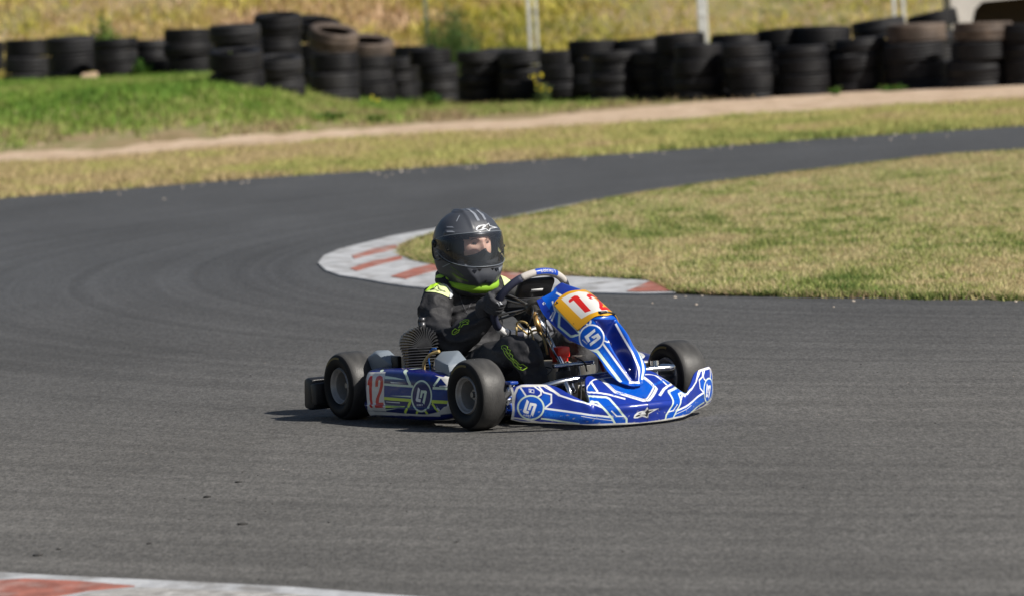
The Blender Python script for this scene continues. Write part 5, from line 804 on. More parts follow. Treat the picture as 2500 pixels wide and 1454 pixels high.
# --- front bumper
U = np.linspace(-.43, .43, 760); V = np.linspace(0, 1, 200)
BP = bumper_pts(U, V)
img = paint(U, V, BUMP_M[:-4], PAL[I_], 1, .19, PAL)
neg = img[:, :380][:, ::-1]; img[:, 380:] = neg
cc = sum(p[0] for p in BUMP_M[-4][1]) / len(BUMP_M[-4][1])
badge = BUMP_M[-4:] + [(c, [(-a, b) for a, b in p]) for c, p in BUMP_M[-4:-2]] + [(c, [(a - 2 * cc, b) for a, b in p]) for c, p in BUMP_M[-2:]]
img = paint(U, V, badge + BUMP_1[:-4], None, 1, .19, PAL, aa=.0009, img=img)
yy = np.abs(U)[None, :] * np.ones((200, 1)); vv = V[:, None] * np.ones((1, 760))
seam = np.clip(1 - (yy - .0006) / .0012, 0, 1) * (vv < .6); crease = np.clip(1 - np.abs(vv - .50) / .012, 0, 1) * np.clip((.17 - yy) / .02, 0, 1); img = img * (1 - .75 * np.maximum(seam, crease * .5))[..., None]
edge = np.clip((yy - .423) / .002, 0, 1)[..., None]; img = img * (1 - edge) + np.array(PAL[N_]) * edge
rub = np.clip((fbm(vv * 5 + 3, U[None, :] * 9 + 40, 1, 33) - .60) / .08, 0, 1) * np.clip((.42 - vv) / .1, 0, 1) * .45; img = img * (1 - rub[..., None]) + np.array((.03, .03, .035)) * rub[..., None]
scr = (fbm(vv * 14, yy * 90 + vv * 10, 1, 9) > .70) & (vv < .33) ; img[scr] = img[scr] * .4 + np.array((.45, .45, .42)) * .6
fuzz = (fbm(U[None, :] * 40 + 60 + 0 * vv, vv * 6, 1, 19) - .5) * .05; low = np.clip((.035 + fuzz - vv) / .01, 0, 1)[..., None]; img = img * (1 - low) + np.array((.42, .41, .38)) * low
BP2 = BP.copy(); BP2[..., 0] += (fbm(BP[..., 1] * 12, BP[..., 2] * 20, 1, 4) - .5) * .003
back = BP2[-1:].copy(); b1 = back + np.array([-.006, 0, -.004]); b2 = back + np.array([-.010, 0, -.02])
bump_o = surf_obj('front_bumper', np.concatenate([BP2, b1, b2]), np.concatenate([img, img[-1:], img[-1:]]), m_plast, kart, .005)
# --- side pods
U = np.linspace(.220, .815, 520); V = np.linspace(0, 1, 300)
PP = pod_pts(U, V); SL = .27
PAL_SHADED = dict(PAL); PAL_SHADED[B_] = (.002, .04, .24); PAL_SHADED[I_] = (.010, .013, .15); PAL_SHADED[P_] = (.003, .06, .30); PAL_SHADED[D_] = (.003, .012, .12)  # pod blues darkened from the shared livery blues: shade put into the colour
img = paint(U, V, POD, PAL_SHADED[D_], 1, SL, PAL_SHADED, aa=.0010)
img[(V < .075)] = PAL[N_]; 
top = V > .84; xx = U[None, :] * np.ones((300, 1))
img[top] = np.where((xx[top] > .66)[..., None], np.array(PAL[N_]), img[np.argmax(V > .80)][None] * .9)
PP2 = PP.copy(); PP2[..., 1] += (fbm(PP[..., 0] * 8, PP[..., 2] * 15, 1, 14) - .5) * .004
# close front end by curling inwards
def endcap(P, s, off): 
    c = P[:, [s]].copy(); m = c.mean(0, keepdims=True); return [c * (1 - t) + (m + np.array(off) * q) * t for t, q in ((.12, .3), (.4, .8), (.8, 1.0), (1, 1))]
fr = endcap(PP2, -1, (.028, .03, 0)); re = endcap(PP2, 0, (-.012, .01, 0))[::-1]
P_all = np.concatenate(re + [PP2] + fr, 1); wc = np.array(PAL[N_]) * np.ones((300, 4, 3)); bc = np.repeat(img[:, :1], 4, 1)
img_all = np.concatenate([bc, img, wc], 1)
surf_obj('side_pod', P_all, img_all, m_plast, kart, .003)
PL = P_all.copy(); PL[..., 1] *= -1
# left pod: same artwork, digits and emblem turned round so that they still read
bb = lambda p: (min(a for a, b in p), max(a for a, b in p))
digits = [p for c, p in POD if c == R_]; dc = (min(bb(p)[0] for p in digits) + max(bb(p)[1] for p in digits)) / 2
ci = [i for i, (c, p) in enumerate(POD) if len(p) == 36]; rc = sum(bb(POD[ci[1]][1])) / 2; r0, r1 = bb(POD[ci[1]][1])
POD_L = [(c, [(2 * dc - a, b) for a, b in p]) if c == R_ else ((c, [(2 * rc - a, b) for a, b in p]) if (i > ci[1] and c in (W_, G_) and bb(p)[0] > r0 and bb(p)[1] < r1) else (c, p)) for i, (c, p) in enumerate(POD)]
il = paint(U, V, POD_L, PAL_SHADED[D_], 1, SL, PAL_SHADED, aa=.0010); il[(V < .075)] = PAL[N_]; il[top] = img[top]
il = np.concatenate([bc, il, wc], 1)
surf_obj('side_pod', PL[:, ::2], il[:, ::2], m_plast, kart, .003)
# --- nose fairing
NS = np.array(NS_TABLE)
U = np.linspace(0, 1, 420); V = np.linspace(-1, 1, 340)
NP = nose_pts(U, V)
img = paint(U, V, NOSE, PAL[B_], .62, .16, PAL, aa=.0011)
half = img[V < 0]; far = V > .62
m_ = img[::-1]; img[far] = m_[far]
nose_o = surf_obj('nose_fairing', NP, img, m_plast, kart, .004)
def grid_normals(P):
    du = np.gradient(P, axis=1); dv = np.gradient(P, axis=0); n = np.cross(dv, du); return n / (np.linalg.norm(n, axis=-1, keepdims=True) + 1e-9)
U = np.linspace(.118, .262, 200); V = np.linspace(-.74, .74, 240); Q = nose_pts(U, V); nn = grid_normals(Q)
if nn[..., 2].mean() < 0: nn = -nn
Xg, Yg = np.meshgrid(U, V)
# rounded plate outline: drop the corners
img = paint(U, V, PLATE, (.72, .36, .012), .62, .16, PAL, aa=.0011)
Q = Q + nn * .006
# curl the plate corners inwards so its outline is rounded
cu = (Xg - .19) / .072; cv = Yg / .74; rr = np.maximum(0, np.abs(cu) - .8) / .2; rv = np.maximum(0, np.abs(cv) - .8) / .2
over = np.maximum(0, np.hypot(rr, rv) - 1)[..., None]; Q = Q - nn * over * .03
plate = surf_obj('number_plate', Q, img, mat('plate_plastic', vcol=True, rough=.3, coat=.4, var=.04, vscale=6), nose_o, .003)
bm = bmesh.new()
def bolt(bm, p, n, r=.006, h=.004):
    n = Vector(n).normalized(); cyl(bm, Vector(p) - n * .002, Vector(p) + n * h, r, r * .8, seg=12)
bolt(bm, (.985, -.083, .437), (.3, -.6, .7), .004, .010); from_bm('bolt', bm, m_dark, plate); bm = bmesh.new(); bolt(bm, (1.098, -.081, .362), (.4, -.6, .7), .004, .010)
from_bm('bolt', bm, m_dark, plate)
bm = bmesh.new(); bolt(bm, (.915, -.097, .432), (.3, -.7, .6), .009, .010); from_bm('bolt', bm, m_chrome, nose_o); bm = bmesh.new(); bolt(bm, (1.334, -.003, .197), (.7, -.3, .7), .006, .008); from_bm('bolt', bm, m_chrome, nose_o)
bm = bmesh.new(); tube(bm, [(1.155, -.045, .392), (1.175, -.02, .402), (1.185, .01, .403), (1.18, .04, .394)], .0045, 8); box(bm, (1.178, -.01, .404), (.022, .03, .012), bev=.003); from_bm('plate_clip', bm, m_dark, nose_o)
# --- wheels
def wheel(x, y, R, w, steer, name='wheel', rimr=.068):
    root = empty(name, (x, y, R)); root.rotation_euler = (0, 0, radians(steer)); root.parent = kart
    bm = bmesh.new(); h = w / 2
    lathe(bm, [(rimr, -h * .72), (rimr + .006, -h * .86), (R * .72, -h * 1.02), (R * .84, -h * 1.0), (R * .925, -h * .90), (R * .968, -h * .76), (R * .99, -h * .55), (R, -h * .25), (R, h * .25), (R * .99, h * .55), (R * .968, h * .76), (R * .925, h * .90), (R * .84, h * 1.0), (R * .72, h * 1.02), (rimr + .006, h * .86), (rimr, h * .72)], 72)
    for f in bm.faces:
        c = f.calc_center_median(); f.material_index = 1 if math.hypot(c.x, c.z) > R * .945 else 0
    ty = from_bm('tyre', bm, [m_wall, m_tread], root)
    bm = bmesh.new()
    # faint yellow marking arc and fine moulded rings on the side wall
    pts = [((R * .80) * cos(a), -h * 1.018, (R * .80) * sin(a)) for a in np.linspace(1.35, 2.35, 16)]
    for a, b in zip(pts[:-1], pts[1:]):
        q = [Vector(a) * 1, Vector(b) * 1]; k = 1.075
        f = bm.faces.new([bm.verts.new(v) for v in (Vector((a[0], a[1], a[2])), Vector((b[0], b[1], b[2])), Vector((b[0] * k, b[1] + h * .012, b[2] * k)), Vector((a[0] * k, a[1] + h * .012, a[2] * k)))])
    from_bm('side_wall_marking', bm, mat('worn_yellow_print', (.13, .10, .025), .6), ty, smooth=False)
    bm = bmesh.new()
    lathe(bm, [(rimr + .003, -h * .80), (rimr - .001, -h * .90), (rimr - .006, -h * .84), (rimr - .008, -h * .70), (rimr - .014, -h * .62), (rimr - .016, -h * .2), (rimr - .018, h * .25), (.040, h * .36), (.026, h * .30), (.020, h * .1), (.0, h * .1), (0, h * .3), (.036, h * .52), (rimr - .012, h * .5), (rimr - .006, h * .84), (rimr - .001, h * .90), (rimr + .003, h * .8), (rimr - .004, h * .6), (rimr - .004, -h * .6)], 56)
    rim = from_bm('rim', bm, m_rim, root, sharp=40)
    bm = bmesh.new(); cyl(bm, (0, -h * .25, 0), (0, h * .4, 0), .019, seg=20); cyl(bm, (0, -h * .42, 0), (0, -h * .2, 0), .011, seg=6)
    for a in range(3): cyl(bm, (.031 * cos(a * 2.094 + .5), h * .05, .031 * sin(a * 2.094 + .5)), (.031 * cos(a * 2.094 + .5), h * .4, .031 * sin(a * 2.094 + .5)), .006, seg=6)
    cyl(bm, (.056 * cos(.3), -h * .35, .056 * sin(.3)), (.05 * cos(.3), -h * .1, .05 * sin(.3)), .004, seg=8)
    from_bm('hub', bm, m_alu, root, sharp=30)
    return root
wheel(.96, -.43, .131, .116, 3.5, rimr=.0675); wheel(.96, .43, .131, .116, 3.5, rimr=.0675)
wheel(0, -.43, .129, .128, 0, rimr=.0675); wheel(0, .43, .129, .128, 0, rimr=.0675)
# --- rear bumper : black moulded box across the back
bm = bmesh.new()
prism(bm, [(-.245, .040), (-.235, .150), (-.205, .158), (-.165, .152), (-.160, .040), (-.2, .030)], -.515, .515, bev=.012)
for s in (-1, 1): box(bm, (-.165, s * .46, .095), (.05, .11, .085), bev=.008)
box(bm, (-.15, 0, .12), (.03, .5, .05), bev=.006)
from_bm('rear_bumper', bm, m_blackpl, kart, sharp=35)
# --- chassis
bm = bmesh.new()
for s in (-1, 1):
    tube(bm, [(-.12, s * .24, .06), (.1, s * .27, .055), (.5, s * .30, .05), (.85, s * .24, .05), (1.0, s * .26, .05), (1.12, s * .15, .055)], .014, 12)
    tube(bm, [(.85, s * .24, .05), (.95, s * .33, .09), (.96, s * .36, .11)], .016, 10)
tube(bm, [(1.12, -.15, .055), (1.14, 0, .055), (1.12, .15, .055)], .014, 10); tube(bm, [(.5, -.3, .05), (.5, .3, .05)], .014, 10); tube(bm, [(.0, -.26, .058), (0, .26, .058)], .012, 10)
from_bm('chassis_frame', bm, m_blueframe, kart)
bm = bmesh.new(); prism(bm, [(.42, -.27), (.85, -.24), (1.13, -.14), (1.13, .14), (.85, .24), (.42, .27)], .030, .034, ax='Z'); from_bm('floor_tray', bm, m_dark, kart, smooth=False)
bm = bmesh.new(); cyl(bm, (0, -.40, .129), (0, .40, .129), .017, seg=20); from_bm('rear_axle', bm, m_chrome, kart)
bm = bmesh.new(); cyl(bm, (0, .14, .129), (0, .15, .129), .085, seg=36); from_bm('brake_disc', bm, m_alu, kart, sharp=30)
bm = bmesh.new(); cyl(bm, (0, -.20, .129), (0, -.206, .129), .09, seg=36); from_bm('sprocket', bm, m_alu, kart, sharp=30)
# chrome bumper bars and uprights
bm = bmesh.new()
tube(bm, [(1.10, -.33, .135), (1.143, -.26, .151), (1.17, -.18, .166), (1.18, 0, .176), (1.20, .18, .182), (1.205, .255, .182), (1.17, .275, .182), (1.11, .275, .18)], .0115, 14)
tube(bm, [(1.16, -.30, .06), (1.22, -.15, .055), (1.25, 0, .055), (1.22, .15, .055), (1.16, .30, .06)], .010, 12)
for y in (-.18, -.06, .18):
    tube(bm, [(1.172, y, .165), (1.20, y, .130), (1.205, y, .08), (1.17, y, .06), (1.08, y * .9, .056)], .009, 12)
tube(bm, [(.94, -.09, .205), (1.02, -.04, .212), (1.05, .02, .215)], .008, 12)
from_bm('bumper_bar', bm, m_chrome, kart)
# front spindles and track rods
bm = bmesh.new()
for s in (-1, 1):
    cyl(bm, (.96, s * .34, .131), (.96, s * .42, .131), .0125, seg=14)
    cyl(bm, (.965, s * .335, .07), (.955, s * .345, .185), .014, seg=14)
    cyl(bm, (.965, s * .335, .06), (.967, s * .334, .078), .022, seg=16); cyl(bm, (.956, s * .344, .172), (.955, s * .345, .192), .020, seg=16)
    tube(bm, [(.90, s * .32, .12), (.86, s * .06, .115)], .007, 10, smoothp=False)
cyl(bm, (1.075, -.365, .09), (1.085, -.355, .165), .013, seg=14); cyl(bm, (1.07, -.37, .125), (1.09, -.36, .145), .022, seg=16)
for k in range(5): cyl(bm, (1.075, -.365, .095 + k * .013), (1.076, -.365, .101 + k * .013), .017, seg=16)
from_bm('steering_linkage', bm, m_chrome, kart, sharp=35)
bm = bmesh.new(); box(bm, (1.09, -.36, .172), (.05, .035, .012), bev=.004); box(bm, (1.09, -.36, .085), (.03, .03, .02), bev=.004); from_bm('bracket', bm, m_blueframe, kart, sharp=35)
# column, support and steering wheel
bm = bmesh.new(); cyl(bm, (.66, .0, .40), (.74, 0, .32), .011, seg=14); cyl(bm, (.74, .0, .32), (.885, 0, .165), .0105, seg=14)
cyl(bm, (.885, 0, .165), (.93, 0, .10), .010, seg=12)
from_bm('steering_column', bm, m_chrome, kart)
bm = bmesh.new(); cyl(bm, (.715, -.03, .392), (.752, -.03, .325), .010, seg=14)
from_bm('brass_sleeve', bm, mat('brass_tube', (.55, .33, .12), .35, metal=.7), kart)
bm = bmesh.new()
for s in (-.022, .022): tube(bm, [(.86, s, .05), (.845, s, .13), (.885, s, .19), (.93, s, .215)], .004, 8); tube(bm, [(.93, s, .05), (.945, s, .14), (.93, s, .215)], .004, 8)
from_bm('column_bracket', bm, m_alu, kart)
bm = bmesh.new(); prism(bm, [(.83, .045), (.90, .045), (.925, .20), (.885, .20), (.84, .13)], -.035, .03, bev=.004); from_bm('pedal_mount', bm, m_blackpl, kart, sharp=30)
CW = Vector((.641, 0, .424)); UPW = Vector((.616, 0, .788)).normalized(); RW = .150
sw = empty('steering_wheel', CW); sw.parent = kart
M = []
NWH = Vector((0, 1, 0)).cross(UPW)          # points to the driver / back
if NWH.x > 0: NWH = -NWH
def ringpt(a, r=RW): return Vector((0, 1, 0)) * (cos(a) * r) + UPW * (sin(a) * r)
def ring_arc(a0, a1, r, rr, n=24, seg=12, flat=1.0):
    bm = bmesh.new(); tube(bm, [ringpt(radians(a0 + (a1 - a0) * k / n)) for k in range(n + 1)], r, seg, smoothp=False, up=tuple(NWH)); return bm
m_suede = mat('pale_grip', (.50, .47, .44), .8, bump=.2, bscale=300); m_navy = mat('navy_grip', (.022, .026, .055), .7); m_tape = mat('white_tape', (.82, .81, .80), .5)
from_bm('rim_grip', ring_arc(40, 122, .0145, 0), m_suede, sw); from_bm('rim_grip', ring_arc(122, 226, .0150, 0), m_navy, sw)
from_bm('tape', ring_arc(226, 246, .0155, 0), m_tape, sw); from_bm('rim_grip', ring_arc(246, 250, .0150, 0), m_navy, sw); from_bm('tape', ring_arc(250, 262, .0155, 0), m_tape, sw)
from_bm('rim_grip', ring_arc(262, 274, .0150, 0), m_navy, sw); from_bm('tape', ring_arc(274, 312, .0158, 0), m_tape, sw); from_bm('rim_grip', ring_arc(312, 400, .0148, 0), m_navy, sw)
bm = bmesh.new()
for a in (20, 160, 205, 335):
    for t in (-4, 4): tube(bm, [ringpt(radians(a + t), RW * .96), ringpt(radians(a + t * 1.5), RW * .6) - NWH * .008, ringpt(radians(a), RW * .15) - NWH * .018], .0045, 8)
cyl(bm, -NWH * .03, -NWH * .008, .032, seg=24); cyl(bm, -NWH * .06, -NWH * .03, .018, seg=20)
from_bm('spokes', bm, mat('grey_anodised', (.12, .12, .12), .3, metal=.8), sw, sharp=35)
def oriented_box(bm, c, ax, ay, az, s, bev):
    R = Matrix((ax, ay, az)).transposed(); box(bm, c, s, rot=R, bev=bev)
bm = bmesh.new(); oriented_box(bm, UPW * .070 + NWH * .006, Vector((0, 1, 0)), UPW, NWH, (.150, .085, .028), .012); from_bm('lap_timer', bm, m_blackpl, sw, sharp=40)
bm = bmesh.new(); oriented_box(bm, UPW * .072 - NWH * .012, Vector((0, 1, 0)), UPW, NWH, (.05, .012, .001), 0); from_bm('lap_timer_marking', bm, mat('white_print', (.7, .7, .7), .6), sw)
# blue label round the top of the rim, lettered
bm = bmesh.new()
seg = 26; rows = 6; a0, a1 = 64, 100
gr = [[bm.verts.new(ringpt(radians(a0 + (a1 - a0) * i / seg)) + (ringpt(radians(a0 + (a1 - a0) * i / seg)).normalized() * cos(b) - NWH * sin(b)) * .0154) for i in range(seg + 1)] for b in np.linspace(-.35, 1.35, rows)]
for j in range(rows - 1):
    for i in range(seg): bm.faces.new((gr[j][i], gr[j][i + 1], gr[j + 1][i + 1], gr[j + 1][i]))
from_bm('rim_label', bm, mat('label_blue', (.01, .06, .42), .35), sw)
FONT = {'K': [[(0, 0), (0, 1)], [(.8, 0), (.1, .5), (.8, 1)]], 'A': [[(0, 1), (0, .1), (.8, .1), (.8, 1)], [(0, .6), (.8, .6)]], 'R': [[(0, 1), (0, 0), (.8, 0), (.8, .5), (0, .5)], [(.35, .5), (.8, 1)]], 'T': [[(0, 0), (.9, 0)], [(.45, 0), (.45, 1)]], 'L': [[(0, 0), (0, 1), (.6, 1)]], 'N': [[(0, 1), (0, 0), (.7, 0), (.7, 1)]]}
bm = bmesh.new(); x = 0
for ch in 'LNKART':
    for line in FONT[ch]:
        for (ax, ay), (bx, by) in zip(line[:-1], line[1:]):
            L = []
            for t in (0, .5, 1):
                qx = x + ax + (bx - ax) * t; qy = ay + (by - ay) * t
                a = radians(70 + qx * 3.35); b = .15 + (1 - qy) * .75
                rp = ringpt(a); L.append(rp + (rp.normalized() * cos(b) - NWH * sin(b)) * .0158)
            tube(bm, L, .0011, 5, k=1)
    x += 1.25
from_bm('label_lettering', bm, m_tape, sw)
# fuel hoses, cables, tank
bm = bmesh.new()
tube(bm, [(.665, -.03, .31), (.63, -.055, .345), (.655, -.06, .36), (.70, -.055, .355), (.725, -.05, .32), (.735, -.045, .27), (.74, -.03, .235)], .0042, 10)
from_bm('fuel_hose', bm, m_yel, kart); bm = bmesh.new()
tube(bm, [(.665, -.03, .31), (.69, -.02, .325), (.725, -.015, .32), (.75, -.01, .28), (.755, -.005, .235)], .0042, 10)
from_bm('fuel_hose', bm, m_yel, kart); bm = bmesh.new()
tube(bm, [(.70, -.10, .345), (.69, -.09, .25), (.70, -.05, .22)], .004, 10)
from_bm('fuel_hose', bm, m_yel, kart); bm = bmesh.new(); tube(bm, [(.565, -.425, .19), (.57, -.43, .228), (.60, -.42, .262), (.64, -.40, .276)], .0060, 12)
from_bm('fuel_hose', bm, m_yel, kart)
bm = bmesh.new()
tube(bm, [(.70, -.03, .42), (.745, -.05, .40), (.74, -.07, .34), (.72, -.06, .27), (.73, -.02, .20)], .0028, 7); tube(bm, [(.74, .02, .43), (.79, -.03, .41), (.80, -.03, .36), (.78, -.02, .30)], .0028, 7)
tube(bm, [(.80, -.1, .23), (.83, -.09, .215), (.80, -.07, .20), (.86, -.05, .19), (.90, -.1, .17)], .0025, 7); tube(bm, [(1.05, -.06, .24), (1.08, -.04, .22), (1.06, -.02, .19), (1.0, .02, .18)], .003, 7)
from_bm('control_cable', bm, m_blackpl, kart)
bm = bmesh.new(); box(bm, (.73, .02, .135), (.17, .14, .15), bev=.03); tank = from_bm('fuel_tank', bm, mat('milky_tank_plastic', (.34, .31, .25), .35, var=.1, vscale=10, spec=.6), kart)
bm = bmesh.new(); box(bm, (.805, .02, .245), (.062, .055, .04), bev=.006); cyl(bm, (.805, .02, .21), (.805, .02, .235), .03, seg=20); from_bm('tank_cap', bm, m_red, tank, sharp=30)
# seat
sp = [(.50, .06), (.42, .055), (.30, .065), (.20, .09), (.13, .16), (.09, .26), (.07, .34)]
rows = []
for x, z in sp:
    r = []
    for k in range(13):
        a = (k - 6) / 6; wv = .17 if z < .2 else .16
        r.append((x + .05 * abs(a) ** 3, a * wv, z + (.11 * abs(a) ** 4 if z < .2 else .0) + (.0)))
    rows.append(r)
P3 = np.array(rows); surf = grid_mesh('seat', P3.transpose(0, 1, 2)); so = link('seat', surf, mat('grey_fibreglass_seat', (.16, .17, .18), .4, coat=.3), kart)
s_ = so.modifiers.new('t', 'SOLIDIFY'); s_.thickness = .006; s2 = so.modifiers.new('s', 'SUBSURF'); s2.levels = s2.render_levels = 2
# engine on the kart's right : finned barrel, sunburst head, covers
eng = empty('engine', (.375, -.33, 0)); eng.parent = kart
AX = Vector((-.866, .5, 0)); HX = Vector((.5, .866, 0)); ZZ = Vector((0, 0, 1))
bm = bmesh.new()
for k in range(10):
    z = .186 + k * .0102; w = .105 + .036 * (k / 9) ** 1.5; d = .12
    oriented_box(bm, HX * (-.012 + .006 * k / 9) + ZZ * z, HX, AX, ZZ, (w, d, .0034), .0014)
fb = from_bm('barrel_fins', bm, m_fin, eng, sharp=50)
bm = bmesh.new(); cyl(bm, HX * -.012 + ZZ * .05, HX * -.012 + ZZ * .285, .037, seg=28); oriented_box(bm, ZZ * .11, HX, AX, ZZ, (.13, .13, .14), .02)
cyl(bm, HX * -.01 + ZZ * .10 - AX * .06, HX * -.01 + ZZ * .10 + AX * .08, .05, seg=24)
from_bm('crankcase', bm, m_dark, eng, sharp=35)
bm = bmesh.new(); Cc = HX * .030 + ZZ * .284
def bez(a, b, c, n=9): return [a * (1 - t) ** 2 + b * 2 * t * (1 - t) + c * t * t for t in np.linspace(0, 1, n)]
ends = [(-.078, -.004), (-.080, .007), (-.080, .018), (-.078, .029), (-.073, .040), (-.065, .050), (-.054, .058), (-.041, .064), (-.027, .068), (-.013, .070), (.001, .071), (.014, .070), (.027, .067), (.039, .062), (.050, .055), (.058, .046), (.063, .035), (.066, .023), (.067, .010)]
for k_, (ex_, ez_) in enumerate(ends):
    t = k_ / (len(ends) - 1); s0 = Vector((.026 * (2 * t - 1) * .9 + .014, 0)) ; e0 = Vector((ex_, ez_)); c0 = Vector((s0.x + (e0.x - s0.x) * .32, e0.y * .98))
    P_ = bez(s0, c0, e0); A = []
    for i, p in enumerate(P_):
        d = (P_[min(i + 1, 8)] - P_[max(i - 1, 0)]).normalized(); n_ = Vector((-d.y, d.x)) * .0018
        A.append([bm.verts.new(HX * (q.x) + ZZ * (.281 + q.y) + AX * sg) for q in (p + n_, p - n_) for sg in (-.056, .056)])
    for i in range(8):
        a_, b_ = A[i], A[i + 1]
        for u_, v_ in ((0, 1), (1, 3), (3, 2), (2, 0)): bm.faces.new((a_[u_], a_[v_], b_[v_], b_[u_]))
    bm.faces.new([A[0][i] for i in (0, 1, 3, 2)]); bm.faces.new([A[8][i] for i in (0, 2, 3, 1)])
cyl(bm, HX * .010 - AX * .045 + ZZ * .284, HX * .010 + AX * .045 + ZZ * .284, .026, seg=20)
from_bm('head_fins', bm, m_fin, eng, sharp=50)
bm = bmesh.new(); Cc = HX * .010 + ZZ * .284; cyl(bm, Cc + ZZ * .06, Cc + ZZ * .088, .012, seg=14); cyl(bm, Cc + ZZ * .086, Cc + ZZ * .104, .010, .013, seg=12)
from_bm('spark_plug', bm, m_fin, eng)
bm = bmesh.new(); tube(bm, [(.13, -.035, .20), (.135, -.045, .245), (.15, -.04, .275), (.17, -.03, .28)], .0032, 8); from_bm('ignition_lead', bm, mat('blue_lead', (.01, .09, .35), .4), eng)
# carburettor and linkage bits below
bm = bmesh.new(); rr = random.Random(3)
for k in range(26):
    c = Vector((rr.uniform(-.09, .13), rr.uniform(-.07, .05), rr.uniform(.12, .2))); a = Vector((rr.uniform(-1, 1), rr.uniform(-1, 1), rr.uniform(-1, 1))).normalized() * rr.uniform(.008, .025)
    cyl(bm, c - a, c + a, rr.uniform(.003, .010), seg=10)
from_bm('carburettor', bm, m_alu, eng, sharp=40)
bm = bmesh.new(); hull(bm, [(0.636, -0.42, 0.249), (0.585, -0.36, 0.27), (0.68, -0.34, 0.276), (0.779, -0.36, 0.241), (0.795, -0.36, 0.13), (0.63, -0.42, 0.13), (0.769, -0.44, 0.233), (0.805, -0.44, 0.13), (0.436, -0.3, 0.229), (0.448, -0.28, 0.257), (0.567, -0.28, 0.266), (0.625, -0.28, 0.228), (0.623, -0.28, 0.13), (0.428, -0.3, 0.13)], .006)
ab = from_bm('air_box', bm, m_silver, kart, sharp=25)
bm = bmesh.new(); lathe(bm, [(.0, .0), (.017, .0), (.020, -.004), (.016, -.008), (0, -.009)], 20, (0, 0, 0), 'Y', closed=False); bmesh.ops.transform(bm, matrix=Matrix.Translation((.800, -.41, .215)) @ Matrix.Rotation(radians(75), 4, 'Z'), verts=bm.verts); from_bm('red_badge', bm, m_red, ab)
bm = bmesh.new(); hull(bm, [(0.075, -0.4, 0.232), (0.113, -0.38, 0.261), (0.18, -0.36, 0.263), (0.255, -0.36, 0.228), (0.248, -0.36, 0.17), (0.073, -0.4, 0.17), (0.165, -0.41, 0.255), (0.25, -0.40, 0.215), (-0.1, -0.3, 0.218), (-0.071, -0.28, 0.245), (0.027, -0.28, 0.25), (0.107, -0.28, 0.214), (0.088, -0.28, 0.156), (-0.104, -0.3, 0.156)], .006)
from_bm('exhaust_cover', bm, m_silver, kart, sharp=25)
bm = bmesh.new(); box(bm, (.268, -.38, .215), (.05, .02, .06), bev=.004); from_bm('engine_mount_plate', bm, m_dark, kart)
# pedals
bm = bmesh.new()
for s in (-1, 1): tube(bm, [(1.02, s * .12, .06), (1.06, s * .12, .14), (1.05, s * .12, .20)], .006, 8); box(bm, (1.06, s * .12, .17), (.012, .06, .05), bev=.003)
from_bm('pedal', bm, m_dark, kart)
# ------------------------------------------------------------------ the driver
drv = empty('person', KO, radians(-60))
tag(drv, 'young driver in black racing suit and helmet gripping the steering wheel', 'person')
m_suit = mat('black_suit', (.018, .018, .021), .72, var=.15, vscale=20, bump=.35, bscale=60)
m_glove = mat('sunlit_grey_glove', (.30, .31, .34), .75, var=.25, vscale=30, bump=.3, bscale=120)  # grey lightened for the far hand: sunlight put into the colour
m_gloveb = mat('black_glove', (.035, .036, .042), .75, bump=.3, bscale=120)
def evaluated(o):
    dg = bpy.context.evaluated_depsgraph_get(); dg.update(); me = bpy.data.meshes.new_from_object(o.evaluated_get(dg)); return me
def remesh_obj(name, bm, m, parent, voxel=.006, disp=0, dscale=.05, smooth=4, extra=None):
    me = bpy.data.meshes.new(name); bmesh.ops.recalc_face_normals(bm, faces=bm.faces); bm.to_mesh(me); bm.free()
    o = bpy.data.objects.new('tmp', me); COL.objects.link(o)
    r = o.modifiers.new('r', 'REMESH'); r.mode = 'VOXEL'; r.voxel_size = voxel
    s = o.modifiers.new('s', 'SMOOTH'); s.iterations = smooth; s.factor = .5
    out = evaluated(o); bpy.data.objects.remove(o)
    if disp:
        n = len(out.vertices); co = np.zeros(n * 3, 'f'); out.vertices.foreach_get('co', co); co = co.reshape(-1, 3)
        no = np.array([v.normal[:] for v in out.vertices])
        # cloth folds : ridged noise stretched round the limbs
        d = np.zeros(n)
        for i in range(n):
            p = Vector(co[i]); w = noise.noise_vector(p * 5) * .5
            a = 1 - abs(noise.noise(Vector((p.x * 9, p.y * 9, p.z * 22)) + w * 2)) * 2
            b = noise.noise(p * 30 + w)
            d[i] = (a - .5) * disp + b * disp * .38
        if extra: d *= extra(co)
        co = co + no * d[:, None]; out.vertices.foreach_set('co', co.reshape(-1).astype('f')); out.update()
    out.name = name
    return link(name, out, m, parent)
bm = bmesh.new()
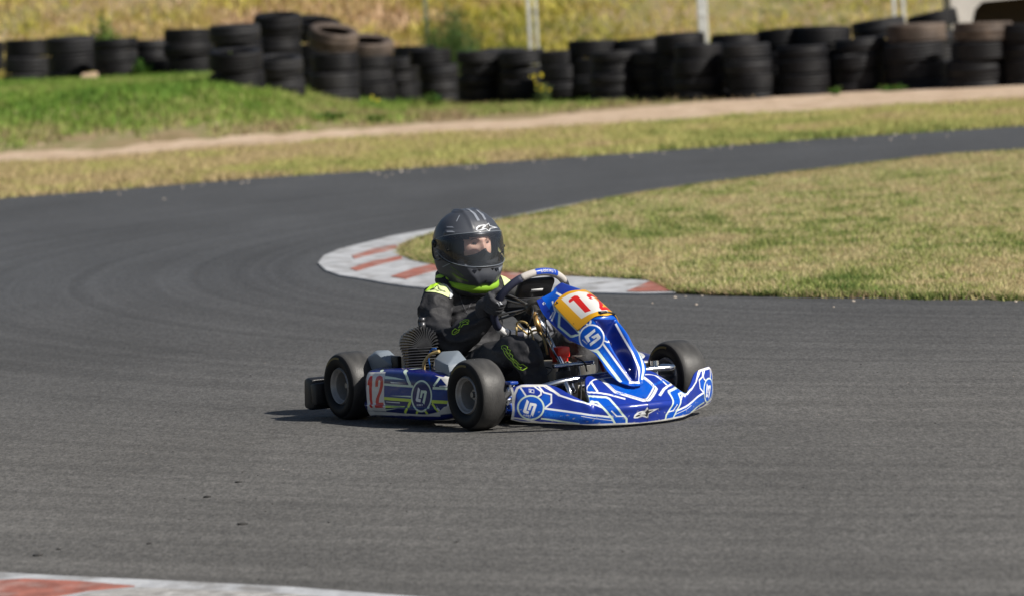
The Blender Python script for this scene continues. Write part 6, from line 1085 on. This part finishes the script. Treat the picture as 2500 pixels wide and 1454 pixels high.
# torso
tube(bm, [(.25, 0, .10), (.22, 0, .17), (.19, 0, .26), (.175, 0, .36), (.18, 0, .43), (.195, 0, .475), (.205, 0, .50)], [.10, .125, .118, .128, .118, .075, .055], 24, up=(1, 0, 0), aspect=.78)
for s in (-1, 1):
    # shoulder to wrist
    if s < 0: A = [(.185, -.07, .445), (.185, -.140, .432), (.225, -.182, .38), (.300, -.212, .315), (.380, -.225, .278), (.465, -.207, .308), (.535, -.175, .356), (.580, -.150, .390)]; R = [.055, .062, .060, .058, .061, .055, .044, .031]
    else: A = [(.185, .07, .450), (.19, .145, .445), (.25, .19, .40), (.34, .20, .35), (.42, .20, .325), (.50, .17, .325), (.56, .125, .318), (.585, .105, .315)]; R = [.055, .062, .058, .054, .050, .042, .034, .030]
    tube(bm, A, R, 18, k=5)
    # leg : hip, thigh, knee, shin, ankle
    L = [(.25, s * .08, .14), (.38, s * .11, .155), (.55, s * .145, .20), (.70, s * .155, .245), (.79, s * .152, .262), (.855, s * .148, .238), (.89, s * .142, .17), (.91, s * .14, .10), (.92, s * .138, .075)] if s < 0 else \
        [(.25, s * .08, .14), (.38, s * .11, .155), (.52, s * .135, .20), (.66, s * .14, .250), (.725, s * .14, .268), (.765, s * .138, .245), (.78, s * .135, .18), (.775, s * .132, .10), (.78, s * .13, .075)]
    tube(bm, L, [.075, .082, .074, .062, .060, .056, .048, .040, .036], 18, k=5)
suit = remesh_obj('racing_suit', bm, m_suit, drv, .0055, disp=.013, smooth=5)
bv_s = BVHTree.FromObject(suit, bpy.context.evaluated_depsgraph_get()) if False else BVHTree.FromPolygons([v.co for v in suit.data.vertices], [p.vertices for p in suit.data.polygons])
# boots
for s in (-1, 1):
    bm = bmesh.new(); x0 = .92 if s < 0 else .78
    tube(bm, [(x0 - .005, s * .138, .13), (x0 - .005, s * .138, .085), (x0 + .01, s * .138, .055)], [.036, .037, .034], 16)
    tube(bm, [(x0 - .03, s * .138, .055), (x0 + .02, s * .138, .060), (x0 + .10, s * .135, .078), (x0 + .16, s * .132, .090), (x0 + .19, s * .13, .095)], [.028, .036, .035, .030, .020], 16)
    if s > 0: tube(bm, [(.775, .135, .225), (.78, .134, .16), (.782, .132, .09)], [.050, .049, .042], 18)  # added tall shaft over the suit shin, sunlit grey put into its colour
    remesh_obj('boot', bm, mat('boot_sunlit_grey', (.11, .108, .10), .8, var=.2, vscale=60) if s > 0 else mat('boot_black', (.03, .03, .035), .5, var=.3, vscale=30), drv, .005, smooth=3)
# hands: palm and five fingers wrapped round the rim
def hand(ang, side, m, flip=1):
    c0 = CW + ringpt(radians(ang)); T = (ringpt(radians(ang + 2)) - ringpt(radians(ang - 2))).normalized(); Rr = ringpt(radians(ang)).normalized()
    up = T * flip    # towards the thumb
    bm = bmesh.new()
    palm = c0 + Rr * .022 + NWH * .020
    tube(bm, [palm - up * .034, palm - up * .012, palm + up * .012, palm + up * .032], [.016, .022, .022, .017], 14, up=tuple(Rr), aspect=.8)
    for i, (off, L) in enumerate(((.026, 1.0), (.009, 1.07), (-.009, 1.0), (-.025, .84))):
        r = .0098 - .0008 * (i == 3); pts = []
        for a, q in ((28, .034), (-12, .031), (-62, .028), (-112, .026), (-158, .0255)):
            aa = radians(a * L + (8 * (i % 2)) * .3); pts.append(CW + ringpt(radians(ang)) + up * off * (1 - .1 * (a < -60)) + (Rr * cos(aa) + NWH * sin(aa)) * q)
        tube(bm, pts, [r * 1.15, r * 1.1, r * 1.02, r * .95, r * .78], 10, k=3)
    th = [palm + up * .022 + NWH * .004 - Rr * .004, palm + up * .040 + NWH * .006 - Rr * .020, c0 + up * .046 + NWH * .020 - Rr * .010, c0 + up * .040 + NWH * .006 - Rr * .024]
    tube(bm, th, [.0125, .0118, .0105, .0085], 10, k=4)
    # wrist and cuff
    return bm, palm
bm, pal = hand(176, -1, m_gloveb, flip=-1)
tube(bm, [pal + Vector((.0, 0, .0)), pal + Vector((-.035, -.012, -.018)), Vector((.565, -.160, .384))], [.021, .024, .029], 14); glv = remesh_obj('glove', bm, m_gloveb, drv, .0026, disp=.0012, smooth=3)
bm, pal = hand(312, 1, m_glove, flip=1)
tube(bm, [pal, pal + Vector((-.03, .03, -.01)), Vector((.585, .10, .315))], [.021, .024, .028], 14); remesh_obj('glove', bm, m_glove, drv, .0026, disp=.0012, smooth=3)['label'] = 'grey glove, lightened as if sunlit, on the lower rim'
# neck brace / collar of the suit
bm = bmesh.new(); tube(bm, [Vector((.205 + .075 * cos(a), .082 * sin(a), .487 - .028 * cos(a))) for a in np.linspace(0, 2 * pi, 25)[:-1]], .022, 12, closed=True, k=2); remesh_obj('collar', bm, m_suit, drv, .004, disp=.002, smooth=2)
bm = bmesh.new(); tube(bm, [Vector((.165 + .088 * cos(a), .098 * sin(a), .515 - .030 * cos(a + .6))) for a in np.linspace(radians(-285), radians(-62), 22)], [.012] + [.024] * 20 + [.012], 12, k=2, up=(0, 0, 1), aspect=1.25)
neckb = remesh_obj('neck_support', bm, m_suit, drv, .004, disp=.003, smooth=2)
bv_n = BVHTree.FromPolygons([v.co for v in neckb.data.vertices], [p.vertices for p in neckb.data.polygons])
# --- helmet
HC = Vector((.19, 0, .635)); 
HZ = [-.16, -.145, -.115, -.085, -.05, 0, .04, .08, .105, .125, .136, .140]
#        front back half-width
HT = [[.100, .06, .070], [.128, .075, .088], [.150, .102, .106], [.151, .122, .118], [.147, .136, .1245], [.140, .143, .1260], [.131, .139, .1225], [.110, .121, .1060], [.088, .098, .086], [.058, .066, .058], [.032, .037, .032], [.0, .0, .0]]
def helm_pt(ph, z, k=1.0, add=0):
    q = interp_rows(HZ, HT, z)[0] + add; c, s = cos(ph), sin(ph); a = q[0] if c > 0 else q[1]; e = 2.25
    r = (abs(c) ** e + abs(s) ** e) ** (-1 / e)
    return Vector((a * c * r * k, q[2] * s * r * k, z * (k if k < 1 else 1)))
def zb(ph): c = (1 + cos(ph)) / 2; return -.098 * (1 - c) - .155 * c
def port(ph, z):
    a = abs(ph); 
    if a > radians(88): return False
    t = (a / radians(88)) ** 3
    return -.062 + .028 * t < z < .046 - .026 * t
NP_, NZ = 144, 96
hel = empty('helmet', HC); hel.parent = drv; hel.rotation_euler = (radians(0), radians(2), radians(-3))
m_shell = mat('matt_graphite_shell', (.052, .057, .070), .42, spec=.5, var=.06, vscale=4, coat=.15)
m_hblack = mat('gloss_black_trim', (.008, .008, .010), .25)
bm = bmesh.new(); gridv = {}
topz = .1395
for i in range(NP_):
    ph = 2 * pi * i / NP_ - pi
    for j in range(NZ + 1):
        t = j / NZ; tt = 1 - (1 - t) ** 1.0; z = zb(ph) + (topz - zb(ph)) * (sin(tt * pi / 2) ** .9)
        p = helm_pt(ph, z)
        # sculpt : brow ridge, crown spines, rear spoiler, side scallop
        d = 0
        for c_, w_, h_ in ((.18, .07, .004), (-.18, .07, .004)):
            if z > .05: d += h_ * math.exp(-((p.y / .126 - c_ * 1.4) / w_) ** 2) * min(1, (z - .05) / .03)
        if -.02 < z < .09 and abs(ph) < 1.3: d += .0035 * math.exp(-((z - .056) / .008) ** 2)
        if z < -.05: d += .004 * math.exp(-((abs(ph) - .55 - (z + .08) * 4) / .10) ** 2)
        n = Vector((p.x / .02, p.y / .016, p.z / .02)).normalized(); p = p + n * d
        gridv[i, j] = (bm.verts.new(p), ph, z)
for i in range(NP_):
    for j in range(NZ):
        q = [gridv[i, j], gridv[(i + 1) % NP_, j], gridv[(i + 1) % NP_, j + 1], gridv[i, j + 1]]
        ph = sum(a[1] if abs(a[1] - q[0][1]) < 3 else -pi for a in q) / 4; z = sum(a[2] for a in q) / 4
        if port(ph, z): continue
        bm.faces.new([a[0] for a in q])
bmesh.ops.holes_fill(bm, edges=[e for e in bm.edges if e.is_boundary and all(v.co.z > .12 for v in e.verts)])
shell = from_bm('shell', bm, m_shell, hel)
bv_poly = [tuple(p.vertices) for p in shell.data.polygons]; Mh = hel.matrix_basis if False else (Matrix.Translation(HC) @ hel.rotation_euler.to_matrix().to_4x4())
bv_h = BVHTree.FromPolygons([Mh @ v.co for v in shell.data.vertices], bv_poly)
sm = shell.modifiers.new('t', 'SOLIDIFY'); sm.thickness = .006; sm.offset = -1
# dark lining with the same opening
bm = bmesh.new(); V2 = {}
for i in range(72):
    ph = 2 * pi * i / 72 - pi
    for j in range(41):
        z = zb(ph) + .004 + (.125 - zb(ph)) * sin(j / 40 * pi / 2); q = helm_pt(ph, z, 1, -.016); V2[i, j] = (bm.verts.new(q), ph, z)
for i in range(72):
    for j in range(40):
        q = [V2[i, j], V2[(i + 1) % 72, j], V2[(i + 1) % 72, j + 1], V2[i, j + 1]]; z = sum(a[2] for a in q) / 4; ph = q[0][1]
        if abs(ph) < radians(80) and -.05 < z < .036: continue
        bm.faces.new([a[0] for a in q])
lin = from_bm('lining', bm, mat('black_lining', (.010, .010, .012), .9), hel); s_ = lin.modifiers.new('t', 'SOLIDIFY'); s_.thickness = .012; s_.offset = -1
# visor glass
def visor_mat():
    m = bpy.data.materials.new('clear_visor'); m.use_nodes = True; N = m.node_tree.nodes; Lk = m.node_tree.links
    for n in list(N):
        if n.type == 'BSDF_PRINCIPLED': N.remove(n)
    t = N.new('ShaderNodeBsdfTransparent'); t.inputs[0].default_value = (.90, .93, .97, 1); g = N.new('ShaderNodeBsdfGlossy'); g.inputs['Roughness'].default_value = .08; g.inputs[0].default_value = (.85, .9, 1, 1)
    d = N.new('ShaderNodeBsdfDiffuse'); d.inputs[0].default_value = (.45, .5, .6, 1); mm = N.new('ShaderNodeMixShader'); mm.inputs[0].default_value = .035; Lk.new(t.outputs[0], mm.inputs[1]); Lk.new(d.outputs[0], mm.inputs[2])
    f = N.new('ShaderNodeFresnel'); f.inputs[0].default_value = 1.5; mx = N.new('ShaderNodeMixShader'); Lk.new(f.outputs[0], mx.inputs[0]); Lk.new(mm.outputs[0], mx.inputs[1]); Lk.new(g.outputs[0], mx.inputs[2]); Lk.new(mx.outputs[0], N['Material Output'].inputs[0]); return m
bm = bmesh.new(); VV = []
for j in range(25):
    row = []
    for i in range(81):
        ph = radians(-98 + 196 * i / 80); a = abs(ph) / radians(98); t = a ** 2.6
        lo = -.074 + .072 * t; hi = .056 - .028 * t; z = lo + (hi - lo) * j / 24
        row.append(bm.verts.new(helm_pt(ph, z, 1, .0045)))
    VV.append(row)
for j in range(24):
    for i in range(80): bm.faces.new((VV[j][i], VV[j][i + 1], VV[j + 1][i + 1], VV[j + 1][i]))
visor = from_bm('visor', bm, visor_mat(), hel)
# visor edges, pivots, seals
bm = bmesh.new()
def lo_hi(ph):
    a = abs(ph) / radians(98); t = a ** 2.6; return -.074 + .072 * t, .056 - .028 * t
tube(bm, [helm_pt(radians(x), lo_hi(radians(x))[0], 1, .0045) for x in range(-98, 99, 4)], .0016, 6, smoothp=False)
tube(bm, [helm_pt(radians(x), lo_hi(radians(x))[1], 1, .0045) for x in range(-98, 99, 4)], .0016, 6, smoothp=False)
from_bm('visor_edge', bm, mat('smoke_grey_edge', (.16, .18, .21), .3), visor)
bm = bmesh.new()
for s in (-1, 1):
    p = helm_pt(s * radians(100), .012, 1, .004); cyl(bm, p, p + Vector((0, s * .006, 0)), .017, .014, seg=20); cyl(bm, p + Vector((0, s * .005, 0)), p + Vector((0, s * .009, 0)), .006, seg=12)
    tube(bm, [helm_pt(s * radians(x), -.03 + .001 * x * 0 + z, 1, .002) for x, z in ((70, .0), (84, .03), (100, .06), (116, .03), (112, -.01), (92, -.02), (70, .0))], .003, 6)
    q = helm_pt(s * radians(62), -.008, 1, .006); cyl(bm, q - q.normalized() * .004, q + q.normalized() * .003, .0045, seg=12)
from_bm('visor_pivot', bm, m_hblack, hel)
# lower port trim and chin vent
bm = bmesh.new(); tube(bm, [helm_pt(radians(x), -.066 + .03 * (abs(x) / 88) ** 3, 1, .000) for x in range(-88, 89, 4)], .004, 6, smoothp=False)
tube(bm, [helm_pt(radians(x), .049 - .026 * (abs(x) / 88) ** 3, 1, .000) for x in range(-88, 89, 4)], .004, 6, smoothp=False)
tube(bm, [helm_pt(radians(x), zb(radians(x)) + .002, 1, -.003) for x in range(-180, 180, 6)], .006, 8, closed=True, smoothp=False)
from_bm('rubber_trim', bm, m_hblack, hel)
bm = bmesh.new()
def hp(deg, z, add=.0): return helm_pt(radians(deg), z, 1, add)
for A, B, Cc_, in (((-16, -.082), (16, -.082), (0, -.135)), ((-36, -.080), (-18, -.084), (-22, -.096)), ((36, -.080), (18, -.084), (22, -.096))):
    v = [hp(*A, .003), hp(*B, .003), hp(*Cc_, .005)]; u = [hp(*A, -.01), hp(*B, -.01), hp(*Cc_, -.01)]
    vs = [bm.verts.new(x) for x in v + u]; bm.faces.new(vs[:3]); bm.faces.new(vs[3:][::-1])
    for k in range(3): bm.faces.new((vs[k], vs[(k + 1) % 3], vs[3 + (k + 1) % 3], vs[3 + k]))
from_bm('chin_vent', bm, m_hblack, hel, smooth=False)
# --- artwork laid on curved surfaces
def lay(name, bvh, shapes, m, parent, off=.0012, org=None, strokes=True, inv=None, sub=.005):
    bm = bmesh.new()
    def drop(p):
        dr = (p - EYE).normalized(); h = bvh.ray_cast(p - dr * .8, dr)
        return (h[0] + h[1] * off * (1 if h[1].dot(EN) > 0 else -1)) if h[0] is not None else None
    for kind, pts, w in shapes:
        P = [px3(*q) for q in pts]
        if kind == 'poly':
            from mathutils.geometry import tessellate_polygon
            # subdivide through a small local grid
            b2 = bmesh.new(); vs = [b2.verts.new(p) for p in P]; f = b2.faces.new(vs); bmesh.ops.triangulate(b2, faces=[f])
            for _ in range(3):
                es = [e for e in b2.edges if e.calc_length() > sub]
                if es: bmesh.ops.subdivide_edges(b2, edges=es, cuts=1); bmesh.ops.triangulate(b2, faces=b2.faces)
            mp = {}
            for v in b2.verts: 
                d = drop(v.co); mp[v] = bm.verts.new(d) if d is not None else None
            for f in b2.faces:
                q = [mp[v] for v in f.verts]
                if None not in q and not bm.faces.get(q): bm.faces.new(q)
            b2.free()
        else:
            L = []
            for a, b in zip(P[:-1], P[1:]):
                n = max(1, int((b - a).length / .004)); L += [a.lerp(b, k / n) for k in range(n)]
            L.append(P[-1]); prev = None; ww = w / 660 / 2
            for i, p in enumerate(L):
                t = (L[min(i + 1, len(L) - 1)] - L[max(i - 1, 0)]).normalized(); s = t.cross(EN).normalized() * ww
                a, b = drop(p + s), drop(p - s)
                if a is None or b is None: prev = None; continue
                cur = (bm.verts.new(a), bm.verts.new(b))
                if prev: bm.faces.new((prev[0], prev[1], cur[1], cur[0]))
                prev = cur
    if inv is not None: bmesh.ops.transform(bm, matrix=inv, verts=bm.verts)
    bmesh.ops.recalc_face_normals(bm, faces=bm.faces)
    return from_bm(name, bm, m, parent, smooth=False)
P0 = Vector((.205, 0, .775 - .005))   # reference point seen at (1142, 511)
EYE = Vector((18.4465, -10.3579, 1.636))   # where the artwork was sighted from when it was measured
def px3(px, py): return EYE - EN * 20.7 + (EX * (px - 1250) + EY * (py - 727)) * (20.7 / 13460)
def c1(L): return [(1000 + x / 4.8475, 480 + y / 4.8475) for x, y in L]
m_art = mat('silver_print', (.52, .54, .58), .4); m_lime = mat('lime_print', (.42, .72, .04), .5); m_artk = mat('black_print', (.01, .01, .012), .5); m_greyart = mat('grey_print', (.22, .24, .28), .4); m_pale = mat('pale_lime_print', (.62, .72, .34), .6)
iv = Mh.inverted()
star_o = [(780, 400), (785, 370), (815, 345), (880, 335), (905, 340), (932, 315), (948, 348), (1043, 372), (955, 385), (943, 420), (900, 390), (850, 405), (800, 410)]
star_i = [(900, 350), (930, 330), (940, 355), (1000, 370), (945, 378), (937, 405), (905, 382), (870, 378), (895, 365)]
lay('shell_logo', bv_h, [('poly', c1(star_o), 0)], m_art, shell, .0012, inv=iv); 
lay('shell_logo', bv_h, [('poly', c1(star_i), 0), ('poly', c1([(798, 398), (812, 372), (850, 352), (878, 352), (850, 372), (862, 380), (820, 400)]), 0)], m_artk, shell, .0020, inv=iv)
lay('shell_stripe', bv_h, [('poly', c1([(660, 152), (705, 152), (780, 205), (832, 290), (800, 292), (755, 215), (700, 165)]), 0), ('poly', c1([(780, 158), (805, 165), (870, 215), (905, 278), (882, 280), (850, 225)]), 0),
    ('poly', c1([(940, 228), (975, 258), (1003, 295), (990, 290)]), 0), ('poly', c1([(440, 357), (505, 357), (528, 372), (438, 372)]), 0), ('poly', c1([(440, 410), (510, 410), (540, 427), (438, 427)]), 0),
    ('poly', c1([(585, 225), (597, 225), (560, 300), (548, 300)]), 0), ('poly', c1([(480, 752), (620, 790), (760, 830), (800, 855), (730, 850), (600, 815)]), 0), ('poly', c1([(1050, 850), (1090, 815), (1100, 820), (1060, 900)]), 0)], m_greyart, shell, .0012, inv=iv)
lay('shell_mark', bv_h, [('poly', c1([(285 + k * 9, 560 + k * 46), (330 + k * 17, 545 + k * 43), (335 + k * 17, 556 + k * 43), (290 + k * 9, 575 + k * 46)]), 0) for k in range(5)] + [('poly', c1([(385, 832), (470, 790), (482, 795), (395, 840)]), 0)], m_greyart, shell, .0012, inv=iv)
lay('shell_stripe', bv_h, [('line', c1([(490, 830), (560, 880), (640, 950)]), 1.2), ('poly', c1([(1030, 1010), (1070, 950), (1075, 960), (1040, 1030)]), 0), ('poly', c1([(500, 900), (600, 960), (700, 1000), (690, 1010), (560, 965)]), 0)], mat('dark_lime_print', (.10, .20, .02), .5), shell, .0012, inv=iv)
# suit artwork
bv_g = BVHTree.FromPolygons([v.co for v in glv.data.vertices], [p.vertices for p in glv.data.polygons])
lay('glove_logo', bv_g, [('line', c1([(1030, 1232), (1055, 1228), (1075, 1258), (1095, 1272), (1068, 1268), (1062, 1290), (1048, 1262), (1030, 1250)]), 1.3)], m_art, glv, .0015)
lay('piping', bv_s, [('line', [(1118, 715), (1127, 738), (1141, 765)], 1.6), ('line', [(1136, 762), (1150, 742), (1162, 733)], 1.3), ('line', [(1190, 716), (1186, 735)], 1.3)], mat('grey_seam', (.07, .07, .08), .7), suit, .003)
lay('lime_patch', bv_n, [('poly', c1([(300, 945), (350, 925), (410, 925), (420, 945), (380, 965), (310, 965)]), 0), ('poly', c1([(420, 935), (470, 945), (490, 975), (470, 995), (430, 975)]), 0)], m_lime, neckb, .002)
lay('shoulder_patch', bv_s, [('poly', c1([(185, 1130), (240, 1075), (330, 1030), (400, 1045), (455, 1090), (475, 1150), (455, 1195), (380, 1160), (300, 1140)]), 0)], m_pale, suit, .003)
lay('shoulder_patch', bv_s, [('poly', c1([(185, 1130), (250, 1060), (330, 1030), (370, 1035), (300, 1075), (250, 1110)]), 0)], m_lime, suit, .0042)
lay('shoulder_patch', bv_s, [('poly', c1([(380, 1030), (440, 1060), (500, 1120), (510, 1170), (480, 1205), (460, 1195), (478, 1150), (455, 1090), (410, 1050)]), 0)], m_art, suit, .0045)
lay('shoulder_patch', bv_s, [('line', c1([(250, 1110), (300, 1090), (330, 1060), (345, 1095), (420, 1130), (350, 1115), (335, 1125), (300, 1105), (255, 1112)]), 1.2)], m_artk, suit, .0055)
lay('shoulder_patch', bv_s, [('poly', c1([(1075, 940), (1130, 960), (1190, 1000), (1210, 1050), (1180, 1090), (1130, 1095), (1110, 1020)]), 0)], m_pale, suit, .003)
c3 = lambda L: [(950 + x / 4.405, 740 + y / 4.405) for x, y in L]
lay('sleeve_logo', bv_s, [('line', c3([(680, 330), (685, 295), (715, 270), (745, 285), (765, 270), (750, 300), (700, 335), (680, 330)]), 1.3), ('line', c3([(750, 265), (770, 235), (765, 210), (820, 180), (858, 178), (860, 200), (835, 205), (858, 222), (800, 228), (775, 255)]), 1.3), ('line', c3([(785, 215), (835, 192)]), 1.2), ('line', c3([(700, 315), (735, 290)]), 1.2)], m_lime, suit, .003)
lay('leg_logo', bv_s, [('line', c3([(1215, 490), (1215, 460), (1250, 450), (1280, 470), (1275, 490), (1310, 505), (1300, 525), (1335, 560), (1330, 585), (1385, 630), (1410, 660), (1440, 650), (1490, 690), (1440, 720), (1400, 705), (1350, 660), (1330, 620), (1290, 590), (1250, 540), (1235, 500), (1215, 490)]), 1.5), ('line', c3([(1235, 480), (1260, 490), (1280, 530), (1310, 545), (1290, 565)]), 1.4), ('line', c3([(1310, 590), (1340, 600), (1350, 630), (1390, 650), (1380, 680), (1430, 690)]), 1.4), ('line', c3([(1255, 510), (1330, 600), (1420, 700)]), 1.2)], m_lime, suit, .003)
# lime neck guard under the chin
bm = bmesh.new(); rows = []
for z, k in ((-.008, .93), (.010, 1.03), (.028, 1.02)):
    rows.append([bm.verts.new((.21 + .098 * k * cos(a), .100 * k * sin(a), .462 + z + .03 * (1 - cos(a)) * .5)) for a in np.linspace(-1.9, 1.3, 40)])
for j in range(2):
    for i in range(39): bm.faces.new((rows[j][i], rows[j][i + 1], rows[j + 1][i + 1], rows[j + 1][i]))
ng = from_bm('neck_guard', bm, mat('lime_fabric', (.22, .42, .02), .7), drv); s_ = ng.modifiers.new('t', 'SOLIDIFY'); s_.thickness = .008
# --- head behind the visor
m_skin = mat('skin', (.62, .37, .27), .55, var=.06, vscale=20); m_skin.node_tree.nodes['Principled BSDF'].inputs['Subsurface Weight'].default_value = .1
bm = bmesh.new(); HCX = Vector((.215, 0, .632)); gv = []
def head_r(az, el):
    c = cos(el); x = cos(az) * c; y = sin(az) * c; z = sin(el)
    p = Vector((x * .092, y * .070, z * .112))
    if x > 0:
        zz = p.z; yy = p.y
        p.x += .018 * math.exp(-(yy / .010) ** 2 - ((zz + .022) / .016) ** 2)          # nose tip
        p.x += .009 * math.exp(-(yy / .008) ** 2 - ((zz - .002) / .020) ** 2)          # bridge
        p.x += .005 * math.exp(-((zz - .026) / .008) ** 2 - (yy / .045) ** 2)           # brow
        for s in (-1, 1):
            p.x -= .010 * math.exp(-((yy - s * .030) / .015) ** 2 - ((zz - .010) / .009) ** 2)
            p.x += .005 * math.exp(-((yy - s * .036) / .018) ** 2 - ((zz + .022) / .016) ** 2)
        p.x += .005 * math.exp(-(yy / .022) ** 2 - ((zz + .055) / .008) ** 2); p.x += .006 * math.exp(-(yy / .02) ** 2 - ((zz + .085) / .012) ** 2)
    return p
for j in range(91):
    el = -pi / 2 + pi * j / 90; gv.append([bm.verts.new(HCX + head_r(2 * pi * i / 140, el)) for i in range(140)])
for j in range(90):
    for i in range(140): bm.faces.new((gv[j][i], gv[j][(i + 1) % 140], gv[j + 1][(i + 1) % 140], gv[j + 1][i]))
bmesh.ops.remove_doubles(bm, verts=bm.verts, dist=.0002)
cyl(bm, (.205, 0, .47), (.21, 0, .58), .045, seg=24)
for f in bm.faces:
    c = f.calc_center_median() - HCX; az_ = abs(math.degrees(atan2(c.y, c.x))); el_ = math.degrees(math.asin(max(-1, min(1, c.z / max(c.length, 1e-6)))))
    f.material_index = 1 if (az_ > 50 or el_ > 36 or el_ < -35) else 0
head = from_bm('body', bm, [m_skin, mat('black_balaclava', (.010, .010, .011), .9)], drv); head['label'] = 'pale face seen through the visor'
def facept(az, el, add=.001): p = head_r(radians(az), radians(el)); return HCX + p * (1 + add / p.length)
def fpatch(bm, pts, add=.0012): 
    vs = [bm.verts.new(facept(a, e, add)) for a, e in pts]; bm.faces.new(vs)
for s in (-1, 1):
    bm = bmesh.new(); c_az, c_el = s * 24, 5
    fpatch(bm, [(c_az + 6.0 * cos(t), c_el + 1.2 * sin(t) * (1 if sin(t) > 0 else .6)) for t in np.linspace(0, 6.28, 15)[:-1]], .0022); e = from_bm('eye', bm, mat('eye_white', (.22, .19, .18), .3), head, smooth=False)
    bm = bmesh.new(); fpatch(bm, [(c_az + 2.2 * cos(t) - 1, c_el + .1 + 1.2 * sin(t)) for t in np.linspace(0, 6.28, 13)[:-1]], .0030); from_bm('iris', bm, mat('iris', (.05, .045, .04), .2), e, smooth=False)
    bm = bmesh.new(); tube(bm, [facept(c_az + a, c_el + b, .0028) for a, b in ((-7, .2), (-3, 2.2), (2, 2.4), (7, .4))], .0013, 6); from_bm('eyelid', bm, mat('lash_brown', (.07, .04, .03), .8), head)
    bm = bmesh.new(); tube(bm, [facept(s * a, b, .002) for a, b in ((11, 11.5), (20, 15), (30, 15), (38, 12))], [.0016, .0026, .0024, .0012], 6); from_bm('eyebrow', bm, mat('brow_brown', (.20, .11, .07), .9), head)
bm = bmesh.new(); G2 = []
for j in range(16):
    el = -62 + j * (62 - 12) / 15; r = []
    for i in range(41):
        az = -85 + 170 * i / 40; top = -11 + 7.5 * math.exp(-(az / 13) ** 2) - 6 * min(1, abs(az) / 50); e_ = el if j < 15 else top; e_ = min(-62 + (top + 62) * j / 15, top); r.append(bm.verts.new(facept(az, e_, .004)))
    G2.append(r)
for j in range(15):
    for i in range(40): bm.faces.new((G2[j][i], G2[j][i + 1], G2[j + 1][i + 1], G2[j + 1][i]))
mk = from_bm('nose_guard', bm, mat('black_mask', (.014, .016, .018), .5), hel if False else drv); s_ = mk.modifiers.new('t', 'SOLIDIFY'); s_.thickness = .003
bm = bmesh.new(); rr = random.Random(5)
for k in range(150):
    az = rr.uniform(-75, 75); e0 = rr.uniform(30, 38); e1 = e0 - rr.uniform(6, 15); tube(bm, [facept(az, e0 + 12, .006), facept(az + rr.uniform(-4, 4), e0, .007), facept(az + rr.uniform(-6, 6), e1, .004)], [.0016, .0014, .0004], 4, k=2)
from_bm('hair', bm, mat('brown_hair', (.16, .10, .07), .7), head)
